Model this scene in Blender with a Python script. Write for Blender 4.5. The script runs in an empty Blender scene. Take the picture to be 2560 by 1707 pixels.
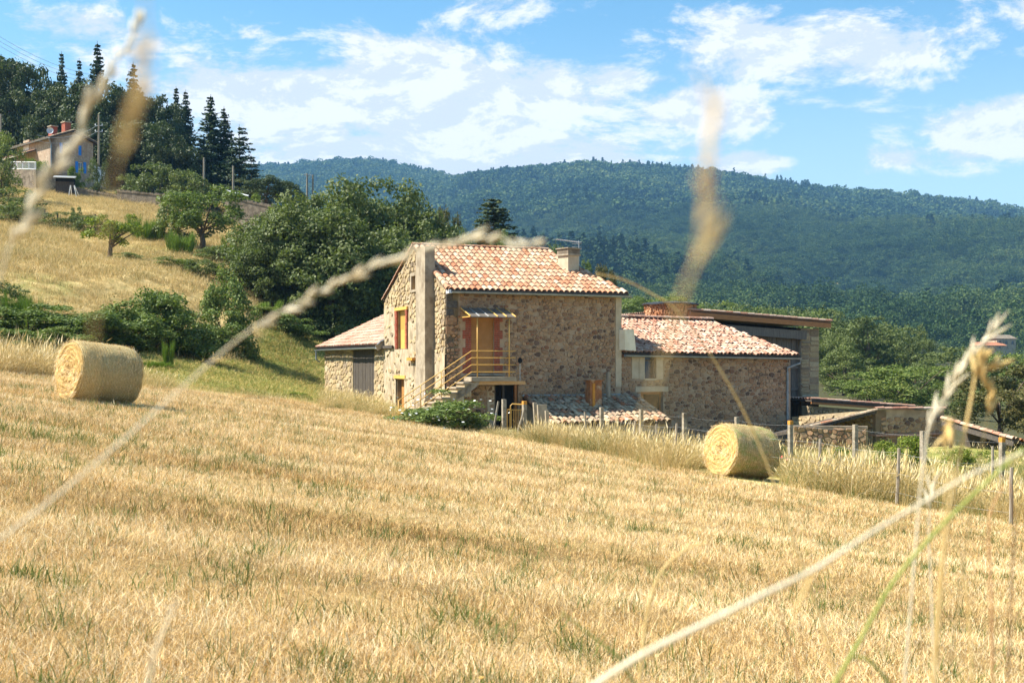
import bpy, math, random
import numpy as np
from mathutils import Vector, Matrix
from mathutils import noise as mnoise
R = math.radians
SC = bpy.context.scene
COL = SC.collection
random.seed(7)

# ------------------------------------------------------------------ camera, sky, sun, exposure
F, CX, HY, EYE = 3090.0, 1280.0, 905.0, 1.3
cam = bpy.data.objects.new('camera', bpy.data.cameras.new('camera'))
COL.objects.link(cam)
cam.location = (0, 0, EYE)
cam.rotation_euler = (R(90), 0, 0)
cam.data.sensor_width = 36
cam.data.lens = 36 * F / 2560
cam.data.shift_y = (HY - 853.5) / 2560
cam.data.clip_start = 0.02
cam.data.clip_end = 20000
cam.data.dof.use_dof = True
cam.data.dof.focus_distance = 38
cam.data.dof.aperture_fstop = 8.5
SC.camera = cam

SUN_EL, SUN_H = R(50), Vector((-1.0, 0.02)).normalized()
S_DIR = Vector((SUN_H.x * math.cos(SUN_EL), SUN_H.y * math.cos(SUN_EL), math.sin(SUN_EL)))
sun = bpy.data.objects.new('sun', bpy.data.lights.new('sun', 'SUN'))
COL.objects.link(sun)
sun.data.energy = 5.0
sun.data.angle = R(0.53)
sun.data.color = (1.0, 0.93, 0.80)
sun.rotation_euler = S_DIR.to_track_quat('Z', 'Y').to_euler()
sun.location = (-40, 10, 60)
SC.view_settings.view_transform = 'Standard'
SC.view_settings.look = 'None'
SC.view_settings.gamma = 1
SC.view_settings.use_curve_mapping = False
SC.view_settings.exposure = 1.32


def N(nt, typ, ins=None, **props):
    n = nt.nodes.new(typ)
    for k, v in props.items():
        setattr(n, k, v)
    for k, v in (ins or {}).items():
        s = n.inputs[k]
        if isinstance(v, bpy.types.NodeSocket):
            nt.links.new(v, s)
        else:
            s.default_value = v
    return n


def M(nt, op, a, b=0.0, c=None, clamp=False):
    ins = {0: a, 1: b}
    if c is not None:
        ins[2] = c
    return N(nt, 'ShaderNodeMath', ins, operation=op, use_clamp=clamp).outputs[0]


def MIX(nt, fac, a, b, mode='MIX'):
    n = N(nt, 'ShaderNodeMix', data_type='RGBA', blend_type=mode)
    for s, v in ((n.inputs[0], fac), (n.inputs[6], a), (n.inputs[7], b)):
        if isinstance(v, bpy.types.NodeSocket):
            nt.links.new(v, s)
        else:
            s.default_value = v if not isinstance(v, tuple) or len(v) == 4 else (*v, 1)
    return n.outputs[2]


def SSTEP(nt, x, lo, hi):
    n = N(nt, 'ShaderNodeMapRange', {0: x, 1: lo, 2: hi, 3: 0.0, 4: 1.0}, interpolation_type='SMOOTHSTEP')
    return n.outputs[0]


def RAMP(nt, fac, stops, interp='LINEAR'):
    n = N(nt, 'ShaderNodeValToRGB', {0: fac})
    cr = n.color_ramp
    cr.interpolation = interp
    while len(cr.elements) > 1:
        cr.elements.remove(cr.elements[-1])
    cr.elements[0].position = stops[0][0]
    cr.elements[0].color = (*stops[0][1], 1)
    for p, c in stops[1:]:
        e = cr.elements.new(p)
        e.color = (*c, 1)
    return n.outputs[0]


def build_world():
    w = bpy.data.worlds.new('World')
    SC.world = w
    w.use_nodes = True
    nt = w.node_tree
    nt.nodes.clear()
    sky = N(nt, 'ShaderNodeTexSky', sky_type='NISHITA', sun_disc=False)
    sky.sun_elevation = SUN_EL
    sky.sun_rotation = math.atan2(SUN_H.x, SUN_H.y)
    sky.air_density = 1.0
    sky.dust_density = 1.2
    sky.ozone_density = 1.4
    tc = N(nt, 'ShaderNodeTexCoord').outputs['Generated']
    sep = N(nt, 'ShaderNodeSeparateXYZ', {0: tc})
    x, y, z = sep.outputs
    az = M(nt, 'ARCTAN2', x, y)
    el = M(nt, 'ARCSINE', z)
    # wispy and heaped cloud: fractal noise over azimuth and elevation, gathered round the cloud banks
    co = N(nt, 'ShaderNodeCombineXYZ', {0: az, 1: M(nt, 'MULTIPLY', el, 2.1), 2: 0.0}).outputs[0]

    def field(off):
        v = N(nt, 'ShaderNodeVectorMath', {0: co, 1: off}, operation='ADD').outputs[0]
        big = N(nt, 'ShaderNodeTexNoise', {'Vector': v, 'Scale': 9.5, 'Detail': 12.0, 'Roughness': 0.66, 'Lacunarity': 2.1, 'Distortion': 0.25}).outputs[0]
        return big
    f0 = field((3.1, 1.7, 0.3))
    f1 = field((3.1 + 0.010, 1.7 - 0.022, 0.3))
    # cloud banks: (azimuth rad, elevation rad, width, height, weight)
    banks = [(-0.09, 0.207, 0.17, 0.048, 0.37), (-0.03, 0.165, 0.21, 0.036, 0.37), (-0.035, 0.268, 0.05, 0.035, 0.20), (0.03, 0.215, 0.05, 0.03, 0.26),
             (0.22, 0.245, 0.14, 0.030, 0.27), (0.165, 0.196, 0.075, 0.022, 0.32), (0.19, 0.157, 0.038, 0.013, 0.27), (0.30, 0.157, 0.036, 0.013, 0.27),
             (0.375, 0.167, 0.052, 0.024, 0.33), (0.40, 0.257, 0.025, 0.020, 0.22), (-0.40, 0.275, 0.04, 0.012, 0.24), (-0.35, 0.255, 0.05, 0.014, 0.25),
             (-0.203, 0.253, 0.018, 0.009, 0.22), (-0.125, 0.255, 0.012, 0.008, 0.20), (-0.19, 0.175, 0.06, 0.02, 0.24), (0.02, 0.158, 0.13, 0.016, 0.27), (0.09, 0.225, 0.05, 0.014, 0.25), (0.33, 0.212, 0.05, 0.008, 0.12)]
    tot = None
    for (a, e, wa, we, k) in banks:
        da = M(nt, 'DIVIDE', M(nt, 'SUBTRACT', az, a), wa)
        de = M(nt, 'DIVIDE', M(nt, 'SUBTRACT', el, e), we)
        g = M(nt, 'EXPONENT', M(nt, 'MULTIPLY', M(nt, 'ADD', M(nt, 'MULTIPLY', da, da), M(nt, 'MULTIPLY', de, de)), -0.8))
        g = M(nt, 'MULTIPLY', g, k)
        tot = g if tot is None else M(nt, 'MAXIMUM', tot, g)
    base = M(nt, 'ADD', tot, -0.10)
    d0 = M(nt, 'ADD', f0, base)
    d1 = M(nt, 'ADD', f1, base)
    alpha = SSTEP(nt, d0, 0.485, 0.64)
    # a thin veil that thickens to the horizon
    veil = M(nt, 'MULTIPLY', SSTEP(nt, el, 0.29, 0.08), 0.52)
    shade = SSTEP(nt, M(nt, 'SUBTRACT', d0, d1), -0.035, 0.05)
    ccol = MIX(nt, shade, (4.7, 5.05, 5.5), (6.2, 6.25, 6.3))
    skyc = MIX(nt, 1.0, sky.outputs[0], (0.68, 1.05, 1.13), 'MULTIPLY')
    skyc = MIX(nt, veil, skyc, (5.1, 5.75, 6.2))
    outc = MIX(nt, M(nt, 'MULTIPLY', M(nt, 'MULTIPLY', alpha, SSTEP(nt, el, 0.0, 0.06)), 0.95), skyc, ccol)
    bg = N(nt, 'ShaderNodeBackground', {'Color': outc, 'Strength': 0.072})
    out = N(nt, 'ShaderNodeOutputWorld', {'Surface': bg.outputs[0]})
    w.cycles.sampling_method = 'MANUAL'
    w.cycles.sample_map_resolution = 1024


build_world()
SC.cycles.max_bounces = 6
SC.cycles.diffuse_bounces = 3
SC.cycles.transparent_max_bounces = 8
SC.cycles.volume_bounces = 0
SC.cycles.use_denoising = True
SC.cycles.sample_clamp_indirect = 8
SC.render.use_persistent_data = False


# ------------------------------------------------------------------ helpers
def P(px, py, d):
    return Vector(((px - CX) / F * d, d, EYE + (HY - py) / F * d))


def zof(py, y):
    return EYE + (HY - py) / F * y


def ray_u(px, O, U):
    k = (px - CX) / F
    return (k * O[1] - O[0]) / (U[0] - k * U[1])


def tag(o, label=None, cat=None, group=None, kind=None):
    for k, v in (('label', label), ('category', cat), ('group', group), ('kind', kind)):
        if v:
            o[k] = v
    return o


def empty(name, loc, label, cat, group=None):
    o = bpy.data.objects.new(name, None)
    COL.objects.link(o)
    o.location = loc
    o.empty_display_size = 0.2
    return tag(o, label, cat, group)


def link(name, me, parent=None, world=True):
    """One object; world=True: its coordinates are world coordinates even under a moved root."""
    o = bpy.data.objects.new(name, me)
    COL.objects.link(o)
    if parent is not None:
        o.parent = parent
        if world and parent.type == 'EMPTY':
            o.matrix_parent_inverse = Matrix.Translation(-Vector(parent.location))
    return o


class MB:
    def __init__(s):
        s.v, s.f = [], []

    def add(s, vs, fs):
        b = len(s.v)
        s.v += [tuple(v) for v in vs]
        s.f += [tuple(b + i for i in f) for f in fs]

    def box(s, c, X, Y, Z, sx, sy, sz):
        """box centred at c along axes X, Y, Z with full sizes."""
        c, X, Y, Z = Vector(c), Vector(X) * sx / 2, Vector(Y) * sy / 2, Vector(Z) * sz / 2
        vs = [c + X * i + Y * j + Z * k for i in (-1, 1) for j in (-1, 1) for k in (-1, 1)]
        s.add(vs, [(0, 1, 3, 2), (4, 6, 7, 5), (0, 4, 5, 1), (2, 3, 7, 6), (0, 2, 6, 4), (1, 5, 7, 3)])

    def tube(s, pts, rad, n=6, cap=True):
        pts = [Vector(p) for p in pts]
        rads = rad if isinstance(rad, (list, tuple)) else [rad] * len(pts)
        rings = []
        up = Vector((0.13, 0.31, 0.94)).normalized()
        for i, p in enumerate(pts):
            t = (pts[min(i + 1, len(pts) - 1)] - pts[max(i - 1, 0)])
            t = t.normalized() if t.length > 1e-9 else Vector((0, 0, 1))
            a = up - t * up.dot(t)
            if a.length < 0.05:
                a = Vector((1, 0, 0)) - t * t.x
            a.normalize()
            b = t.cross(a)
            rings.append([p + (a * math.cos(2 * math.pi * k / n) + b * math.sin(2 * math.pi * k / n)) * rads[i] for k in range(n)])
        base = len(s.v)
        for r in rings:
            s.v += [tuple(v) for v in r]
        for i in range(len(pts) - 1):
            for k in range(n):
                k2 = (k + 1) % n
                s.f.append((base + i * n + k, base + i * n + k2, base + (i + 1) * n + k2, base + (i + 1) * n + k))
        if cap:
            s.f.append(tuple(base + k for k in reversed(range(n))))
            s.f.append(tuple(base + (len(pts) - 1) * n + k for k in range(n)))

    def mesh(s, name, mat, smooth=False):
        me = bpy.data.meshes.new(name)
        me.from_pydata(s.v, [], s.f)
        if mat:
            me.materials.append(mat)
        if smooth:
            me.polygons.foreach_set('use_smooth', [True] * len(me.polygons))
        me.update()
        return me

    def obj(s, name, mat, parent=None, smooth=False, world=True):
        return link(name, s.mesh(name, mat, smooth), parent, world)


def np_mesh(name, verts, quads, mat, smooth=False):
    verts = np.asarray(verts, np.float32).reshape(-1, 3)
    quads = np.asarray(quads, np.int32)
    k = quads.shape[1]
    me = bpy.data.meshes.new(name)
    me.vertices.add(len(verts))
    me.vertices.foreach_set('co', verts.ravel())
    me.loops.add(quads.size)
    me.loops.foreach_set('vertex_index', quads.ravel())
    me.polygons.add(len(quads))
    me.polygons.foreach_set('loop_start', np.arange(0, quads.size, k, dtype=np.int32))
    if mat:
        me.materials.append(mat)
    if smooth:
        me.polygons.foreach_set('use_smooth', np.ones(len(quads), bool))
    me.update(calc_edges=True)
    return me


# ------------------------------------------------------------------ materials
def new_mat(name):
    m = bpy.data.materials.new(name)
    m.use_nodes = True
    nt = m.node_tree
    nt.nodes.clear()
    return m, nt


def finish(nt, col, rough=0.9, bump=None, bstr=0.3, bdist=0.02, spec=0.2, metal=0.0, translucent=0.0, tcol=None):
    p = N(nt, 'ShaderNodeBsdfPrincipled')
    for s, v in (('Base Color', col), ('Roughness', rough), ('Metallic', metal), ('Specular IOR Level', spec)):
        if isinstance(v, bpy.types.NodeSocket):
            nt.links.new(v, p.inputs[s])
        else:
            p.inputs[s].default_value = v if not isinstance(v, tuple) or len(v) == 4 else (*v, 1)
    if bump is not None:
        b = N(nt, 'ShaderNodeBump', {'Height': bump, 'Strength': bstr, 'Distance': bdist})
        nt.links.new(b.outputs[0], p.inputs['Normal'])
    sh = p.outputs[0]
    if translucent:
        t = N(nt, 'ShaderNodeBsdfTranslucent')
        c = tcol if tcol is not None else col
        if isinstance(c, bpy.types.NodeSocket):
            nt.links.new(c, t.inputs[0])
        else:
            t.inputs[0].default_value = (*c, 1)
        sh = N(nt, 'ShaderNodeMixShader', {0: translucent, 1: sh, 2: t.outputs[0]}).outputs[0]
    N(nt, 'ShaderNodeOutputMaterial', {'Surface': sh})


def rnd(nt):
    """a random value per loose piece and per object"""
    g = N(nt, 'ShaderNodeNewGeometry').outputs['Random Per Island']
    o = N(nt, 'ShaderNodeObjectInfo').outputs['Random']
    return M(nt, 'FRACT', M(nt, 'ADD', g, M(nt, 'MULTIPLY', o, 7.31)))


def pos(nt):
    return N(nt, 'ShaderNodeNewGeometry').outputs['Position']


def noise(nt, vec, scale, detail=4, rough=0.55, dist=0.0):
    return N(nt, 'ShaderNodeTexNoise', {'Vector': vec, 'Scale': scale, 'Detail': detail, 'Roughness': rough, 'Distortion': dist}).outputs[0]


def scaled(nt, vec, s):
    return N(nt, 'ShaderNodeVectorMath', {0: vec, 1: s}, operation='MULTIPLY').outputs[0]


def mat_noise(name, c1, c2, scale=3.0, rough=0.9, bstr=0.3, stretch=(1, 1, 1), c3=None, detail=5, spec=0.15, metal=0.0):
    m, nt = new_mat(name)
    v = scaled(nt, pos(nt), stretch)
    n1 = noise(nt, v, scale, detail, 0.65)
    col = MIX(nt, SSTEP(nt, n1, 0.35, 0.65), c1, c2)
    if c3:
        n2 = noise(nt, v, scale * 0.31, 5, 0.6)
        col = MIX(nt, SSTEP(nt, n2, 0.52, 0.66), col, c3)
    finish(nt, col, rough, n1, bstr, 0.02, spec, metal)
    return m


def mat_pieces(name, stops, grain=12.0, rough=0.9, bstr=0.4, blotch=None, bscale=5.0, blo=0.5, bhi=0.65, interp='LINEAR'):
    m, nt = new_mat(name)
    r = rnd(nt)
    p = pos(nt)
    n1 = noise(nt, p, grain, 5, 0.65)
    col = RAMP(nt, r, stops, interp)
    col = MIX(nt, 1.0, col, RAMP(nt, n1, [(0.25, (0.68, 0.68, 0.68)), (0.75, (1.25, 1.25, 1.25))]), 'MULTIPLY')
    if blotch:
        n2 = noise(nt, p, bscale, 5, 0.7)
        col = MIX(nt, SSTEP(nt, n2, blo, bhi), col, blotch)
    finish(nt, col, rough, n1, bstr, 0.015)
    return m


def mat_leaf(name, stops, trans=0.3, rough=0.6, world_var=0.25, spec=0.25, drift=0.35):
    m, nt = new_mat(name)
    g = N(nt, 'ShaderNodeNewGeometry')
    o = N(nt, 'ShaderNodeObjectInfo').outputs['Random']
    n1 = noise(nt, g.outputs['Position'], world_var, 3)
    f = M(nt, 'ADD', M(nt, 'MULTIPLY', g.outputs['Random Per Island'], 0.45), M(nt, 'ADD', M(nt, 'MULTIPLY', o, 0.25), M(nt, 'ADD', M(nt, 'MULTIPLY', M(nt, 'SUBTRACT', n1, 0.5), drift), 0.175)))
    col = RAMP(nt, f, stops)
    tc = MIX(nt, 1.0, col, (1.15, 1.25, 0.6), 'MULTIPLY')
    finish(nt, col, rough, None, spec=spec, translucent=trans, tcol=tc)
    return m


MT = {}
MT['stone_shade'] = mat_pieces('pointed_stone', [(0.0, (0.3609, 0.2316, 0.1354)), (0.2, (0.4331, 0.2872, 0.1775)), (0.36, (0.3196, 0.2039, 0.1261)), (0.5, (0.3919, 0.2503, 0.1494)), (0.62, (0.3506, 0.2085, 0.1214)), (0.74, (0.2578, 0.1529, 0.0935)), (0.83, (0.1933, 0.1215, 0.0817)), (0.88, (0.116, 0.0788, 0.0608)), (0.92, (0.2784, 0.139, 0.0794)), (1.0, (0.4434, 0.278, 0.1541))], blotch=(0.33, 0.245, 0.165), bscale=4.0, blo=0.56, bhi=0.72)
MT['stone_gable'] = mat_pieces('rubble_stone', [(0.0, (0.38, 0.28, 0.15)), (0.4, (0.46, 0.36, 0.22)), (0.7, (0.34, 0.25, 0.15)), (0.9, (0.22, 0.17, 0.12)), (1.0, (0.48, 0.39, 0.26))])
MT['stone_dark'] = mat_noise('basalt_quoin', (0.07, 0.065, 0.06), (0.13, 0.115, 0.10), 9)
MT['mortar'] = mat_noise('lime_mortar', (0.34, 0.25, 0.17), (0.43, 0.325, 0.23), 3.2, bstr=0.7, c3=(0.28, 0.205, 0.14))
MT['mortar_gable'] = mat_noise('old_mortar', (0.26, 0.20, 0.12), (0.36, 0.28, 0.18), 4.0, bstr=0.6, c3=(0.17, 0.14, 0.10))
MT['render'] = mat_noise('stained_render', (0.32, 0.25, 0.165), (0.48, 0.395, 0.28), 5.0, bstr=0.9, stretch=(1, 1, 0.45), c3=(0.19, 0.145, 0.095))
MT['concrete'] = mat_noise('concrete', (0.29, 0.235, 0.17), (0.38, 0.32, 0.24), 3.5, bstr=0.35, c3=(0.22, 0.175, 0.125))
MT['post_concrete'] = mat_noise('weathered_post_concrete', (0.22, 0.185, 0.14), (0.36, 0.31, 0.24), 14, bstr=0.4, c3=(0.17, 0.14, 0.10))
MT['pale'] = mat_noise('pale_render', (0.46, 0.37, 0.26), (0.54, 0.45, 0.325), 3.0, bstr=0.2)
MT['cream'] = mat_noise('cream_render', (0.70, 0.62, 0.46), (0.78, 0.71, 0.56), 3.0, bstr=0.15)
TILE_NEW = [(0.0, (0.472, 0.29, 0.174)), (0.14, (0.367, 0.14, 0.073)), (0.26, (0.512, 0.361, 0.244)), (0.4, (0.419, 0.2, 0.114)), (0.52, (0.537, 0.409, 0.302)), (0.66, (0.472, 0.301, 0.181)), (0.8, (0.392, 0.164, 0.088)), (0.92, (0.525, 0.384, 0.267)), (1.0, (0.445, 0.254, 0.146))]
MT['tile_new'] = mat_pieces('canal_tile', TILE_NEW, 22, 0.85, 0.3, (0.40, 0.30, 0.21), 6.0, 0.55, 0.74)
MT['tile_old'] = mat_pieces('weathered_canal_tile', [(0.0, (0.4797, 0.3037, 0.2175)), (0.25, (0.38, 0.1748, 0.1125)), (0.45, (0.5292, 0.3802, 0.29)), (0.65, (0.4294, 0.2207, 0.145)), (0.85, (0.5443, 0.4181, 0.3267)), (1.0, (0.3468, 0.1522, 0.1015))], 14, 0.9, 0.3, (0.42, 0.31, 0.25), 7.0, 0.58, 0.76)
MT['tile_lichen'] = mat_pieces('lichened_tile', [(0.0, (0.42, 0.30, 0.19)), (0.3, (0.30, 0.21, 0.14)), (0.5, (0.50, 0.40, 0.27)), (0.72, (0.24, 0.16, 0.11)), (0.86, (0.44, 0.17, 0.08)), (0.93, (0.55, 0.46, 0.33)), (1.0, (0.34, 0.25, 0.17))], 14, 0.95, 0.4, (0.45, 0.40, 0.30), 9.0, 0.55, 0.68)
MT['pan'] = mat_noise('pan_tile', (0.30, 0.15, 0.09), (0.42, 0.24, 0.15), 8, c3=(0.20, 0.12, 0.08))
MT['zinc'] = mat_noise('zinc', (0.22, 0.25, 0.27), (0.30, 0.33, 0.35), 5, 0.45, 0.05, spec=0.4, metal=0.3)
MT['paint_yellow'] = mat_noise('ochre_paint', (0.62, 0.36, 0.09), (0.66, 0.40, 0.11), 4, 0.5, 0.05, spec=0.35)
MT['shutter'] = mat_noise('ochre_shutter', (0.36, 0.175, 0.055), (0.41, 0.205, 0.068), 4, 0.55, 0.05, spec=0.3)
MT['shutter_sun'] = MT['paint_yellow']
MT['brick'] = mat_pieces('red_brick', [(0.0, (0.30, 0.075, 0.045)), (0.5, (0.36, 0.10, 0.06)), (1.0, (0.27, 0.085, 0.055))], 15, 0.85, 0.3)
MT['wood_dark'] = mat_noise('dark_boards', (0.055, 0.045, 0.04), (0.10, 0.085, 0.07), 6, 0.85, 0.4, stretch=(6, 6, 0.4))
MT['wood_grey'] = mat_noise('weathered_boards', (0.13, 0.115, 0.10), (0.20, 0.175, 0.15), 6, 0.85, 0.5, stretch=(6, 6, 0.4))
MT['wood_post'] = mat_noise('weathered_post', (0.24, 0.20, 0.15), (0.36, 0.31, 0.245), 9, 0.9, 0.5, stretch=(4, 4, 0.6))
MT['fascia'] = mat_noise('stained_fascia', (0.34, 0.14, 0.05), (0.42, 0.19, 0.07), 5, 0.6, 0.1, stretch=(1, 1, 5), spec=0.3)
MT['plank'] = mat_noise('pine_plank', (0.50, 0.30, 0.14), (0.56, 0.36, 0.18), 5, 0.8, 0.2)
MT['rust'] = mat_noise('rusty_iron', (0.22, 0.10, 0.05), (0.34, 0.15, 0.06), 9, 0.9, 0.3, c3=(0.46, 0.35, 0.24))
MT['rust_orange'] = mat_noise('orange_rust', (0.50, 0.22, 0.04), (0.58, 0.28, 0.06), 9, 0.9, 0.3)
MT['dark'] = mat_noise('dark_interior', (0.012, 0.012, 0.013), (0.02, 0.02, 0.02), 3)
MT['glass'] = mat_noise('window_glass', (0.03, 0.035, 0.045), (0.04, 0.045, 0.055), 2, 0.08, 0.0, spec=0.6)
MT['white'] = mat_noise('white_paint', (0.74, 0.74, 0.76), (0.80, 0.80, 0.81), 4, 0.5, 0.05, spec=0.3)
MT['blue'] = mat_noise('blue_shutter', (0.02, 0.20, 0.62), (0.03, 0.23, 0.68), 4, 0.5, 0.05, spec=0.3)
MT['steel'] = mat_noise('galvanised_steel', (0.42, 0.43, 0.44), (0.50, 0.51, 0.52), 6, 0.4, 0.05, spec=0.4, metal=0.5)
MT['poly'] = mat_noise('clear_awning_sheet', (0.13, 0.115, 0.10), (0.17, 0.15, 0.13), 4, 0.3, 0.05, spec=0.5)
MT['log'] = mat_pieces('split_log', [(0.0, (0.46, 0.22, 0.11)), (0.4, (0.36, 0.15, 0.07)), (0.7, (0.54, 0.32, 0.18)), (1.0, (0.28, 0.12, 0.07))], 20)
MT['tarp'] = mat_noise('black_tarp', (0.02, 0.02, 0.022), (0.035, 0.035, 0.04), 5, 0.5, 0.1, spec=0.3)
MT['bark'] = mat_noise('bark', (0.09, 0.065, 0.045), (0.16, 0.12, 0.085), 8, 0.95, 0.8, stretch=(2, 2, 0.5))
MT['farwall'] = mat_noise('house_rubble', (0.30, 0.22, 0.16), (0.46, 0.36, 0.27), 3.4, bstr=0.9, c3=(0.36, 0.25, 0.18))
MT['terrace'] = mat_noise('terrace_stone', (0.15, 0.12, 0.09), (0.26, 0.21, 0.155), 2.6, bstr=0.9, c3=(0.11, 0.09, 0.06))
MT['oak'] = mat_leaf('oak_leaf', [(0.1, (0.0512, 0.0708, 0.022)), (0.45, (0.0976, 0.1269, 0.0374)), (0.7, (0.1464, 0.1769, 0.0528)), (0.95, (0.2318, 0.244, 0.0825))], 0.28)
MT['ash'] = mat_leaf('ash_leaf', [(0.1, (0.0546, 0.0851, 0.0198)), (0.45, (0.1091, 0.1559, 0.034)), (0.7, (0.1638, 0.2056, 0.0482)), (0.95, (0.2963, 0.2835, 0.0709))], 0.28)
MT['wood'] = mat_leaf('wood_leaf', [(0.1, (0.022, 0.036, 0.012)), (0.45, (0.044, 0.066, 0.020)), (0.7, (0.068, 0.092, 0.028)), (0.95, (0.11, 0.125, 0.042))], 0.18)
MT['dry_leaf'] = mat_leaf('browning_leaf', [(0.1, (0.05, 0.055, 0.018)), (0.5, (0.11, 0.105, 0.03)), (0.8, (0.17, 0.13, 0.045)), (1.0, (0.22, 0.15, 0.06))], 0.25)
MT['needle'] = mat_leaf('fir_needle', [(0.1, (0.0175, 0.035, 0.0175)), (0.5, (0.035, 0.0625, 0.0275)), (0.9, (0.0625, 0.0975, 0.0375))], 0.12)
MT['pine'] = mat_leaf('pine_needle', [(0.1, (0.039, 0.0546, 0.0208)), (0.5, (0.078, 0.1014, 0.0338)), (0.9, (0.13, 0.1495, 0.052))], 0.12)
MT['bramble'] = mat_leaf('bramble_leaf', [(0.1, (0.0463, 0.0758, 0.0211)), (0.45, (0.1066, 0.1559, 0.0351)), (0.7, (0.1739, 0.2212, 0.0491)), (0.95, (0.3244, 0.2737, 0.0878))], 0.22, world_var=0.6)
MT['broom'] = mat_leaf('broom_twig', [(0.1, (0.06, 0.108, 0.0144)), (0.5, (0.12, 0.192, 0.024)), (0.9, (0.204, 0.264, 0.042))], 0.25)
MT['bright'] = mat_leaf('bright_leaf', [(0.1, (0.06, 0.108, 0.0144)), (0.5, (0.144, 0.192, 0.024)), (0.9, (0.288, 0.3, 0.048))], 0.3)
MT['flower_white'] = mat_noise('white_petal', (0.7, 0.7, 0.62), (0.8, 0.8, 0.75), 5)
MT['flower_red'] = mat_noise('red_petal', (0.62, 0.04, 0.09), (0.72, 0.08, 0.13), 5)
MT['flower_purple'] = mat_noise('purple_petal', (0.42, 0.08, 0.40), (0.5, 0.12, 0.48), 5)
MT['wire'] = mat_noise('fence_wire', (0.30, 0.30, 0.30), (0.36, 0.36, 0.36), 5, 0.5, 0)


def mat_grass(name, stops, trans=0.3, wscale=0.5, bands=False):
    m, nt = new_mat(name)
    g = N(nt, 'ShaderNodeNewGeometry')
    o = N(nt, 'ShaderNodeObjectInfo')
    n1 = noise(nt, scaled(nt, o.outputs['Location'], (wscale * 0.45, wscale * 1.6, 0.0)), 1.0, 4, 0.6)
    f = M(nt, 'ADD', M(nt, 'MULTIPLY', g.outputs['Random Per Island'], 0.50), M(nt, 'ADD', M(nt, 'MULTIPLY', o.outputs['Random'], 0.16), M(nt, 'MULTIPLY', n1, 0.40)))
    if bands:
        # mown swathes: paler and browner strips of straw across the slope
        b = noise(nt, scaled(nt, o.outputs['Location'], (0.07, 0.55, 0.0)), 1.0, 3, 0.55, 0.6)
        f = M(nt, 'ADD', f, M(nt, 'MULTIPLY', M(nt, 'SUBTRACT', b, 0.5), 0.55))
    col = RAMP(nt, f, stops)
    finish(nt, col, 0.65, None, spec=0.3, translucent=trans)
    return m


MT['straw_blade'] = mat_grass('stubble_blade', [(0.2, (0.1777, 0.1034, 0.0346)), (0.34, (0.418, 0.251, 0.0791)), (0.46, (0.6584, 0.4234, 0.1534)), (0.58, (0.7942, 0.5611, 0.2572)), (0.74, (0.8865, 0.7482, 0.4946))], 0.14, bands=True)
MT['green_blade'] = mat_grass('green_blade', [(0.15, (0.045, 0.085, 0.012)), (0.5, (0.095, 0.145, 0.025)), (0.8, (0.17, 0.20, 0.045)), (1.0, (0.30, 0.29, 0.09))], 0.3)
MT['tall_blade'] = mat_grass('tall_dry_blade', [(0.2, (0.16, 0.135, 0.035)), (0.34, (0.36, 0.26, 0.08)), (0.48, (0.56, 0.40, 0.15)), (0.62, (0.68, 0.53, 0.25)), (0.80, (0.78, 0.66, 0.42))], 0.25)
MT['hill_blade'] = mat_grass('hillside_blade', [(0.2, (0.15, 0.15, 0.045)), (0.36, (0.32, 0.255, 0.085)), (0.5, (0.52, 0.38, 0.155)), (0.66, (0.62, 0.47, 0.23)), (0.9, (0.70, 0.57, 0.33))], 0.25, 0.3)
MT['meadow_blade'] = mat_grass('meadow_blade', [(0.2, (0.115, 0.1583, 0.0277)), (0.4, (0.1955, 0.2348, 0.0446)), (0.5, (0.3105, 0.2948, 0.0743)), (0.6, (0.529, 0.404, 0.1386)), (0.9, (0.713, 0.5242, 0.2178))], 0.25, 0.5)


def mat_stalk():
    m, nt = new_mat('dry_stalk')
    n1 = noise(nt, pos(nt), 60, 3)
    col = MIX(nt, n1, (0.74, 0.62, 0.40), (0.90, 0.85, 0.70))
    finish(nt, col, 0.6, None, spec=0.3, translucent=0.25)
    return m


MT['stalk'] = mat_stalk()
MT['stalk_brown'] = mat_noise('brown_stalk', (0.42, 0.22, 0.10), (0.56, 0.33, 0.16), 40, 0.6, 0)
MT['stalk_green'] = mat_leaf('green_stalk', [(0.0, (0.28, 0.34, 0.07)), (1.0, (0.40, 0.44, 0.12))], 0.3)
MT['stalk_gold'] = mat_noise('golden_stalk', (0.62, 0.42, 0.16), (0.72, 0.54, 0.25), 40, 0.6, 0)


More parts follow.
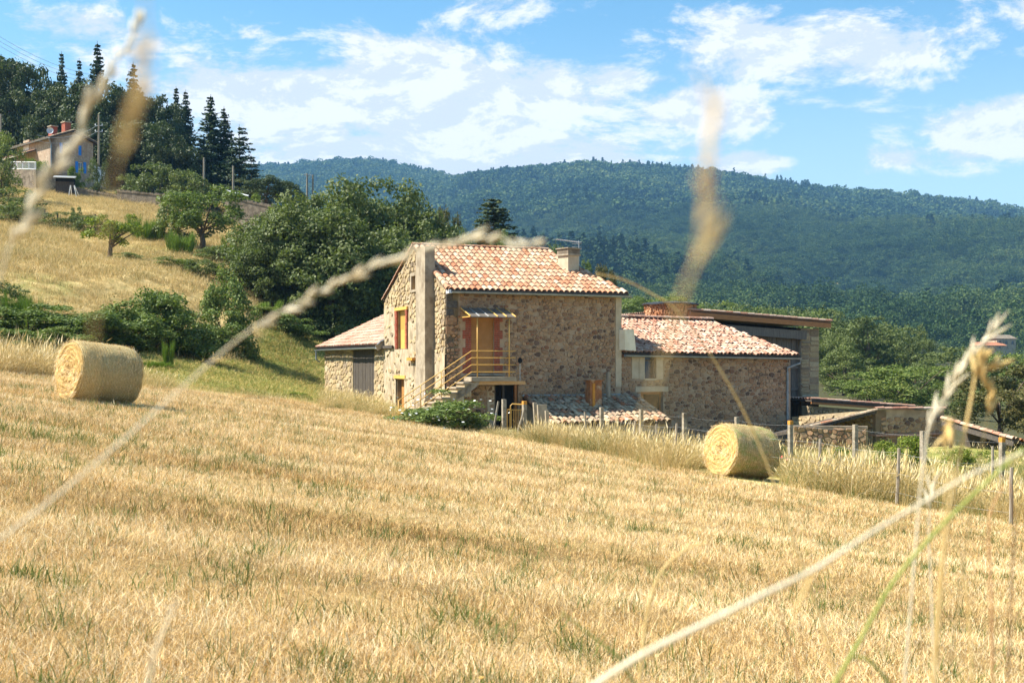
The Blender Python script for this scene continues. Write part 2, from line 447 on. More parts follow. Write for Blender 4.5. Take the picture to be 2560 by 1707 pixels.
def mat_ground():
    m, nt = new_mat('ground_soil_and_thatch')
    p = pos(nt)
    at = N(nt, 'ShaderNodeAttribute', attribute_name='zone')
    sep = N(nt, 'ShaderNodeSeparateColor', {0: at.outputs['Color']})
    gr, fo, hi = sep.outputs
    rows = noise(nt, scaled(nt, p, (0.10, 0.55, 0.0)), 1.0, 4, 0.6)
    fine = noise(nt, p, 14, 6, 0.7)
    mid = noise(nt, p, 1.3, 5, 0.6)
    dry = RAMP(nt, M(nt, 'ADD', M(nt, 'MULTIPLY', fine, 0.55), M(nt, 'MULTIPLY', rows, 0.45)), [(0.32, (0.10, 0.065, 0.026)), (0.5, (0.27, 0.175, 0.065)), (0.68, (0.50, 0.35, 0.145))])
    hill = RAMP(nt, M(nt, 'ADD', M(nt, 'MULTIPLY', fine, 0.4), M(nt, 'MULTIPLY', mid, 0.6)), [(0.34, (0.17, 0.155, 0.05)), (0.5, (0.44, 0.32, 0.13)), (0.66, (0.58, 0.43, 0.20))])
    green = RAMP(nt, M(nt, 'ADD', M(nt, 'MULTIPLY', mid, 0.35), M(nt, 'ADD', M(nt, 'MULTIPLY', fine, 0.25), M(nt, 'MULTIPLY', rows, 0.4))), [(0.38, (0.14, 0.19, 0.035)), (0.5, (0.24, 0.27, 0.06)), (0.60, (0.52, 0.41, 0.17))])
    forest = RAMP(nt, fine, [(0.3, (0.03, 0.035, 0.012)), (0.7, (0.09, 0.08, 0.03))])
    col = MIX(nt, hi, dry, hill)
    col = MIX(nt, gr, col, green)
    col = MIX(nt, fo, col, forest)
    finish(nt, col, 0.95, fine, 0.6, 0.05)
    return m


# ------------------------------------------------------------------ terrain
def edge_depth(px):
    return np.interp(px, [-2000, -400, 0, 350, 700, 960, 1112, 1280, 1450, 1650, 1900, 2300, 2560, 3200, 5000],
                     [44, 42, 40, 43, 47, 46.5, 43.5, 38.5, 34.8, 31.2, 28.5, 26.5, 24.5, 20, 14])


def bank_depth(px):
    """how far the strip of tall grass between field and fence reaches"""
    return edge_depth(px) + np.interp(px, [1100, 1250, 1400, 1600, 2000, 2560], [1.0, 3.2, 4.0, 4.6, 5.5, 6])


def plane(x, y):
    return 0.042 - 0.128 * x - 0.03 * y


def _ctrl():
    c = []
    for y in (-40, -20, -5, 4, 12, 20, 28, 35):
        for k in np.linspace(-0.62, 0.5, 9):
            x = k * max(y, 14) * (1 if y > 14 else 1.3)
            e = edge_depth(CX + F * x / max(y, 3))
            if y <= e:
                c.append((x, y, plane(x, y)))
    for (px, d) in ((-300, 40), (0, 39), (350, 42), (700, 46), (960, 46)):
        x = (px - CX) / F * d
        c.append((x, d, plane(x, d)))
    pts = [(700, 965, 56), (600, 910, 64), (790, 940, 70), (750, 850, 80), (450, 905, 58), (560, 850, 72), (800, 800, 88), (0, 895, 47), (350, 885, 53),
           (350, 735, 72), (0, 715, 66), (600, 765, 74), (640, 715, 86), (270, 655, 88), (0, 560, 110), (520, 625, 105), (720, 650, 112),
           (250, 482, 150), (0, 455, 150), (450, 505, 150), (640, 520, 150), (330, 530, 128), (0, 380, 190), (300, 415, 190), (600, 480, 190), (800, 560, 190),
           (0, 330, 240), (400, 400, 240), (700, 520, 240), (1000, 720, 130), (1200, 780, 125), (1500, 900, 100), (1800, 985, 92), (2300, 1040, 82), (2560, 1110, 60),
           (2200, 990, 120), (2560, 1010, 120), (2200, 925, 220), (2560, 930, 300), (1700, 910, 220), (1300, 800, 260), (2000, 895, 480), (1300, 880, 480), (2700, 905, 480), (700, 700, 480),
           (0, 450, 480), (-400, 300, 240), (-500, 420, 150), (3000, 960, 300), (3000, 1120, 80), (2189, 1125, 47), (2500, 1130, 44), (1990, 1120, 55), (2050, 1120, 60)]
    for (px, py, d) in pts:
        c.append(tuple(P(px, py, d)))
    # yard in front of the house, garden behind the fence
    c += [(1.4, 45.3, -1.55), (-1.0, 45.0, -1.25), (6.4, 46.3, -2.0), (4.0, 44.0, -1.7), (12.3, 53.0, -2.35), (9.0, 44, -2.0), (14, 42, -2.3), (16, 36, -2.4), (-3.6, 46.0, -0.78), (-5.9, 55.5, -0.7), (-9.3, 64.5, -0.6), (-8.2, 58, -0.6), (-4.4, 50, -0.72)]
    c += [(-650, -120, 80), (650, -120, -60), (0, -120, 4), (-650, 620, 110), (650, 620, 0), (-650, 250, 95), (650, 250, -20), (0, 640, 4), (300, 640, 2), (-300, 640, 40), (60, 100, -6), (120, 40, -14), (-80, 40, 12), (-120, 90, 24), (-60, 0, 7.8), (60, 0, -7.5)]
    return np.array(c, float)


CT = _ctrl()


def _tps():
    xy = CT[:, :2]
    res = CT[:, 2] - plane(xy[:, 0], xy[:, 1])
    d = np.hypot(xy[:, None, 0] - xy[None, :, 0], xy[:, None, 1] - xy[None, :, 1])
    A = np.where(d > 0, d * d * np.log(d + 1e-12), 0) / 1000.0
    n = len(xy)
    A[np.arange(n), np.arange(n)] += 0.004
    Pm = np.c_[np.ones(n), xy / 100.0]
    K = np.block([[A, Pm], [Pm.T, np.zeros((3, 3))]])
    return np.linalg.solve(K, np.r_[res, 0, 0, 0])


TW = _tps()


def hgt(x, y):
    x = np.atleast_1d(np.asarray(x, float)).ravel()
    y = np.atleast_1d(np.asarray(y, float)).ravel()
    out = np.empty(len(x))
    for i in range(0, len(x), 20000):
        xx, yy = x[i:i + 20000], y[i:i + 20000]
        d = np.hypot(xx[:, None] - CT[None, :, 0], yy[:, None] - CT[None, :, 1])
        A = np.where(d > 0, d * d * np.log(d + 1e-12), 0) / 1000.0
        out[i:i + 20000] = plane(xx, yy) + A @ TW[:-3] + TW[-3] + TW[-2] * xx / 100 + TW[-1] * yy / 100
    return out


def h1(x, y):
    return float(hgt(x, y)[0])


def vnoise(x, y, seed=0):
    """smooth value noise, vectorised"""
    xi, yi = np.floor(x).astype(np.int64), np.floor(y).astype(np.int64)
    fx, fy = x - xi, y - yi
    fx, fy = fx * fx * (3 - 2 * fx), fy * fy * (3 - 2 * fy)

    def hsh(a, b):
        n = (a * 374761393 + b * 668265263 + seed * 1442695041) & 0x7fffffff
        n = ((n ^ (n >> 13)) * 1274126177) & 0x7fffffff
        return ((n ^ (n >> 16)) & 0xffff) / 65535.0
    return (hsh(xi, yi) * (1 - fx) + hsh(xi + 1, yi) * fx) * (1 - fy) + (hsh(xi, yi + 1) * (1 - fx) + hsh(xi + 1, yi + 1) * fx) * fy


def fbm(x, y, seed=0, oct=4):
    a, t, s = 0.5, 0, 0
    for i in range(oct):
        t = t + a * vnoise(x * 2 ** i, y * 2 ** i, seed + i)
        s += a
        a *= 0.55
    return t / s


def zones(x, y):
    """meadow green, forest floor, wild hillside weights"""
    ys = np.maximum(y, 2.5)
    px = CX + F * x / ys
    inside = y < edge_depth(px)
    n = fbm(x * 0.15, y * 0.15, 5)
    # the green meadow between the field and the oaks
    green = ((px > 330) & (px < 1000) & (~inside) & (y < np.interp(px, [330, 520, 640, 800, 1000], [54, 60, 72, 84, 84]))).astype(float) * np.clip((y - edge_depth(px)) / 3, 0, 1) * np.clip((px - 330) / 60, 0, 1)
    pyv = HY - F * (0 * x) / ys
    forest = np.clip((y - 150) / 15, 0, 1) * 0.9
    bank = (~inside & (px <= 720) & (y > 46) & (y < 57 + n * 5)).astype(float) * (1 - green)
    right = (~inside & (px > 1150) & (y > 50)).astype(float)
    forest = np.maximum(forest, np.maximum(bank * 0.9, right * 1.0))
    hill = (~inside).astype(float)
    green = np.maximum(green, (~inside & (px > 1150)).astype(float) * np.where((px > 1850) & (y > bank_depth(px) - 1), 0.75, 0.25))
    green = np.maximum(green, hill * (px < 800) * (y > 58) * np.clip((n - 0.56) * 3, 0, 0.45))
    return green, forest, hill


def build_ground():
    def graded(a, b, fine, far, g):
        v = list(np.arange(a, b + 1e-6, fine))
        s = fine
        while v[-1] < far:
            s *= g
            v.append(v[-1] + s)
        return v
    xp = graded(0, 26, 0.5, 900, 1.07)
    xs = np.array([-v for v in reversed(xp[1:])] + xp)
    yp = graded(0, 62, 0.5, 700, 1.06)
    yn = graded(0, 10, 1.0, 150, 1.2)
    ys = np.array([-v for v in reversed(yn[1:])] + yp)
    X, Y = np.meshgrid(xs, ys)
    x, y = X.ravel(), Y.ravel()
    z = hgt(x, y)
    amp = np.clip((y - 45) / 30, 0.04, 0.5)
    z = z + (fbm(x * 0.6, y * 0.6, 3) - 0.5) * amp + (fbm(x * 0.16, y * 0.9, 9) - 0.5) * 0.07 * (y < 50)
    nx, ny = len(xs), len(ys)
    i = np.arange(ny - 1)[:, None] * nx + np.arange(nx - 1)[None, :]
    q = np.stack([i, i + 1, i + 1 + nx, i + nx], -1).reshape(-1, 4)
    me = np_mesh('ground', np.c_[x, y, z], q, mat_ground(), True)
    g, f, h = zones(x, y)
    ca = me.color_attributes.new('zone', 'FLOAT_COLOR', 'POINT')
    ca.data.foreach_set('color', np.c_[g, f, h, np.ones_like(g)].astype(np.float32).ravel())
    tag(link('ground', me), kind='structure', label='sloping dry hay field, green meadow and yellow hillside')


build_ground()


# ------------------------------------------------------------------ scattering (only for masses nobody could count)
def scatter(name, pts, rot, scl, idx, protos, label):
    c = bpy.data.collections.new(name + '_sources')
    for i, me in enumerate(protos):
        o = bpy.data.objects.new('%s_source_%02d' % (name, i), me)
        c.objects.link(o)
    n = len(pts)
    me = bpy.data.meshes.new(name)
    me.vertices.add(n)
    me.vertices.foreach_set('co', np.asarray(pts, np.float32).ravel())
    for nm, typ, dat, key in (('rot', 'FLOAT_VECTOR', rot, 'vector'), ('scl', 'FLOAT_VECTOR', scl, 'vector'), ('idx', 'INT', idx, 'value')):
        a = me.attributes.new(nm, typ, 'POINT')
        a.data.foreach_set(key, np.asarray(dat, np.int32 if typ == 'INT' else np.float32).ravel())
    o = link(name, me)
    tag(o, label=label, kind='stuff')
    g = bpy.data.node_groups.new(name + '_scatter', 'GeometryNodeTree')
    g.interface.new_socket('Geometry', in_out='INPUT', socket_type='NodeSocketGeometry')
    g.interface.new_socket('Geometry', in_out='OUTPUT', socket_type='NodeSocketGeometry')
    gi, go = g.nodes.new('NodeGroupInput'), g.nodes.new('NodeGroupOutput')
    ci = g.nodes.new('GeometryNodeCollectionInfo')
    ci.inputs['Collection'].default_value = c
    ci.inputs['Separate Children'].default_value = True
    ci.inputs['Reset Children'].default_value = True
    ip = g.nodes.new('GeometryNodeInstanceOnPoints')
    ip.inputs['Pick Instance'].default_value = True

    def attr(nm, t):
        a = g.nodes.new('GeometryNodeInputNamedAttribute')
        a.data_type = t
        a.inputs['Name'].default_value = nm
        return next(s for s in a.outputs if s.enabled and s.name == 'Attribute')
    er = g.nodes.new('FunctionNodeEulerToRotation')
    L = g.links.new
    L(gi.outputs[0], ip.inputs['Points'])
    L(ci.outputs[0], ip.inputs['Instance'])
    L(attr('idx', 'INT'), ip.inputs['Instance Index'])
    L(attr('rot', 'FLOAT_VECTOR'), er.inputs[0])
    L(er.outputs[0], ip.inputs['Rotation'])
    L(attr('scl', 'FLOAT_VECTOR'), ip.inputs['Scale'])
    L(ip.outputs[0], go.inputs[0])
    md = o.modifiers.new('scatter', 'NODES')
    md.node_group = g
    return o


def blade_mesh(name, rng, n, hmin, hmax, w, spread, lean, mat, bend=0.5, segs=2, seeds=0.0):
    vs, fs = [], []
    for _ in range(n):
        a = rng.uniform(0, 2 * math.pi)
        r = spread * math.sqrt(rng.uniform(0, 1))
        b = np.array([r * math.cos(a), r * math.sin(a), -0.01])
        h = rng.uniform(hmin, hmax)
        la = a + rng.normal(0, 1.0)
        ln = abs(rng.normal(0, lean)) * h
        dx, dy = math.cos(la) * ln, math.sin(la) * ln
        fa = rng.uniform(0, math.pi)
        wx, wy = math.cos(fa) * w / 2, math.sin(fa) * w / 2
        base = len(vs)
        for s in range(segs + 1):
            t = s / segs
            c = b + np.array([dx * t ** (1 + bend), dy * t ** (1 + bend), h * t * (1 - 0.25 * bend * t)])
            k = 1 - 0.85 * t
            vs.append(c + (wx * k, wy * k, 0))
            vs.append(c - (wx * k, wy * k, 0))
        for s in range(segs):
            o = base + 2 * s
            fs.append((o, o + 1, o + 3, o + 2))
        if seeds and rng.uniform() < seeds:
            o = len(vs)
            tip = vs[-1]
            d = np.array([dx, dy, h * 0.8])
            d = d / np.linalg.norm(d) * h * 0.16
            sw = np.array([-math.sin(fa), math.cos(fa), 0.2]) * w * 1.7
            vs += [tip - d * 0.5, tip + sw, tip + d, tip - sw]
            fs.append((o, o + 1, o + 2, o + 3))
    return np_mesh(name, np.array(vs), np.array(fs), mat)


def build_grass():
    rng = np.random.default_rng(3)
    dry = [blade_mesh('dry_tuft', rng, 17, 0.016, 0.065, 0.0048, 0.08, 0.5, MT['straw_blade'], segs=2) for _ in range(5)]
    dry += [blade_mesh('dry_lying_tuft', rng, 16, 0.02, 0.07, 0.0038, 0.09, 1.3, MT['straw_blade'], segs=2) for _ in range(3)]
    n = 165000
    t = rng.uniform(0, 1, n)
    d = (2.6 ** 0.8 + t * (47.5 ** 0.8 - 2.6 ** 0.8)) ** (1 / 0.8)
    px = rng.uniform(-200, 2760, n)
    x, y = (px - CX) / F * d, d
    ok = y < edge_depth(px) + 0.6
    x, y, px, d = x[ok], y[ok], px[ok], d[ok]
    rows = fbm(x * 0.10 + 7, y * 0.55, 9)
    rows2 = fbm(x * 1.1, y * 1.5, 21)
    keep = rng.uniform(0, 1, len(x)) < 0.30 + 1.6 * np.clip(rows * 0.6 + rows2 * 0.8 - 0.42, 0, 1)
    x, y, d, rows, rows2 = x[keep], y[keep], d[keep], rows[keep], rows2[keep]
    s = rng.uniform(0.65, 1.2, len(x)) * (0.6 + 0.8 * rows2) * np.clip(0.58 + d / 22, 0.7, 2.1)
    scl = np.c_[s * 1.1, s * 1.1, s * (0.8 + 0.4 * rows)]
    z = hgt(x, y) - 0.008 + (fbm(x * 0.16, y * 0.9, 9) - 0.5) * 0.07
    scatter('stubble_grass', np.c_[x, y, z], np.c_[rng.normal(0, .15, len(x)), 0.1 + rng.normal(0, .15, len(x)), rng.uniform(0, 6.28, len(x))], scl, np.where(rng.uniform(0, 1, len(x)) < np.clip((rows - 0.48) * 5, 0.06, 0.9), rng.integers(5, 8, len(x)), rng.integers(0, 5, len(x))), dry, 'short dry straw coloured stubble covering the mown hay field')

    grn = [blade_mesh('green_tuft', rng, 6, 0.06, 0.18, 0.008, 0.09, 0.55, MT['green_blade'], segs=3) for _ in range(5)]
    grn += [blade_mesh('green_thick_tuft', rng, 14, 0.06, 0.15, 0.008, 0.07, 0.6, MT['green_blade'], segs=3)]
    n = 90000
    t = rng.uniform(0, 1, n)
    d = (2.8 ** 0.8 + t * (47.5 ** 0.8 - 2.8 ** 0.8)) ** (1 / 0.8)
    px = rng.uniform(-200, 2760, n)
    x, y = (px - CX) / F * d, d
    m = fbm(x * 2.6 + 31, y * 2.8, 41) * 0.75 + fbm(x * 0.16 + 3, y * 0.5, 47) * 0.32
    ok = (y < edge_depth(px) + 0.5) & (rng.uniform(0, 1, n) < np.clip((m - 0.55) * 3.2, 0.075, 1) * 0.85)
    x, y, d = x[ok], y[ok], d[ok]
    s = rng.uniform(0.45, 1.2, len(x)) * np.clip(0.8 + d / 60, 0.8, 1.4)
    scatter('green_grass', np.c_[x, y, hgt(x, y) - 0.01], np.c_[rng.normal(0, .15, len(x)), rng.normal(0, .15, len(x)), rng.uniform(0, 6.28, len(x))], np.c_[s, s, s * rng.uniform(.7, 1.2, len(x))], rng.integers(0, len(grn), len(x)), grn, 'scattered green blades growing through the dry stubble')

    tall = [blade_mesh('tall_dry_tuft', rng, 44, 0.25, 0.85, 0.0055, 0.26, 0.75, MT['tall_blade'], 0.9, 4, 0.22) for _ in range(4)]
    tall += [blade_mesh('tall_green_tuft', rng, 46, 0.2, 0.6, 0.0075, 0.24, 0.7, MT['green_blade'], 0.8, 4) for _ in range(1)]
    xs, ys, ss, ii = [], [], [], []

    def strip(n, pxa, pxb, lo, hi, smin, smax, green=0.12):
        p = rng.uniform(pxa, pxb, n)
        dd = np.array([rng.uniform(lo(q), hi(q)) for q in p])
        xs.append((p - CX) / F * dd)
        ys.append(dd)
        q = fbm(xs[-1] * 0.5, ys[-1] * 0.5, 77)
        ss.append(rng.uniform(smin, smax, n) * (0.6 + 0.8 * q))
        ii.append(np.where(rng.uniform(0, 1, n) < np.where(green < 0.12, green, green + 0.25 * (q > 0.58)), 4, rng.integers(0, 4, n)))
    strip(500, 1215, 1330, lambda q: edge_depth(q) + 0.3, lambda q: bank_depth(q), 0.25, 0.55, 0.3)
    strip(1300, 1330, 1480, lambda q: edge_depth(q) + 0.3, lambda q: bank_depth(q), 0.5, 0.95, 0.2)
    strip(2500, 1480, 2750, lambda q: edge_depth(q) + 0.3, lambda q: bank_depth(q), 0.8, 1.35, 0.2)
    strip(2000, 1700, 2750, lambda q: bank_depth(q), lambda q: bank_depth(q) + 13, 0.5, 1.0, 0.45)
    strip(420, 800, 1120, lambda q: edge_depth(q) - 0.4, lambda q: edge_depth(q) + 1.6, 0.35, 0.8)
    strip(520, 800, 975, lambda q: 48, lambda q: 55, 0.35, 0.85)
    strip(1100, -250, 190, lambda q: edge_depth(q) + 0.2, lambda q: edge_depth(q) + 6, 0.8, 1.5, 0.08)
    strip(260, 190, 440, lambda q: edge_depth(q) + 0.2, lambda q: edge_depth(q) + 3, 0.4, 0.9, 0.1)
    strip(120, 440, 820, lambda q: edge_depth(q) - 0.2, lambda q: edge_depth(q) + 1.0, 0.2, 0.55, 0.0)
    x, y, s, i = map(np.concatenate, (xs, ys, ss, ii))
    u, v = to_house(x, y)
    ok = ~((u > -0.4) & (u < 17) & (v > -0.15) & (v < 20)) & ~((u > 3.0) & (u < 8.4) & (v > -3.1) & (v < 0.3)) & ~((u > -2.4) & (u < 3.2) & (v > -1.6) & (v < 0.5))
    pxx = CX + F * x / y
    ok &= ~((pxx > 1725) & (pxx < 1975) & (y < 33.2)) & ~((np.hypot(x - 5.9, y - 31.4) < 1.5))
    x, y, s, i = x[ok], y[ok], s[ok], i[ok]
    scatter('tall_dry_grass', np.c_[x, y, hgt(x, y) - 0.02], np.c_[rng.normal(0, .16, len(x)), 0.22 + rng.normal(0, .2, len(x)), rng.normal(0, 0.5, len(x))], np.c_[s * 1.1, s * 1.1, s * rng.uniform(.6, 1.15, len(x))], i, tall, 'uncut tall dry grass along the fence and field edges')

    hill = [blade_mesh('hill_tuft', rng, 40, 0.15, 0.42, 0.022, 0.5, 0.6, MT['hill_blade'], 0.7, 2) for _ in range(4)]
    n = 22000
    px = rng.uniform(-300, 900, n)
    d = np.sqrt(rng.uniform(56 ** 2, 152 ** 2, n))
    x, y = (px - CX) / F * d, d
    g, f, h = zones(x, y)
    ok = (g < 0.6)
    x, y = x[ok], y[ok]
    s = rng.uniform(0.6, 1.4, len(x)) * (0.6 + 0.8 * fbm(x * 0.2, y * 0.2, 8))
    scatter('hillside_grass', np.c_[x, y, hgt(x, y)], np.c_[rng.normal(0, .2, (len(x), 2)), rng.uniform(0, 6.28, len(x))], np.c_[s, s, s], rng.integers(0, 4, len(x)), hill, 'tawny dry grass of the terraced hillside')

    mead = [blade_mesh('meadow_tuft', rng, 44, 0.03, 0.13, 0.020, 0.36, 0.9, MT['meadow_blade'], 0.7, 2) for _ in range(4)]
    n = 20000
    px = rng.uniform(330, 1000, n)
    d = np.sqrt(rng.uniform(43 ** 2, 90 ** 2, n))
    x, y = (px - CX) / F * d, d
    u, v = to_house(x, y)
    ok = (y > edge_depth(px) - 0.3) & (zones(x, y)[0] > 0.3) & ~((u > -0.3) & (v > -0.2) & (v < 20.2))
    x, y = x[ok], y[ok]
    s = rng.uniform(0.6, 1.3, len(x)) * np.clip(y / 55, 0.8, 1.6)
    scatter('meadow_grass', np.c_[x, y, hgt(x, y)], np.c_[rng.normal(0, .2, (len(x), 2)), rng.uniform(0, 6.28, len(x))], np.c_[s, s, s], rng.integers(0, 4, len(x)), mead, 'green regrowing grass of the mown meadow below the oaks')


# ------------------------------------------------------------------ house frame
A0 = R(22)
UU, VV = Vector((math.cos(A0), math.sin(A0), 0)), Vector((-math.sin(A0), math.cos(A0), 0))
ZZ = Vector((0, 0, 1))
C0 = Vector(((1115 - CX) / F * 47, 47, 0))


def to_house(x, y):
    dx, dy = x - C0.x, y - C0.y
    return dx * UU.x + dy * UU.y, dx * VV.x + dy * VV.y


def HP(u, v, z):
    return C0 + UU * u + VV * v + ZZ * z


class Frame:
    """a wall: u along U, n outwards along Nn, z up"""

    def __init__(s, O, U, Nn):
        s.O, s.U, s.N = Vector(O), Vector(U), Vector(Nn)
        s.X = s.N.cross(ZZ)

    def p(s, u, n, z):
        return s.O + s.U * u + s.N * n + ZZ * z

    def mat4(s, u, n, z, sx, sy, sz, roll=0.0):
        c = s.p(u, n, z)
        m = Matrix((s.X, s.N, ZZ)).transposed().to_4x4()
        m.translation = c
        return m @ Matrix.Rotation(roll, 4, 'Y') @ Matrix.Diagonal((sx, sy, sz, 1))

    def box(s, mb, u0, u1, n0, n1, z0, z1):
        mb.box(s.p((u0 + u1) / 2, (n0 + n1) / 2, (z0 + z1) / 2), s.U, s.N, ZZ, abs(u1 - u0), abs(n1 - n0), abs(z1 - z0))

    def u_at(s, px):
        return ray_u(px, s.O, s.U)

    def z_at(s, px, py):
        return zof(py, s.p(s.u_at(px), 0, 0).y)


def wall_core(fr, W0, W1, zb, ztop, breaks, openings, depth=0.28):
    """front sheet with real openings and reveals, and end returns"""
    mb = MB()
    cuts = sorted(set([W0, W1] + [b for b in breaks if W0 < b < W1] + [o[0] for o in openings] + [o[1] for o in openings]))
    for ua, ub in zip(cuts[:-1], cuts[1:]):
        um = (ua + ub) / 2
        ops = sorted([o for o in openings if o[0] < um < o[1]], key=lambda o: o[2])
        z = zb
        for o in ops:
            mb.add([fr.p(ua, 0, z), fr.p(ub, 0, z), fr.p(ub, 0, o[2]), fr.p(ua, 0, o[2])], [(0, 1, 2, 3)])
            z = o[3]
        mb.add([fr.p(ua, 0, z), fr.p(ub, 0, z), fr.p(ub, 0, ztop(ub)), fr.p(ua, 0, ztop(ua))], [(0, 1, 2, 3)])
    for (u0, u1, z0, z1) in openings:
        c = [(u0, z0), (u1, z0), (u1, z1), (u0, z1)]
        for k in range(4):
            (a, b), (e, g) = c[k], c[(k + 1) % 4]
            mb.add([fr.p(a, 0, b), fr.p(e, 0, g), fr.p(e, -depth, g), fr.p(a, -depth, b)], [(0, 1, 2, 3)])
    for u in (W0, W1):
        mb.add([fr.p(u, 0, zb), fr.p(u, -0.5, zb), fr.p(u, -0.5, ztop(u)), fr.p(u, 0, ztop(u))], [(0, 1, 2, 3)])
    return mb


def clip_half(poly, mx, mz, nx, nz):
    """keep the part of a polygon where (p - m) . n <= 0"""
    out = []
    for i in range(len(poly)):
        p, q = poly[i], poly[(i + 1) % len(poly)]
        dp = (p[0] - mx) * nx + (p[1] - mz) * nz
        dq = (q[0] - mx) * nx + (q[1] - mz) * nz
        if dp <= 0:
            out.append(p)
        if (dp < 0 < dq) or (dq < 0 < dp):
            t = dp / (dp - dq)
            out.append((p[0] + (q[0] - p[0]) * t, p[1] + (q[1] - p[1]) * t))
    return out


def lay_stones(fr, W0, W1, zb, ztop, openings, rowh, wid, seed, gap=0.03, skip=0.0, warp=0.03):
    """random rubble: irregular cells of very different sizes, each shrunk by its joint. Returns (u, z, w, h, outline)"""
    rng = np.random.default_rng(seed)
    mh, mw = sum(rowh) / 2, sum(wid) / 2
    asp = mw / mh * 0.8
    zmax = max(ztop(W0 + (W1 - W0) * k / 40) for k in range(41))
    n = int((W1 - W0) * (zmax - zb) / (mh * mw) * 1.1)
    pts = []
    grid = {}
    cs = mh * 1.0
    tries = 0
    while len(pts) < n and tries < n * 30:
        tries += 1
        u, z = rng.uniform(W0, W1), rng.uniform(zb, zmax + 0.1)
        z += 0.35 * mh * math.sin(z / mh * 2 * math.pi) * 0.4
        r = mh * rng.choice((0.55, 0.75, 0.95, 1.2), p=(0.3, 0.35, 0.25, 0.1))
        x = u / asp
        gi, gj = int(math.floor(x / cs)), int(math.floor(z / cs))
        ok = True
        for i in range(gi - 2, gi + 3):
            for j in range(gj - 2, gj + 3):
                for k in grid.get((i, j), ()):
                    if math.hypot(pts[k][0] - x, pts[k][1] - z) < (pts[k][2] + r) * 0.5:
                        ok = False
        if ok:
            grid.setdefault((gi, gj), []).append(len(pts))
            pts.append((x, z, r))
    A = np.array(pts)
    out = []
    for k, (x, z, r) in enumerate(pts):
        d2 = np.hypot(A[:, 0] - x, A[:, 1] - z)
        near = np.argsort(d2)[1:16]
        b = r * 1.15
        poly = [(x - b, z - b), (x + b, z - b), (x + b, z + b), (x - b, z + b)]
        for q in near:
            ex, ez = A[q, 0] - x, A[q, 1] - z
            dd = d2[q]
            w = 0.5 * dd + 0.25 * (r - A[q, 2])
            poly = clip_half(poly, x + ex / dd * w, z + ez / dd * w, ex / dd, ez / dd)
            if len(poly) < 3:
                break
        if len(poly) < 3:
            continue
        pl = [(max(min(px * asp, W1), W0), pz) for px, pz in poly]
        cu, cz = sum(p[0] for p in pl) / len(pl), sum(p[1] for p in pl) / len(pl)
        w, h = max(p[0] for p in pl) - min(p[0] for p in pl), max(p[1] for p in pl) - min(p[1] for p in pl)
        if w < gap * 1.6 or h < gap * 1.6 or rng.uniform() < skip:
            continue
        if cz > ztop(min(max(cu, W0), W1)) - 0.05:
            continue
        za, zc_ = ztop(max(cu - 0.2, W0)), ztop(min(cu + 0.2, W1))
        sl_ = (zc_ - za) / max(min(cu + 0.2, W1) - max(cu - 0.2, W0), 0.01)
        pl = clip_half(pl, cu, ztop(cu) - 0.03, -sl_, 1.0)
        bad = len(pl) < 3
        for (o0, o1, o2, o3) in openings:
            if bad or cu + w / 2 <= o0 or cu - w / 2 >= o1 or cz + h / 2 <= o2 or cz - h / 2 >= o3:
                continue
            if o0 < cu < o1 and o2 < cz < o3:
                bad = True
            elif cu <= o0:
                pl = clip_half(pl, o0, 0, 1, 0)
            elif cu >= o1:
                pl = clip_half(pl, o1, 0, -1, 0)
            elif cz <= o2:
                pl = clip_half(pl, 0, o2, 0, 1)
            else:
                pl = clip_half(pl, 0, o3, 0, -1)
            bad = bad or len(pl) < 3
        if bad:
            continue
        cu, cz = sum(p[0] for p in pl) / len(pl), sum(p[1] for p in pl) / len(pl)
        w, h = max(p[0] for p in pl) - min(p[0] for p in pl), max(p[1] for p in pl) - min(p[1] for p in pl)
        if w < gap * 1.6 or h < gap * 1.6:
            continue
        g = gap * rng.uniform(0.6, 1.5)
        su, sz = max(1 - g / w, 0.3), max(1 - g / h, 0.3)
        pl = [((px - cu) * su, (pz - cz) * sz) for px, pz in pl]
        # soften the corners
        ch = []
        for i in range(len(pl)):
            p, q = pl[i], pl[(i + 1) % len(pl)]
            f = rng.uniform(0.16, 0.28)
            ch.append((p[0] + (q[0] - p[0]) * f, p[1] + (q[1] - p[1]) * f))
            ch.append((q[0] + (p[0] - q[0]) * f, q[1] + (p[1] - q[1]) * f))
        pl = [p for i, p in enumerate(ch) if math.hypot(p[0] - ch[i - 1][0], p[1] - ch[i - 1][1]) > 0.012]
        if len(pl) >= 4:
            out.append((cu, cz, w * su, h * sz, pl))
    return out


def stone_geo(fr, st, proud, rng):
    """world vertices and faces of one stone"""
    u, z, w, h, pl = st
    m = len(pl)
    area = sum(pl[i][0] * pl[(i + 1) % m][1] - pl[(i + 1) % m][0] * pl[i][1] for i in range(m))
    if area < 0:
        pl = pl[::-1]
    tu, tz = rng.uniform(-0.25, 0.25), rng.uniform(-0.25, 0.25)
    vs = [fr.p(u + a, -0.01, z + b) for a, b in pl]
    vs += [fr.p(u + a * 0.9, proud * (1 + tu * a / max(w, .01) * 2 + tz * b / max(h, .01) * 2), z + b * 0.9) for a, b in pl]
    fs = [(i, (i + 1) % m, m + (i + 1) % m, m + i) for i in range(m)] + [tuple(range(m, 2 * m))]
    if fr.U.cross(ZZ).dot(fr.N) < 0:
        fs = [tuple(reversed(f)) for f in fs]
    return vs, fs


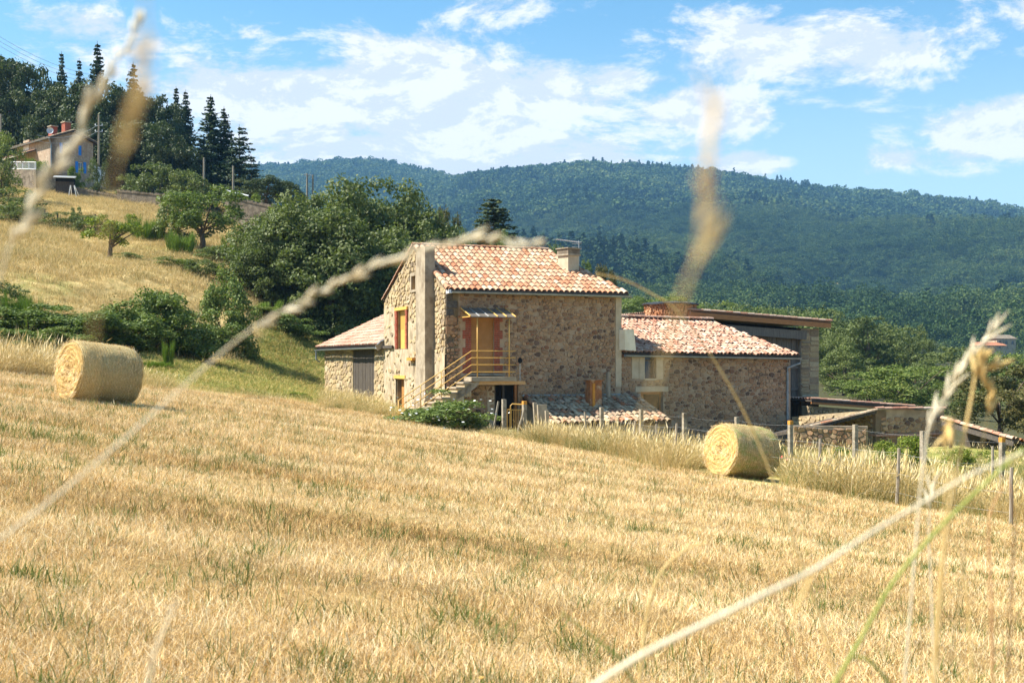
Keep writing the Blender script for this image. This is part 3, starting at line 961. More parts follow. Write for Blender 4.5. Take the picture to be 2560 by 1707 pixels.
def make_stones(fr, stones, mat, parent, proud, seed, nparts, vis=None, name='stone'):
    """the largest in view as parts, the rest joined as one stuff part"""
    rng = random.Random(seed)
    st = sorted(stones, key=lambda s: -(s[2] * s[3]) * (1 if vis is None or vis(s) else 0.01))
    for q in st[:nparts]:
        mb = MB()
        mb.add(*stone_geo(fr, q, proud * rng.uniform(0.5, 1.5), rng))
        mb.obj(name, mat, parent)
    rest = st[nparts:]
    if rest:
        mb = MB()
        for q in rest:
            mb.add(*stone_geo(fr, q, proud * rng.uniform(0.5, 1.5), rng))
        o = mb.obj('stonework', mat, parent)
        o['kind'] = 'stuff'


def tile_mesh(mat, r0=0.105, r1=0.088, L=0.46, seg=6, name='tile'):
    vs, fs = [], []
    for (y, r) in ((0, r0), (L, r1)):
        for k in range(seg + 1):
            a = math.pi * k / seg
            vs.append((r * math.cos(a), y, r * 0.82 * math.sin(a)))
    for k in range(seg + 1):
        a = math.pi * k / seg
        vs.append(((r0 - 0.016) * math.cos(a), 0, (r0 - 0.016) * 0.82 * math.sin(a)))
    n = seg + 1
    for k in range(seg):
        fs.append((k, k + 1, n + k + 1, n + k))
        fs.append((k + 1, k, 2 * n + k, 2 * n + k + 1))
    me = bpy.data.meshes.new(name)
    me.from_pydata(vs, [], fs)
    me.materials.append(mat)
    return me, vs, fs


def slope_mat(pt, E, S, nrm, up, jit=0.0, tilt=0.0, rng=random):
    X = S.cross(nrm)
    m = Matrix((X, S, nrm)).transposed().to_4x4()
    m.translation = pt + nrm * up
    return m @ Matrix.Rotation(jit, 4, 'Z') @ Matrix.Rotation(tilt, 4, 'X')


def tiled_roof(parent, O, E, S, width, length, mat, cols, rows, nparts, seed, lo=None, hi=None, slab=0.10, jit=0.02, under=None, r=None, slabmat='wood_dark', roofname='roof', mess=0.008):
    """roof slab with pan channels; cover tiles on it. O: eave corner, E: unit along eave, S: unit up the slope; lo(t)/hi(t): skewed ends by t along slope"""
    rng = random.Random(seed)
    nrm = E.cross(S)
    if nrm.z < 0:
        nrm = -nrm
    lo = lo or (lambda t: 0.0)
    hi = hi or (lambda t: width)
    mb = MB()
    a, b, c, d = O + E * lo(0), O + E * hi(0), O + E * hi(1) + S * length, O + E * lo(1) + S * length
    dn = -nrm * slab
    mb.add([a, b, c, d, a + dn, b + dn, c + dn, d + dn], [(0, 1, 2, 3), (7, 6, 5, 4), (0, 4, 5, 1), (1, 5, 6, 2), (2, 6, 7, 3), (3, 7, 4, 0)])
    roof = mb.obj(roofname, MT[slabmat], parent)
    sp = width / cols
    ex = length / rows
    pan = MB()
    for k in range(cols + 1):
        pts = []
        for (t, e) in ((0, 0), (1, 1)):
            u0, u1 = k * sp - sp / 2, k * sp + sp / 2
            for q in range(5):
                u = min(max(u0 + (u1 - u0) * q / 4, lo(t)), hi(t))
                pts.append(O + E * u + S * (length * t) + nrm * (0.012 + 0.038 * (abs(q - 2) / 2) ** 2))
        pan.add(pts, [(q, q + 1, 6 + q, 5 + q) for q in range(4)])
    pan.obj('pan_tile', under or MT['pan'], roof)['kind'] = 'stuff'
    r = r or sp * 0.46
    me, vs, fs = tile_mesh(mat, r, r * 0.84, ex * 1.22)
    lst = []
    for j in range(rows):
        for k in range(cols):
            u = (k + 0.5) * sp
            t = j / rows
            if lo(t) + sp * 0.3 <= u <= hi(t) - sp * 0.3:
                lst.append((j, u))
    lst.sort(key=lambda q: q[0])
    rest = MB()
    for i, (j, u) in enumerate(lst):
        pt = O + E * (u + rng.uniform(-mess, mess)) + S * (j * ex - 0.05 + rng.uniform(-mess, mess) * 2)
        m = slope_mat(pt, E, S, nrm, 0.035 + rng.uniform(0, mess), rng.uniform(-jit, jit), -0.055)
        if i < nparts:
            o = link('tile', me, roof)
            o.matrix_basis = m
        else:
            rest.add([m @ Vector(v) for v in vs], fs)
    if rest.v:
        rest.obj('cover_tile', mat, roof)['kind'] = 'stuff'
    return roof


def cap_row(parent, p0, p1, mat, n, r=0.12, nparts=99, name='ridge_tile', upv=ZZ):
    p0, p1 = Vector(p0), Vector(p1)
    S = (p1 - p0).normalized()
    nrm = (upv - S * upv.dot(S)).normalized()
    L = (p1 - p0).length / n
    me, vs, fs = tile_mesh(mat, r, r * 0.88, L * 1.12, name=name)
    for k in range(n):
        o = link(name, me, parent)
        o.matrix_basis = slope_mat(p0 + S * (k * L), None, S, nrm, random.uniform(0, 0.012), random.uniform(-.02, .02), -0.02)


def gutter(parent, p0, p1, r=0.07, mat='zinc'):
    mb = MB()
    p0, p1 = Vector(p0), Vector(p1)
    t = (p1 - p0).normalized()
    side = t.cross(ZZ).normalized()
    n = 8
    ring = [(side * math.cos(math.pi * k / n) - ZZ * math.sin(math.pi * k / n)) * r for k in range(n + 1)]
    ring2 = [q * 0.86 for q in ring]
    pts = [p + q for p in (p0, p1) for q in ring] + [p + q for p in (p0, p1) for q in ring2]
    m = n + 1
    fs = []
    for k in range(n):
        fs += [(k, k + 1, m + k + 1, m + k), (2 * m + k + 1, 2 * m + k, 3 * m + k, 3 * m + k + 1), (k, 2 * m + k, 2 * m + k + 1, k + 1), (m + k, m + k + 1, 3 * m + k + 1, 3 * m + k)]
    fs += [(0, m, 3 * m, 2 * m), (n, 2 * m + n, 3 * m + n, m + n)]
    mb.add(pts, fs)
    return mb.obj('gutter', MT[mat], parent)


def fbox(fr, name, mat, parent, u0, u1, n0, n1, z0, z1):
    mb = MB()
    fr.box(mb, u0, u1, n0, n1, z0, z1)
    return mb.obj(name, MT[mat] if isinstance(mat, str) else mat, parent)


# ------------------------------------------------------------------ the farmhouse
LF, WG = 7.43, 8.3          # facade length, gable width
ZE, ZR = 4.06, 5.98         # eave and ridge height
PITCH = math.atan2(ZR - ZE, WG / 2)
ROOT_H = empty('farmhouse', HP(0, 0, -1.6), 'two storey stone farmhouse with new clay tile roof, ochre shuttered door and concrete chimney', 'farmhouse')


def shutter_leaf(fr, parent, u0, u1, n, z0, z1, mat, slats=14):
    s = fbox(fr, 'shutter', mat, parent, u0, u1, n, n + 0.035, z0, z1)
    mb = MB()
    h = (z1 - z0)
    for k in range(slats):
        z = z0 + h * (0.52 + 0.42 * k / slats)
        fr.box(mb, u0 + 0.05, u1 - 0.05, n + 0.036, n + 0.046, z, z + h * 0.012)
    mb.obj('louvre', mat, s)['kind'] = 'stuff'
    return s


def build_farmhouse():
    root = ROOT_H
    fa = Frame(C0, UU, -VV)
    ga = Frame(C0, VV, -UU)
    # ---- facade
    du0, du1 = fa.u_at(1178), fa.u_at(1235)
    dz0, dz1 = 0.87, 3.02
    gu0, gu1 = fa.u_at(1236), fa.u_at(1296)
    gz1 = fa.z_at(1260, 962)
    ops = [(du0, du1, dz0, dz1), (gu0, gu1, -2.2, gz1)]
    ztop = lambda u: ZE
    w = wall_core(fa, 0, LF, -2.6, ztop, [], ops).obj('wall', MT['mortar'], root)
    brick_zone = (du0 - 0.42, du1 + 0.42, dz0 - 0.02, dz1 + 0.05)
    st = lay_stones(fa, 0.02, LF - 0.26, -1.8, ztop, [brick_zone, ops[1], (0, 0.55, 3.1, 4.05)], (0.09, 0.17), (0.11, 0.33), 21, gap=0.030, skip=0.05)
    lean = lambda s: not (s[0] > 3.1 and s[1] < 0.0)
    make_stones(fa, st, MT['stone_shade'], w, 0.034, 5, 300, lean)
    for (u0, u1, z0, z1) in ((-0.0, 0.44, 3.36, 3.62), (0.0, 0.30, 3.06, 3.31), (0.0, 0.26, 3.67, 3.92), (0.0, 0.42, 2.72, 3.0), (0.0, 0.34, 2.35, 2.66)):
        fbox(fa, 'quoin', 'stone_dark' if z0 > 3.05 else 'stone_shade', w, u0, u1, -0.05, 0.03, z0, z1)
    # right hand rendered quoin strip
    fbox(fa, 'corner_strip', 'pale', w, LF - 0.24, LF + 0.02, -0.1, 0.035, 0.3, ZE - 0.05)
    # brick jambs, toothed
    rng = random.Random(4)
    bm = MB()
    fa2 = fa
    n = 0
    rows = 26
    bh = (dz1 - dz0) / rows
    for side in (-1, 1):
        for k in range(rows):
            z = dz0 + k * bh
            tooth = 0.36 if (k // 4) % 2 == 0 else 0.24
            e0 = du0 if side < 0 else du1
            us = [0.0, 0.115, 0.24] if tooth < 0.3 else [0.0, 0.12, 0.24, 0.36]
            if k % 2 and tooth > 0.3:
                us = [0.0, 0.18, 0.36]
            for a, b in zip(us[:-1], us[1:]):
                ua, ub = (e0 - b, e0 - a) if side < 0 else (e0 + a, e0 + b)
                fbox(fa, 'brick', 'brick', w, ua + 0.006, ub - 0.006, -0.02, 0.014 + rng.uniform(0, 0.006), z + 0.006, z + bh - 0.008)
    # entrance: folding shutters shut over the door
    m = (du0 + du1) / 2
    for a, b in ((du0, du0 + (du1 - du0) * 0.33), (du0 + (du1 - du0) * 0.335, du1 - 0.0)):
        shutter_leaf(fa, root, a + 0.004, b - 0.004, -0.12, dz0 + 0.01, dz1 - 0.01, MT['shutter'], 18)
    fbox(fa, 'door_sill', 'concrete', root, du0 - 0.15, du1 + 0.15, 0.0, 0.10, dz0 - 0.09, dz0)
    # ground floor opening
    fbox(fa, 'cellar_door', 'dark', root, gu0, gu1, -0.26, -0.22, -2.2, gz1)
    for u in (gu0 + 0.0, gu0 + 0.36, gu1 - 0.12):
        fbox(fa, 'door_frame', 'wood_dark' if u != gu1 - 0.12 else 'fascia', root, u, u + 0.09, -0.2, -0.08, -2.2, gz1 - 0.002)
    fbox(fa, 'jamb', 'pale', root, gu0 - 0.30, gu0 - 0.01, -0.05, 0.03, -2.2, gz1 - 0.05)
    # ---- gable
    gb = lambda u: ZE + (ZR - ZE) * (1 - abs(u - WG / 2) / (WG / 2)) - 0.02
    at0, at1 = ga.u_at(1043.5), ga.u_at(1033)
    az0, az1 = ga.z_at(1038, 724), ga.z_at(1038, 690)
    w0, w1 = ga.u_at(1016), ga.u_at(995)
    wz0, wz1 = ga.z_at(1006, 872), ga.z_at(1006, 776)
    l0, l1 = ga.u_at(1013), ga.u_at(993)
    lz0, lz1 = -1.2, ga.z_at(1003, 947)
    gops = [(at0, at1, az0, az1), (w0, w1, wz0, wz1), (l0, l1, lz0, lz1)]
    gw = wall_core(ga, 0, WG, -2.6, gb, [WG / 2], gops, 0.3).obj('wall', MT['mortar_gable'], root)
    pu0, pu1 = ga.u_at(1087), ga.u_at(1063)
    rt = lambda u: (ga.z_at(1000, 765) if u > 5.0 else ga.z_at(1040, 800 + (5 - u) * 6)) if u > pu1 else 1.6
    bz = [(w0 - 0.5, w1 + 0.5, wz0 - 0.1, wz1 + 0.25), (at0 - 0.25, at1 + 0.25, az0 - 0.1, az1 + 0.15), (l0 - 0.1, l1 + 0.1, lz0, lz1 + 0.1), (pu0 - 0.02, pu1 + 0.02, -3, 9)]
    st = lay_stones(ga, 0.02, WG - 0.02, -1.0, gb, bz, (0.13, 0.24), (0.18, 0.5), 33, gap=0.04)
    up = [s for s in st if s[1] > rt(s[0])]
    make_stones(ga, up, MT['stone_gable'], gw, 0.04, 9, 0)
    # lower wall: worn render over the stones, with a ragged edge
    mb = MB()
    for k in range(60):
        ua, ub = WG * k / 60, WG * (k + 1) / 60
        if pu0 < (ua + ub) / 2 < pu1:
            continue
        seg = [(-2.6, None)]
        za = rt(ua) + 0.22 * (mnoise.noise((ua * 2.3, 1, 0)) + 0.5 * mnoise.noise((ua * 6.1, 2, 0)))
        zb = rt(ub) + 0.22 * (mnoise.noise((ub * 2.3, 1, 0)) + 0.5 * mnoise.noise((ub * 6.1, 2, 0)))
        um = (ua + ub) / 2
        ops_k = sorted([o for o in ((w0 - 0.35, w1 + 0.35, wz0 - 0.02, wz1 + 0.2), (l0 - 0.06, l1 + 0.06, lz0, lz1 + 0.06)) if o[0] < um < o[1]], key=lambda o: o[2])
        z = -2.6
        for o in ops_k:
            if z < o[2]:
                mb.add([ga.p(ua, 0.05, z), ga.p(ub, 0.05, z), ga.p(ub, 0.05, o[2]), ga.p(ua, 0.05, o[2])], [(0, 1, 2, 3)])
            z = o[3]
        if z < min(za, zb):
            mb.add([ga.p(ua, 0.05, z), ga.p(ub, 0.05, z), ga.p(ub, 0.05, zb), ga.p(ua, 0.05, za), ga.p(ua, 0.0, za), ga.p(ub, 0.0, zb)], [(0, 1, 2, 3), (3, 2, 5, 4)])
    mb.obj('render_coat', MT['render'], gw)
    thru = lay_stones(ga, 0.05, WG - 0.05, -0.9, lambda u: rt(u) - 0.05, bz, (0.12, 0.22), (0.2, 0.55), 35, gap=0.06, skip=0.62)
    make_stones(ga, thru, MT['stone_gable'], gw, 0.064, 10, 0)
    # flue pilaster running up the gable
    fbox(ga, 'flue_pilaster', 'concrete', root, pu0 + 0.0, pu1 - 0.02, 0.0, 0.40, -0.2, ga.z_at(1066, 622))
    # windows of the gable
    wf = [fbox(ga, 'brick_jamb', 'brick', gw, a, b, 0.0, 0.03, wz0, wz1) for a, b in ((w1, w1 + 0.24), (w0 - 0.24, w0))]
    for k in range(18):
        for (a, b) in ((w1, w1 + 0.25), (w0 - 0.25, w0)):
            z = wz0 + (wz1 - wz0) * k / 18
            fbox(ga, 'brick', 'brick', gw, a + 0.005, b - 0.005 + (0.08 if (k // 3) % 2 and a >= w1 else 0), 0.03, 0.06 + 0.006 * (k % 3), z + 0.008, z + (wz1 - wz0) / 18 - 0.01)
    fbox(ga, 'lintel', 'paint_yellow', gw, w0 - 0.28, w1 + 0.28, 0.0, 0.085, wz1 + 0.01, wz1 + 0.14)
    wm = (w0 + w1) / 2
    shutter_leaf(ga, root, w0 + 0.01, wm - 0.005, -0.14, wz0 + 0.01, wz1 - 0.01, MT['paint_yellow'], 16)
    shutter_leaf(ga, root, wm + 0.005, w1 - 0.01, -0.14, wz0 + 0.01, wz1 - 0.01, MT['paint_yellow'], 16)
    shutter_leaf(ga, root, at0 + 0.01, at1 - 0.01, -0.2, az0 + 0.01, az1 - 0.01, MT['paint_yellow'], 5)
    for (a, b, c, d) in ((at0 - 0.18, at0, az0 - 0.1, az1 + 0.12), (at1, at1 + 0.18, az0 - 0.1, az1 + 0.12), (at0, at1, az1, az1 + 0.12), (at0, at1, az0 - 0.1, az0)):
        fbox(ga, 'window_surround', 'concrete', root, a, b, 0.0, 0.09, c, d)
    dl = fbox(ga, 'cellar_door', 'shutter', root, l0, l1, -0.22, -0.18, lz0, lz1)
    fbox(ga, 'lintel', 'paint_yellow', root, l0 - 0.22, l1 + 0.22, 0.0, 0.09, lz1 + 0.01, lz1 + 0.15)
    fbox(ga, 'iron_bracket', 'rust_orange', root, ga.u_at(1043), ga.u_at(1029), 0.05, 0.22, ga.z_at(1036, 901), ga.z_at(1036, 894))
    # other two walls close the house
    mb = MB()
    rr = HP(LF, 0, 0)
    skew = HP(6.0, WG / 2, 0)
    ends = [(HP(LF, 0, 0), HP(6.05, WG / 2, 0), ZE, ZR - 0.05), (HP(6.05, WG / 2, 0), HP(6.05, WG, 0), ZR - 0.05, ZE), (HP(6.05, WG, 0), HP(0, WG, 0), ZE, ZE)]
    for (a, b, za, zb) in ends:
        mb.add([a + ZZ * -2.6, b + ZZ * -2.6, b + ZZ * zb, a + ZZ * za], [(0, 1, 2, 3)])
    mb.obj('back_wall', MT['mortar'], root)
    # ---- roof
    S1 = (VV * math.cos(PITCH) + ZZ * math.sin(PITCH)).normalized()
    S2 = (-VV * math.cos(PITCH) + ZZ * math.sin(PITCH)).normalized()
    ov = 0.30
    ln = WG / 2 / math.cos(PITCH) + ov
    O1 = HP(-0.02, 0, ZE + 0.10) - S1 * ov
    wid = LF + 0.22
    tiled_roof(root, O1, UU, S1, wid, ln, MT['tile_new'], 32, 12, 300, 3, hi=lambda t: wid - 1.6 * t)
    O2 = HP(0, WG, ZE + 0.10) - S2 * ov
    tiled_roof(root, O2, UU, S2, 6.1, ln, MT['tile_new'], 26, 12, 0, 4)
    cap_row(root, HP(-0.05, WG / 2, ZR + 0.14), HP(6.02, WG / 2, ZR + 0.14), MT['tile_new'], 16, 0.125)
    # verge tiles over the left gable
    cap_row(root, O1 + UU * 0.02 + ZZ * 0.05, O1 + UU * 0.02 + S1 * ln * 0.62 + ZZ * 0.05, MT['tile_new'], 8, 0.10, name='verge_tile', upv=(ZZ - UU * 0.6))
    cap_row(root, O2 + ZZ * 0.03, O2 + S2 * ln + ZZ * 0.03, MT['tile_old'], 12, 0.10, name='verge_tile', upv=(ZZ - UU * 0.3))
    gutter(root, HP(0.08, -0.42, ZE - 0.09), HP(LF + 0.25, -0.42, ZE - 0.115), 0.075)
    fbox(fa, 'fascia_board', 'wood_dark', root, 0.05, LF + 0.18, 0.27, 0.30, ZE - 0.12, ZE + 0.0)
    fbox(fa, 'eave_block', 'white', root, -0.02, 0.09, 0.05, 0.34, ZE - 0.16, ZE - 0.02)
    # chimney on the right slope
    ch = Vector(((1421 - CX) / F * 51.2, 51.2, 0))
    ang = R(40)
    X, Y = Vector((math.cos(ang), math.sin(ang), 0)), Vector((-math.sin(ang), math.cos(ang), 0))
    mb = MB()
    mb.box(ch + ZZ * 5.25, X, Y, ZZ, 0.60, 0.62, 1.0)
    c = mb.obj('chimney', MT['pale'], root)
    mb = MB()
    mb.box(ch + ZZ * 5.72, X, Y, ZZ, 0.72, 0.74, 0.07)
    mb.obj('chimney_collar', MT['concrete'], c)
    mb = MB()
    mb.box(ch + ZZ * 5.86, X, Y, ZZ, 0.66, 0.68, 0.2)
    mb.obj('chimney_top', MT['terrace'], c)
    mb = MB()
    mb.box(ch + ZZ * 5.985, X, Y, ZZ, 0.75, 0.77, 0.045)
    mb.obj('chimney_slab', MT['concrete'], c)
    # small rear roof beyond the chimney
    S3 = (VV * 0.93 + ZZ * 0.36).normalized()
    tiled_roof(root, HP(6.2, 4.3, 4.62), UU, S3, 1.5, 1.8, MT['tile_old'], 7, 5, 99, 8)
    mb = MB()
    mb.box(HP(6.95, 5.2, 2.3), UU, VV, ZZ, 1.4, 1.6, 5.3)
    mb.obj('rear_wall', MT['mortar'], root)
    # cream rendered hopper block on the right corner
    hb = Frame(HP(LF + 0.02, -0.02, 0), UU, -VV)
    z0, z1 = hb.z_at(1545, 875), hb.z_at(1545, 824)
    mb = MB()
    vs = [hb.p(-0.12, 0.04, z0), hb.p(0.02, 0.30, z0), hb.p(0.55, 0.22, z0 - 0.04), hb.p(0.55, -0.1, z0), hb.p(-0.12, 0.04, z1), hb.p(0.0, 0.28, z1), hb.p(0.46, 0.2, z1 + 0.02), hb.p(0.46, -0.1, z1 + 0.02)]
    mb.add(vs, [(0, 1, 5, 4), (1, 2, 6, 5), (2, 3, 7, 6), (4, 5, 6, 7), (3, 2, 1, 0), (0, 4, 7, 3)])
    mb.obj('hopper_block', MT['cream'], root)
    # lead flashing above the lean-to
    fbox(fa, 'flashing', 'zinc', root, 3.1, LF - 0.05, 0.02, 0.12, -0.03, 0.03)


build_farmhouse()


def build_antenna():
    b = Vector(((1447 - CX) / F * 51.4, 51.4, 5.3))
    root = empty('tv_antenna', b, 'rooftop television antenna with two comb shaped aerials beside the concrete chimney', 'antenna')
    mb = MB()
    mb.tube([b, b + ZZ * 1.05], 0.018, 5)
    mb.obj('mast', MT['steel'], root)
    for (z, ln, n, dx) in ((0.98, 1.0, 11, -0.95), (0.72, 0.45, 5, -0.2)):
        mb = MB()
        p = b + ZZ * z
        q = p + Vector((dx, 0.15, 0.14 if n > 5 else 0.0))
        mb.tube([p + Vector((0.12, 0, 0)), q], 0.010, 4)
        for k in range(n):
            c = p.lerp(q, k / (n - 1))
            mb.tube([c - Vector((0.1, -0.14, 0.0)), c + Vector((0.1, -0.14, 0.0))], 0.007, 4)
        mb.obj('aerial', MT['steel'], root)
    mb = MB()
    for k in range(4):
        z = 0.55 + 0.12 * k
        mb.tube([b + ZZ * z + Vector((-0.28, 0, 0)), b + ZZ * z + Vector((0.12, 0, 0.01))], 0.008, 4)
    mb.obj('dipole', MT['steel'], root)


build_antenna()


def build_stairs():
    fa = Frame(C0, UU, -VV)
    root = empty('outside_staircase', HP(0.6, -0.6, -1.2), 'outdoor stone staircase with ochre tube railings climbing to the shuttered door', 'staircase')
    u_l0 = 0.62
    u_l1 = 2.42
    zl = 0.74
    fbox(fa, 'landing', 'concrete', root, u_l0, u_l1, 0.02, 1.16, zl - 0.16, zl)
    fbox(fa, 'beam', 'plank', root, u_l0 + 0.1, u_l1 + 0.42, 0.90, 1.04, zl - 0.29, zl - 0.162)
    n = 10
    run = 2.85 / n
    rise = 0.185
    for k in range(n):
        u1 = u_l0 - k * run
        zt = zl - (k + 1) * rise
        mb = MB()
        fa.box(mb, u1 - run - 0.04, u1, 0.06, 1.14, zt - 0.06, zt)
        mb.obj('step', MT['concrete'], root)
        fbox(fa, 'riser', 'stone_gable', root, u1 - run + 0.02, u1, 0.10, 1.10, zt - 0.55, zt - 0.062)
    # curved soffit block under the top steps
    mb = MB()
    vs = []
    for nn in (0.12, 1.10):
        vs += [fa.p(u_l0 + 0.35, nn, zl - 0.165), fa.p(u_l0 + 0.22, nn, zl - 0.36), fa.p(u_l0 - 0.15, nn, zl - 0.62), fa.p(u_l0 - 0.6, nn, zl - 0.85), fa.p(u_l0 - 0.6, nn, zl - 0.58), fa.p(u_l0, nn, zl - 0.2)]
    mb.add(vs, [(0, 1, 2, 3, 4, 5), (11, 10, 9, 8, 7, 6)] + [(k, (k + 1) % 6, 6 + (k + 1) % 6, 6 + k) for k in range(6)])
    mb.obj('soffit', MT['concrete'], root)
    nr = 1.06
    zs = [zl + 0.98, zl + 0.72, zl + 0.46, zl + 0.19]
    for z in zs:
        mb = MB()
        mb.tube([fa.p(u_l0 - 2.85, nr, z - 1.84), fa.p(u_l0 + 0.03, nr, z), fa.p(u_l1, nr, z), fa.p(u_l1, 0.03, z)], 0.017, 6)
        mb.obj('rail', MT['paint_yellow'], root, True)
    for (u, z0, z1) in ((fa.u_at(1193) * 0 + ray_u(1193, fa.p(0, nr, 0), UU), zl - 0.05, 2.98), (ray_u(1272.5, fa.p(0, nr, 0), UU), zl - 0.05, 2.98)):
        mb = MB()
        mb.tube([fa.p(u, nr + 0.02, z0), fa.p(u, nr + 0.02, z1)], 0.022, 6)
        mb.obj('post', MT['paint_yellow'], root, True)
    for k, u in enumerate((-0.55, -1.35, -2.2)):
        mb = MB()
        zt = zl + 0.98 - 1.84 * (u_l0 - u) / 2.85
        mb.tube([fa.p(u, nr + 0.01, zt - 1.05), fa.p(u, nr + 0.01, zt)], 0.018, 6)
        mb.obj('post', MT['paint_yellow'], root, True)
    # awning
    ro = empty('door_awning', HP(1.4, -0.5, 3.2), 'small sloping sheet awning with ochre frame over the shuttered door', 'awning')
    a0, a1 = 0.57, 2.40
    zb, zf, pr = 3.36, 3.00, 1.14
    mb = MB()
    mb.add([fa.p(a0, 0.02, zb), fa.p(a1, 0.02, zb), fa.p(a1, pr, zf), fa.p(a0, pr, zf), fa.p(a0, 0.02, zb + 0.012), fa.p(a1, 0.02, zb + 0.012), fa.p(a1, pr, zf + 0.012), fa.p(a0, pr, zf + 0.012)], [(0, 1, 2, 3), (7, 6, 5, 4), (0, 4, 5, 1), (1, 5, 6, 2), (2, 6, 7, 3), (3, 7, 4, 0)])
    mb.obj('awning_sheet', MT['poly'], ro)
    for k in range(6):
        u = a0 + (a1 - a0) * k / 5
        mb = MB()
        mb.tube([fa.p(u, 0.02, zb + 0.02), fa.p(u, pr + 0.01, zf + 0.02)], 0.022, 5)
        mb.obj('rib', MT['paint_yellow'] if k in (0, 3, 4, 5) else MT['steel'], ro)
    for u in (a0, a1):
        mb = MB()
        mb.tube([fa.p(u, 0.02, zf), fa.p(u, pr, zf)], 0.02, 5)
        mb.obj('bracket', MT['paint_yellow'], ro)
    mb = MB()
    mb.tube([fa.p(a0, pr, zf - 0.01), fa.p(a1, pr, zf - 0.01)], 0.018, 5)
    mb.obj('front_bar', MT['wood_grey'], ro)
    # lamp by the landing
    pl = fa.p(ray_u(1300, fa.p(0, 0.95, 0), UU), 0.95, 0.55)
    lr = empty('garden_lamp', pl, 'small black globe lamp on a thin steel pole at the landing end', 'lamp')
    mb = MB()
    mb.tube([pl, pl + ZZ * 0.72], 0.014, 5)
    mb.obj('pole', MT['steel'], lr)
    mb = MB()
    mb.tube([pl + ZZ * z for z in (0.70, 0.74, 0.80, 0.88, 0.92)], [0.03, 0.07, 0.09, 0.07, 0.02], 8)
    mb.obj('lamp_head', MT['dark'], lr)


build_stairs()


def build_annex():
    """lean-to barn against the back corner, its wall flush with the gable"""
    ga = Frame(C0, VV, -UU)
    a0, a1 = WG + 0.02, ga.u_at(813)
    root = empty('barn_annex', HP(0, a0, -1), 'low sunlit stone barn with dark plank door joined to the back of the farmhouse', 'barn')
    ze = ga.z_at(930, 858)
    d0, d1 = ga.u_at(936), ga.u_at(882)
    dz1 = ga.z_at(910, 872)
    ops = [(d0, d1, -1.6, dz1)]
    zt = lambda u: ze
    w = wall_core(ga, a0, a1, -2.4, zt, [], ops).obj('wall', MT['mortar_gable'], root)
    st = lay_stones(ga, a0, a1, -1.0, zt, [(d0 - 0.05, d1 + 0.05, -2, dz1 + 0.05)], (0.15, 0.27), (0.25, 0.75), 55, gap=0.045)
    make_stones(ga, st, MT['stone_gable'], w, 0.035, 3, 300)
    n = 9
    for k in range(n):
        u = d0 + (d1 - d0) * k / n
        fbox(ga, 'plank', 'wood_dark', root, u + 0.008, u + (d1 - d0) / n - 0.008, -0.08, -0.045 + 0.008 * (k % 3), -1.4, dz1 - 0.01)
    fbox(ga, 'door_backing', 'dark', root, d0, d1, -0.2, -0.15, -1.4, dz1)
    fbox(ga, 'door_track', 'wood_dark', root, ga.u_at(988), d1, 0.08, 0.16, dz1 - 0.02, dz1 + 0.10)
    # end wall towards the meadow and the back
    mb = MB()
    e0, e1 = ga.p(a1, 0, 0), ga.p(a1, -5.2, 0)
    mb.add([e0 + ZZ * -2.4, e1 + ZZ * -2.4, e1 + ZZ * (ze + 2.4), e0 + ZZ * ze], [(0, 1, 2, 3)])
    mb.add([ga.p(a0, 0, -2.4), ga.p(a0, -5.2, -2.4), ga.p(a0, -5.2, ze + 2.4), ga.p(a0, 0, ze)], [(0, 1, 2, 3)])
    mb.obj('end_wall', MT['mortar_gable'], root)
    pit = R(25)
    S = (UU * math.cos(pit) + ZZ * math.sin(pit)).normalized()
    E = VV
    ov = 0.36
    O = ga.p(a0 - 0.02, 0, ze + 0.06) - S * (ov / math.cos(pit)) * 1.0
    wid = a1 - a0 + 0.45
    tiled_roof(root, O, E, S, wid, 5.8, MT['tile_old'], 46, 15, 0, 12)
    cap_row(root, O + E * wid, O + E * wid + S * 5.8, MT['tile_old'], 14, 0.11, name='verge_tile')
    gutter(root, O - UU * 0.05 + ZZ * -0.10, O + E * (wid + 0.05) - UU * 0.05 + ZZ * -0.10, 0.075)
    mb = MB()
    q = O + E * wid - UU * 0.05 + ZZ * -0.15
    mb.tube([q - VV * 0.1, q - VV * 0.1 - ZZ * 0.45, q - VV * 0.1 + UU * 0.2 - ZZ * 0.6], 0.045, 7)
    mb.obj('downpipe', MT['zinc'], root)
    mb = MB()
    mb.box(O + S * 0.40 - ZZ * 0.12 - VV * 0.02, S, VV, E.cross(S), 0.9, 0.05, 0.24)
    mb.obj('verge_board', MT['concrete'], root)
    mb = MB()
    mb.tube([O - VV * 0.04 + ZZ * 0.02, O - VV * 0.04 + S * 0.15 + ZZ * 0.09, O - VV * 0.04 + S * 0.85 + ZZ * 0.07], 0.045, 7)
    mb.obj('verge_flashing', MT['zinc'], root)


build_annex()

A2 = R(26)
U2, V2 = Vector((math.cos(A2), math.sin(A2), 0)), Vector((-math.sin(A2), math.cos(A2), 0))
W0P = HP(LF + 0.03, 0.03, 0)
WF = Frame(W0P, U2, -V2)


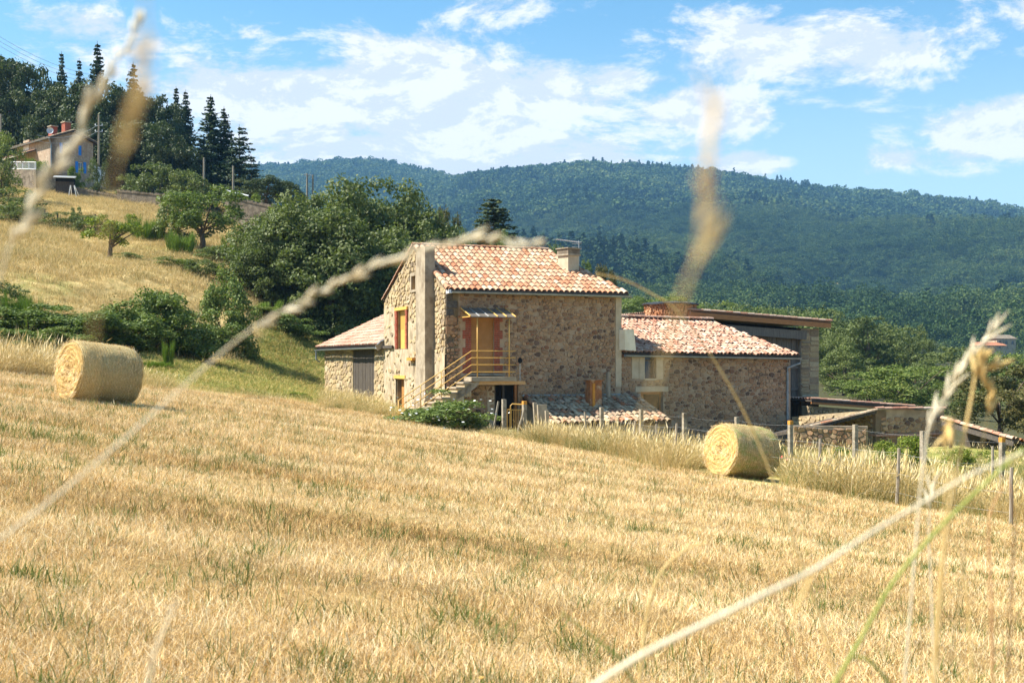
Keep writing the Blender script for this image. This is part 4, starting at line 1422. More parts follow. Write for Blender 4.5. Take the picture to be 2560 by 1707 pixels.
def build_wing():
    fr = WF
    L = fr.u_at(1976)
    root = empty('low_wing', fr.p(L / 2, -1, -2), 'long low stone wing with pinkish weathered tile roof right of the farmhouse', 'outbuilding')
    ze = lambda u: 1.70 - 0.14 * u / L
    x0, x1 = fr.u_at(1611), fr.u_at(1640)
    z0, z1 = fr.z_at(1625, 946), fr.z_at(1625, 893)
    b0, b1 = fr.u_at(1602), fr.u_at(1658)
    bz1 = fr.z_at(1630, 979)
    ops = [(x0, x1, z0, z1), (b0, b1, -2.6, bz1)]
    w = wall_core(fr, 0, L, -3.2, ze, [], ops).obj('wall', MT['mortar'], root)
    p0, p1 = fr.u_at(1579), fr.u_at(1659)
    zone = [(p0, p1, z0 - 0.05, 1.8), (fr.u_at(1588), fr.u_at(1670), bz1 - 0.02, bz1 + 0.22), ops[1], (L - 0.1, L, -3, 2)]
    st = lay_stones(fr, 0.0, L - 0.1, -2.2, ze, zone, (0.10, 0.18), (0.12, 0.36), 71, gap=0.031, skip=0.05)
    make_stones(fr, st, MT['stone_shade'], w, 0.03, 6, 300, lambda s: not (s[0] < 1.2 and s[1] < -0.6))
    # window, pale surround
    for (a, b, c, d) in ((p0, fr.u_at(1596), z0, z1 + 0.06), (fr.u_at(1597), x0, z0 - 0.03, z1 + 0.08), (x1, fr.u_at(1656), z0 - 0.03, z1 + 0.08), (x0, x1, z0 - 0.07, z0), (x0, x1, z1, z1 + 0.08)):
        fbox(fr, 'window_surround', 'pale', root, a, b, -0.02, 0.035, c, d)
    fbox(fr, 'pane', 'glass', root, x0, x1, -0.24, -0.22, z0, z1)
    wfm = MB()
    fr.box(wfm, x0 + 0.0, x0 + 0.06, -0.21, -0.15, z0, z1)
    fr.box(wfm, x1 - 0.06, x1, -0.21, -0.15, z0, z1)
    fr.box(wfm, x0 + 0.062, x1 - 0.062, -0.21, -0.15, z1 - 0.16, z1 - 0.1)
    wfm.obj('window_frame', MT['wood_grey'], root)
    fbox(fr, 'lintel', 'pale', root, fr.u_at(1588), fr.u_at(1670), -0.02, 0.04, bz1, bz1 + 0.2)
    fbox(fr, 'cellar_door', 'fascia', root, b0, b1, -0.24, -0.2, -2.6, bz1)
    fbox(fr, 'door_opening', 'dark', root, b0 + 0.25, b1 - 0.08, -0.19, -0.17, -2.6, bz1 - 0.1)
    fbox(fr, 'flashing', 'zinc', root, 0.02, fr.u_at(1598), 0.02, 0.10, -0.05, 0.0)
    VD = 3.8
    zr = 3.20
    pit = math.atan2(zr - 1.76, VD)
    S = (V2 * math.cos(pit) + ZZ * math.sin(pit)).normalized()
    ov = 0.22
    ln = VD / math.cos(pit) + ov
    wid = L + 0.30
    O = fr.p(0.02, 0, 1.76) - S * ov
    E = (U2 - ZZ * 0.012).normalized()
    tiled_roof(root, O, E, S, wid, ln, MT['tile_old'], 44, 14, 300, 15, jit=0.06, hi=lambda t: wid - 1.7 * t, mess=0.03)
    S2 = (-V2 * math.cos(pit) + ZZ * math.sin(pit)).normalized()
    O2 = fr.p(0, -2 * VD, 1.76)
    tiled_roof(root, O2, U2, S2, wid - 1.8, VD / math.cos(pit), MT['tile_old'], 30, 14, 0, 16)
    cap_row(root, fr.p(0, -VD, zr + 0.12), fr.p(wid - 1.72, -VD, zr + 0.05), MT['tile_old'], 22, 0.12)
    gutter(root, O - V2 * 0.06 + ZZ * -0.10, O + E * (wid + 0.05) - V2 * 0.06 + ZZ * -0.10, 0.075)
    q = O + E * wid - V2 * 0.06 + ZZ * -0.14
    c = fr.p(fr.u_at(1966), 0.07, fr.z_at(1966, 928))
    mb = MB()
    mb.tube([q, q - ZZ * 0.18, c + ZZ * 0.15, c - ZZ * 0.1, Vector((c.x, c.y, -3.0))], 0.048, 8)
    mb.obj('downpipe', MT['zinc'], root)
    mb = MB()
    mb.add([fr.p(L, 0, -3.2), fr.p(L - 1.7, -VD, -3.2), fr.p(L - 1.7, -VD, zr), fr.p(L, 0, 1.5), fr.p(L - 1.7, -2 * VD, 1.5), fr.p(L - 1.7, -2 * VD, -3.2)], [(0, 1, 2, 3), (1, 5, 4, 2)])
    mb.obj('end_wall', MT['mortar'], root)
    return root


build_wing()


def build_leanto():
    fa = Frame(C0, UU, -VV)
    u0, u1, pr = 3.14, 8.15, 2.85
    zw, zf = -0.05, -0.98
    root = empty('lean_to_shed', fa.p(5, 1, -1.8), 'sunken lean-to shed with lichened mossy tiles in front of the farmhouse wall', 'shed')
    S = (VV * pr + ZZ * (zw - zf)).normalized()
    ln = math.hypot(pr, zw - zf)
    O = fa.p(u0, pr, zf)
    tiled_roof(root, O, UU, S, u1 - u0, ln, MT['tile_lichen'], 23, 9, 300, 31, jit=0.09, mess=0.035, under=MT['tile_lichen'])
    w = MB()
    w.add([fa.p(u0 + 0.1, pr - 0.15, -3), fa.p(u1 - 0.1, pr - 0.15, -3), fa.p(u1 - 0.1, pr - 0.15, zf), fa.p(u0 + 0.1, pr - 0.15, zf), fa.p(u0 + 0.1, 0.0, -3), fa.p(u0 + 0.1, 0.0, zw - 0.1), fa.p(u1 - 0.1, 0, -3), fa.p(u1 - 0.1, 0, zw - 0.1)], [(0, 1, 2, 3), (4, 0, 3, 5), (1, 6, 7, 2)])
    w.obj('wall', MT['concrete'], root)
    # rusty flue casing
    b = fa.p(ray_u(1484, fa.p(0, 1.15, 0), UU), 1.15, -0.9)
    mb = MB()
    mb.box(b + ZZ * 0.72, UU, VV, ZZ, 0.50, 0.42, 1.5)
    f = mb.obj('flue_casing', MT['rust'], root)
    mb = MB()
    mb.box(b + ZZ * 0.78 - UU * 0.1 - VV * 0.225, UU, VV, ZZ, 0.10, 0.03, 1.2)
    mb.obj('corner_iron', MT['rust_orange'], f)
    mb = MB()
    mb.box(b + ZZ * 1.49, UU, VV, ZZ, 0.60, 0.55, 0.04)
    mb.obj('flue_cap', MT['rust'], f)
    mb = MB()
    mb.tube([b + ZZ * z for z in (-0.1, 0.12, 0.3)], [0.42, 0.32, 0.26], 8)
    mb.obj('flue_collar', MT['concrete'], f)
    b2 = fa.p(ray_u(1521, fa.p(0, 0.35, 0), UU), 0.35, -0.25)
    mb = MB()
    mb.tube([b2, b2 + ZZ * 1.15], 0.085, 10)
    mb.tube([b2 - ZZ * 0.12, b2 + ZZ * 0.08], [0.24, 0.12], 8)
    mb.obj('vent_pipe', MT['concrete'], root)
    # slabs standing at the left end of the shed
    for k, (px, py0, py1, w_, d) in enumerate(((1340, 1015, 1092, 0.14, 43.0), (1357, 1020, 1096, 0.34, 42.7), (1369, 1035, 1098, 0.12, 42.4))):
        p = P(px, py1, d)
        mb = MB()
        hh = (py1 - py0) / F * d
        mb.box(p + ZZ * (hh / 2), (UU + ZZ * 0.02).normalized(), VV, (ZZ - UU * 0.06).normalized(), w_, 0.09, hh + 0.25)
        tag(mb.obj('concrete_slab', MT['concrete']), ('narrow upright concrete slab leaning beside the yellow gate post', 'wide pale concrete slab standing at the left end of the mossy shed roof', 'short thin concrete slab against the lower corner of the mossy roof')[k], 'slab', 'slabs by the shed')


build_leanto()


def build_barn():
    """tall plank fronted barn behind the wing"""
    O = Vector(((1700 - CX) / F * 57.5, 57.5, 0))
    fr = Frame(O, UU, -VV)
    root = empty('plank_barn', fr.p(4, 0, -2), 'tall barn with grey plank front, stone pier and long brown fascia behind the low wing', 'barn')
    a, b = 0.2, fr.u_at(2066)
    zl, zr = fr.z_at(1785, 783), fr.z_at(2066, 806)
    sl = (zr - zl) / (b - fr.u_at(1785))
    zv = lambda u: zl + sl * (u - fr.u_at(1785))
    DR = (UU + ZZ * sl).normalized()
    # roof: runs down to the right
    E, S = VV, -DR
    ln = (b - a)
    Ob = fr.p(b, 0.35, zr)
    tiled_roof(root, Ob, E, S, 7.0, ln, MT['tile_old'], 30, 18, 0, 41)
    cap_row(root, fr.p(b + 0.05, 0.33, zr + 0.05), fr.p(a, 0.33, zv(a) + 0.05), MT['tile_old'], 20, 0.11, name='verge_tile')
    mb = MB()
    c0, c1 = fr.p(a, 0.36, zv(a) - 0.17), fr.p(b, 0.36, zr - 0.17)
    mb.box((c0 + c1) / 2, DR, VV, VV.cross(DR), (c1 - c0).length, 0.04, 0.24)
    mb.obj('fascia_board', MT['fascia'], root)
    # beam and planks
    p1 = fr.u_at(2004)
    c0, c1 = fr.p(a + 1.6, 0.04, zv(a + 1.6) - 0.72), fr.p(p1 + 0.2, 0.04, zv(p1) - 0.72)
    mb = MB()
    mb.box((c0 + c1) / 2, DR, VV, VV.cross(DR), (c1 - c0).length, 0.22, 0.42)
    mb.obj('beam', MT['wood_grey'], root)
    n = 40
    for k in range(n):
        u0, u1 = 1.2 + (p1 - 1.2) * k / n, 1.2 + (p1 - 1.2) * (k + 1) / n
        if fr.p(u0, 0, 0).x / fr.p(u0, 0, 0).y < (1840 - CX) / F:
            continue
        fbox(fr, 'plank', 'wood_grey', root, u0 + 0.006, u1 - 0.006, -0.30, -0.26 + 0.012 * (k % 2), -2.8, zv(u0) - 0.9)
    for py in (975, 1012, 922):
        z = fr.z_at(1990, py)
        fbox(fr, 'ledge', 'wood_grey', root, p1 - 0.75, p1 + 0.02, -0.24, -0.16, z, z + 0.12)
    mb = MB()
    qb = fr.u_at(2030)
    mb.add([fr.p(0.2, -0.42, -3), fr.p(qb, -0.42, -3), fr.p(qb, -0.42, zr - 0.3), fr.p(0.2, -0.42, zv(0.2) - 0.3)], [(0, 1, 2, 3)])
    mb.obj('back_panel', MT['dark'], root)
    # stone pier
    q0, q1 = fr.u_at(2002), fr.u_at(2047)
    ztop = lambda u: zv(u) - 0.36
    w = MB()
    fr.box(w, q0, q1, -0.7, 0.0, -3, zv(q1) - 0.34)
    pier = w.obj('pier', MT['mortar'], root)
    rng = random.Random(6)
    st = []
    z = -2.2
    zt = zv(q1) - 0.42
    while z < zt - 0.1:
        h = rng.uniform(0.16, 0.34)
        cut = q0 + (q1 - q0) * (0.42 + 0.1 * rng.random())
        st.append((cut + (q1 - cut) / 2, z + h / 2, q1 - cut - 0.01, h - 0.03))
        hh = h / 2
        for zz in (z, z + hh):
            st.append(((q0 + cut) / 2, zz + hh / 2, cut - q0 - 0.04, hh - 0.025))
        z += h
    st = [(u, z, w, h, [(-w * .5, -h * .38), (-w * .42, -h * .5), (w * .44, -h * .48), (w * .5, -h * .3), (w * .49, h * .4), (w * .4, h * .5), (-w * .45, h * .47), (-w * .5, h * .36)]) for u, z, w, h in st]
    make_stones(fr, st, MT['stone_gable'], pier, 0.05, 12, 300)
    # right side return
    mb = MB()
    mb.add([fr.p(q1, 0, -3), fr.p(q1, -7, -3), fr.p(q1, -7, zr - 0.3), fr.p(q1, 0, zr - 0.3)], [(0, 1, 2, 3)])
    mb.obj('side_wall', MT['mortar'], root)


build_barn()


def build_woodpile():
    d = 57.0
    cpt = P(1684, 790, d)
    root = empty('firewood_stack', cpt, 'curved stack of split firewood under a black sheet above the wing roof', 'firewood')
    rng = random.Random(9)
    R0 = 1.22
    z0, z1 = zof(800, d), zof(760, d)
    shapes = []
    for k in range(6):
        m = 5
        vs = []
        for y in (0, 1):
            for i in range(m):
                a = 2 * math.pi * (i + rng.uniform(-.25, .25)) / m
                vs.append((0.5 * math.cos(a), y * 1.0, 0.5 * math.sin(a)))
        fs = [tuple(range(m)), tuple(reversed(range(m, 2 * m)))] + [((i + 1) % m, i, m + i, m + (i + 1) % m) for i in range(m)]
        me = bpy.data.meshes.new('log')
        me.from_pydata(vs, [], fs)
        me.materials.append(MT['log'])
        shapes.append(me)
    z = z0
    while z < z1:
        a = -1.5
        while a < 1.5:
            w = rng.uniform(0.09, 0.17)
            dirv = Vector((math.sin(a), -math.cos(a), 0))
            c = Vector((cpt.x, cpt.y + 1.2, z + 0.05)) + dirv * (R0 + rng.uniform(-0.05, 0.06))
            o = link('log', rng.choice(shapes), root)
            Y = -dirv
            X = Y.cross(ZZ)
            m4 = Matrix((X, Y, ZZ)).transposed().to_4x4()
            m4.translation = c
            o.matrix_basis = m4 @ Matrix.Rotation(rng.uniform(0, 6), 4, 'Y') @ Matrix.Diagonal((w, 0.35, w * 0.8, 1))
            a += w / R0
        z += 0.095
    # body behind the log ends, down to the roof
    mb = MB()
    pts = [Vector((cpt.x + math.sin(k / 24 * 2 * math.pi) * (R0 - 0.12), cpt.y + 1.2 - math.cos(k / 24 * 2 * math.pi) * (R0 - 0.12), 0)) for k in range(24)]
    mb.add([p + ZZ * (z0 - 1.5) for p in pts] + [p + ZZ * z1 for p in pts], [(k, (k + 1) % 24, 24 + (k + 1) % 24, 24 + k) for k in range(24)])
    mb.obj('core', MT['log'], root)
    mb = MB()
    ring = []
    for r, dz in ((R0 + 0.12, 0.0), (R0 + 0.11, 0.07), (R0 * 0.6, 0.14), (0.02, 0.17)):
        ring += [Vector((cpt.x + math.sin(k / 24 * 2 * math.pi) * r, cpt.y + 1.2 - math.cos(k / 24 * 2 * math.pi) * r, z1 + dz + 0.02 * math.sin(k * 1.7))) for k in range(24)]
    mb.add(ring, [(j * 24 + k, j * 24 + (k + 1) % 24, (j + 1) * 24 + (k + 1) % 24, (j + 1) * 24 + k) for j in range(3) for k in range(24)])
    mb.obj('cover_sheet', MT['tarp'], root)


build_woodpile()


def build_right_sheds():
    # long low wall and roof running right from the plank barn
    O = Vector(((2020 - CX) / F * 57.8, 57.8, 0))
    fr = Frame(O, UU, -VV)
    b = fr.u_at(2276)
    root = empty('garden_shed', fr.p(2, 0, -2), 'long stone shed with orange fascia and single row of tiles right of plank barn', 'shed')
    zl, zr = fr.z_at(2028, 998), fr.z_at(2276, 1017)
    sl = (zr - zl) / b
    zt = lambda u: zl + sl * u - 0.30
    w = wall_core(fr, 0, b, -3.2, zt, [], []).obj('wall', MT['mortar_gable'], root)
    st = lay_stones(fr, 0, b - 0.05, -2.6, zt, [], (0.13, 0.24), (0.16, 0.42), 91, gap=0.04)
    make_stones(fr, st, MT['stone_gable'], w, 0.05, 8, 200)
    DR = (UU + ZZ * sl).normalized()
    c0, c1 = fr.p(0, 0.25, zl - 0.12), fr.p(b, 0.25, zr - 0.12)
    mb = MB()
    mb.box((c0 + c1) / 2, DR, VV, VV.cross(DR), (c1 - c0).length, 0.05, 0.17)
    mb.obj('fascia_board', MT['fascia'], root)
    tiled_roof(root, fr.p(b, 0.3, zr), VV, -DR, 3.5, (c1 - c0).length, MT['tile_old'], 15, 12, 0, 44)
    cap_row(root, fr.p(b + 0.03, 0.24, zr + 0.03), fr.p(0, 0.24, zl + 0.03), MT['tile_old'], 14, 0.11, name='verge_tile')
    # stone hut
    A = Vector(((2189 - CX) / F * 47.5, 47.5, 0))
    fh = Frame(A, UU, -VV)
    wd = fh.u_at(2360)
    hut = empty('stone_hut', fh.p(1, -1, -2), 'small square stone hut with concrete top band and dark sloping side roof', 'hut')
    zt = fh.z_at(2189, 1024)
    top = lambda u: zt - 0.02 * u
    core = wall_core(fh, 0, wd, -3.2, top, [], []).obj('wall', MT['mortar'], hut)
    st = lay_stones(fh, 0.22, wd - 0.05, -2.4, lambda u: top(u) - 0.22, [], (0.13, 0.2), (0.15, 0.34), 17, gap=0.045)
    make_stones(fh, st, MT['stone_shade'], core, 0.035, 18, 200)
    fs = Frame(A, VV, -UU)
    zlow = zof(1064, 50)
    stop = lambda v: zt - 0.09 * v
    sw = wall_core(fs, 0, 5.5, -3.2, stop, [], []).obj('side_wall', MT['mortar_gable'], hut)
    st = lay_stones(fs, 0.15, 5.4, -2.4, stop, [], (0.13, 0.22), (0.2, 0.5), 27, gap=0.04)
    make_stones(fs, st, MT['stone_gable'], sw, 0.05, 28, 60)
    cap_row(hut, fh.p(wd, 0.05, zt + 0.0), fh.p(-0.05, 0.05, zt + 0.04), MT['tile_old'], 9, 0.10, name='verge_tile')
    mb = MB()
    for q in range(1):
        mb.box(fh.p(wd / 2, -2.7, zt - 0.98), UU, VV, (ZZ + VV * 0.34).normalized(), wd + 0.1, 5.6, 0.08)
    mb.obj('roof', MT['tile_old'], hut)
    # lean roof on the left of the hut
    p_hi, p_lo = fh.p(-0.05, 0.12, zt - 0.02), P(2024, 1068, 47.0)
    mb = MB()
    t = (p_hi - p_lo)
    W4 = VV * 3 - ZZ * 0.45
    mb.add([p_lo, p_hi, p_hi + W4, p_lo + W4, p_lo - ZZ * 0.12, p_hi - ZZ * 0.12, p_hi + W4 - ZZ * 0.12, p_lo + W4 - ZZ * 0.12], [(0, 1, 2, 3), (7, 6, 5, 4), (0, 4, 5, 1), (1, 5, 6, 2), (2, 6, 7, 3), (3, 7, 4, 0)])
    sr = mb.obj('side_roof', MT['wood_dark'], hut)
    cap_row(sr, p_lo + ZZ * 0.02, p_hi + ZZ * 0.02, MT['tile_lichen'], 12, 0.09, name='tile')
    # rough garden wall in front, its own thing
    g0, g1 = P(1984, 1066, 46.5), P(2170, 1072, 46.0)
    gu = (g1 - g0)
    L = Vector((gu.x, gu.y, 0)).length
    gu = Vector((gu.x, gu.y, 0)).normalized()
    fg = Frame(Vector((g0.x, g0.y, 0)), gu, -Vector((-gu.y, gu.x, 0)))
    gw = empty('garden_wall', (g0.x, g0.y, -2), 'rough shaded stone wall between the low wing and the stone hut', 'wall')
    zt2 = lambda u: g0.z + (g1.z - g0.z) * u / L
    core = wall_core(fg, 0, L, -3.5, zt2, [], []).obj('wall_core', MT['mortar_gable'], gw)
    st = lay_stones(fg, 0, L - 0.05, -2.4, lambda u: zt2(u) + 0.05, [], (0.11, 0.2), (0.15, 0.36), 37, gap=0.035)
    make_stones(fg, st, MT['stone_shade'], core, 0.06, 38, 150)
    mb = MB()
    fg.box(mb, 0, L, -0.35, 0.03, zt2(0) - 0.06, zt2(0) + 0.03)
    mb.obj('coping', MT['terrace'], gw)
    # open carport roof on the right
    q0, q1 = P(2356, 1046, 47.0), P(2535, 1098, 44.0)
    cp = empty('open_shed', (q1.x, q1.y, -2), 'open timber shed with low tiled roof sloping down to the right of the hut', 'shed')
    dr = (q0 - q1)
    Ls = dr.length
    dr.normalize()
    back = Vector((-dr.y, dr.x, 0))
    if back.y < 0:
        back = -back
    back.normalize()
    back = (back - ZZ * 0.26).normalized()
    tiled_roof(cp, q1, back, dr, 3.2, Ls, MT['tile_lichen'], 14, 10, 140, 47)
    cap_row(cp, q1 + ZZ * 0.02, q0 + ZZ * 0.02, MT['tile_old'], 11, 0.10, name='verge_tile')
    mb = MB()
    mb.box((q0 + q1) / 2 - ZZ * 0.18 - back * 0.02, dr, back, dr.cross(back), Ls, 0.05, 0.16)
    mb.obj('fascia_board', MT['wood_dark'], cp)
    for k, t in enumerate((0.08, 0.92)):
        mb = MB()
        p = q1.lerp(q0, t) + back * 0.15
        mb.tube([Vector((p.x, p.y, -3.4)), Vector((p.x, p.y, p.z - 0.1))], 0.07, 6)
        mb.obj('post', MT['wood_dark'], cp)
    mb = MB()
    mb.add([q1 + back * 1.2 - ZZ * 2.5, q0 + back * 1.2 - ZZ * 3.5, q0 + back * 1.2 - ZZ * 0.12, q1 + back * 1.2 - ZZ * 0.12], [(0, 1, 2, 3)])
    mb.obj('back_wall', MT['wood_dark'], cp)  # dark board sheet set well forward, standing in for the shade under the roof


build_right_sheds()


# ------------------------------------------------------------------ fence, gate
def build_fence():
    rng = random.Random(2)

    def post(px, top, d, w, mat, name, label, cat, group, lean=0.0, cap=None, base=None):
        t = P(px, top, d)
        if base is not None:
            bx = (base - CX) / F * d
        else:
            bx = t.x + lean
        gz = h1(bx, d)
        b = Vector((bx, d, gz - 0.15))
        mb = MB()
        a = rng.uniform(-0.5, 0.5) if mat == 'wood_post' else 0.45
        ax = (t - b).normalized()
        X = Vector((math.cos(a), math.sin(a), 0))
        X = (X - ax * X.dot(ax)).normalized()
        Y = ax.cross(X)
        if mat == 'wood_post':
            n = 7
            pts = [b.lerp(t, k / 4) + Vector((rng.uniform(-.012, .012), 0, 0)) for k in range(5)]
            mb.tube(pts, [w * 0.55, w * 0.52, w * 0.5, w * 0.5, w * 0.46], n)
        else:
            mb.box((t + b) / 2, X, Y, ax, w, w, (t - b).length)
        root = mb.mesh(name, MT[mat])
        o = link(name, root)
        tag(o, label, cat, group)
        if cap:
            m2 = MB()
            m2.box(t - ax * 0.05, X, Y, ax, w * 1.04, w * 1.04, 0.12)
            c = link('post_cap', m2.mesh('post_cap', MT[cap]), o)
        return t, b
    G1, G2 = 'thin wooden fence posts', 'square concrete fence posts'
    wood = [(1462, 1030, 38.5, 'thin wooden post alone in the grass below the mossy shed roof'), (1588, 1051, 35.5, 'thin wooden post below the dark cellar door of the wing'),
            (1642, 1060, 37.0, 'shortest thin wooden post between the two taller fence posts'), (1692, 1058, 34.0, 'thin wooden post just left of the right hay bale'),
            (2050, 1096, 29.5, 'thin wooden post right of the hay bale before the garden wall'), (2247, 1120, 27.0, 'thin wooden post in tall grass before the stone hut'),
            (2482, 1115, 33.0, 'slim wooden post under the open shed roof'), (2528, 1168, 24.5, 'thin wooden post nearest the right edge of the field')]
    tw = []
    for (px, top, d, lab) in wood:
        tw.append(post(px, top, d, 0.075, 'wood_post', 'fence_post', lab, 'post', G1, rng.uniform(-.08, .06)))
    conc = [(1504, 1018, 42.0, 'square concrete post standing on the mossy shed roof edge', None), (1603, 1023, 40.0, 'square concrete post below the pale window', None), (1711, 1032, 38.5, 'tall square concrete post left of the right hay bale', None),
            (1842, 1042, 38.0, 'square concrete post standing behind the right hay bale', None), (1976, 1052, 36.5, 'square concrete post with an orange lichened top by the downpipe', 'rust_orange'),
            (2138, 1061, 35.0, 'square concrete post before the sunlit side of the hut', None), (2307, 1077, 33.0, 'square concrete post before the right corner of the hut', None), (2505, 1094, 32.0, 'square concrete post with ochre lichened top under the open shed', 'rust_orange')]
    tc = []
    for (px, top, d, lab, cap) in conc:
        tc.append(post(px, top, d, 0.115, 'post_concrete', 'concrete_post', lab, 'post', G2, 0, cap))
    # gate group
    post(1246, 1003, 43.2, 0.075, 'wood_post', 'fence_post', 'pale wooden stake leaning left of the yellow gate', 'post', G1, base=1229)
    gl = post(1260, 998, 43.6, 0.135, 'post_concrete', 'concrete_post', 'concrete gate post on the left of the yellow gate', 'post', G2)
    gr = post(1311, 1003, 43.6, 0.135, 'post_concrete', 'concrete_post', 'concrete gate post with rusty top right of the yellow gate', 'post', G2, cap='rust_orange')
    post(1311, 1021, 42.6, 0.075, 'wood_post', 'fence_post', 'pale wooden stake leaning against the right gate post', 'post', G1, base=1287)
    gp = P(1267, 1075, 43.7)
    g = empty('yellow_gate', gp, 'narrow ochre tube gate with vertical bars between two concrete posts', 'gate')
    a, b = P(1268, 1072, 43.7), P(1306, 1072, 43.7)
    hz = lambda py: Vector((0, 0, zof(py, 43.7) - a.z))
    mb = MB()
    m = a.lerp(b, 0.22)
    mb.tube([a, a + hz(1026)], 0.017, 5)
    mb.tube([m, m + hz(1014), m + hz(1010) + Vector((0.06, 0, 0.01)), b + hz(1011)], 0.022, 6)
    mb.tube([b, b + hz(1011)], 0.017, 5)
    mb.obj('gate_frame', MT['paint_yellow'], g)
    for py in (1071, 1024):
        mb = MB()
        mb.tube([a + hz(py), b + hz(py)], 0.017, 5)
        mb.obj('rail', MT['paint_yellow'], g)
    for k in range(1, 7):
        mb = MB()
        p = a.lerp(b, k / 7)
        mb.tube([p, p + hz(1025)], 0.011, 5)
        mb.obj('bar', MT['paint_yellow'], g)
    # wires
    for k, (lst, lab) in enumerate(((tw[:2] + [tw[3], tw[4], tw[5], tw[7]], 'sagging wires strung along the thin wooden posts'), (tc, 'wires strung along the square concrete posts'))):
        mb = MB()
        for f in (0.93, 0.6, 0.3):
            pts = []
            for (t0, b0), (t1, b1) in zip(lst[:-1], lst[1:]):
                for q in range(4):
                    s = q / 4
                    p = b0.lerp(t0, f).lerp(b1.lerp(t1, f), s)
                    p.z -= 0.05 * 4 * s * (1 - s)
                    pts.append(p)
            pts.append(lst[-1][1].lerp(lst[-1][0], f))
            mb.tube(pts, 0.0018, 3)
        tag(mb.obj('fence_wire', MT['wire']), lab, 'wire', 'fence wires')


build_fence()


# ------------------------------------------------------------------ hay bales
def mat_bale():
    m, nt = new_mat('net_wrapped_straw')
    tc = N(nt, 'ShaderNodeTexCoord').outputs['Object']
    rings = N(nt, 'ShaderNodeTexWave', {'Vector': tc, 'Scale': 9.0, 'Distortion': 1.2, 'Detail': 3.0, 'Detail Scale': 6.0}, wave_type='BANDS', bands_direction='X').outputs['Fac']
    fine = noise(nt, scaled(nt, tc, (10, 70, 70)), 1.0, 5, 0.7)
    mott = noise(nt, scaled(nt, tc, (3, 6, 6)), 1.0, 4, 0.6)
    col = RAMP(nt, M(nt, 'ADD', M(nt, 'MULTIPLY', rings, 0.22), M(nt, 'ADD', M(nt, 'MULTIPLY', fine, 0.5), M(nt, 'MULTIPLY', mott, 0.28))), [(0.30, (0.20, 0.14, 0.055)), (0.45, (0.40, 0.29, 0.12)), (0.60, (0.56, 0.43, 0.21)), (0.8, (0.68, 0.56, 0.32))])
    ob = N(nt, 'ShaderNodeAttribute', attribute_type='OBJECT', attribute_name='greenish')
    grn = MIX(nt, 1.0, col, (0.62, 0.82, 0.60), 'MULTIPLY')
    gm = M(nt, 'MULTIPLY', SSTEP(nt, mott, 0.46, 0.62), ob.outputs['Fac'])
    col = MIX(nt, gm, col, grn)
    h = M(nt, 'ADD', M(nt, 'MULTIPLY', fine, 0.7), M(nt, 'MULTIPLY', rings, 0.5))
    finish(nt, col, 0.85, h, 0.8, 0.02)
    return m


def mat_baleface():
    m, nt = new_mat('rolled_straw_face')
    tc = N(nt, 'ShaderNodeTexCoord').outputs['Object']
    sep = N(nt, 'ShaderNodeSeparateXYZ', {0: tc})
    r = M(nt, 'SQRT', M(nt, 'ADD', M(nt, 'MULTIPLY', sep.outputs[1], sep.outputs[1]), M(nt, 'MULTIPLY', sep.outputs[2], sep.outputs[2])))
    a = M(nt, 'ARCTAN2', sep.outputs[1], sep.outputs[2])
    v = N(nt, 'ShaderNodeCombineXYZ', {0: M(nt, 'MULTIPLY', r, 26.0), 1: M(nt, 'MULTIPLY', a, 1.6), 2: 0.0}).outputs[0]
    n1 = noise(nt, v, 1.0, 6, 0.65, 0.4)
    n2 = noise(nt, tc, 60, 3, 0.7)
    f = M(nt, 'ADD', M(nt, 'MULTIPLY', n1, 0.7), M(nt, 'MULTIPLY', n2, 0.3))
    col = RAMP(nt, f, [(0.34, (0.30, 0.17, 0.04)), (0.46, (0.54, 0.35, 0.11)), (0.58, (0.70, 0.52, 0.22)), (0.72, (0.78, 0.65, 0.38))])
    finish(nt, col, 0.85, f, 1.0, 0.04)
    return m


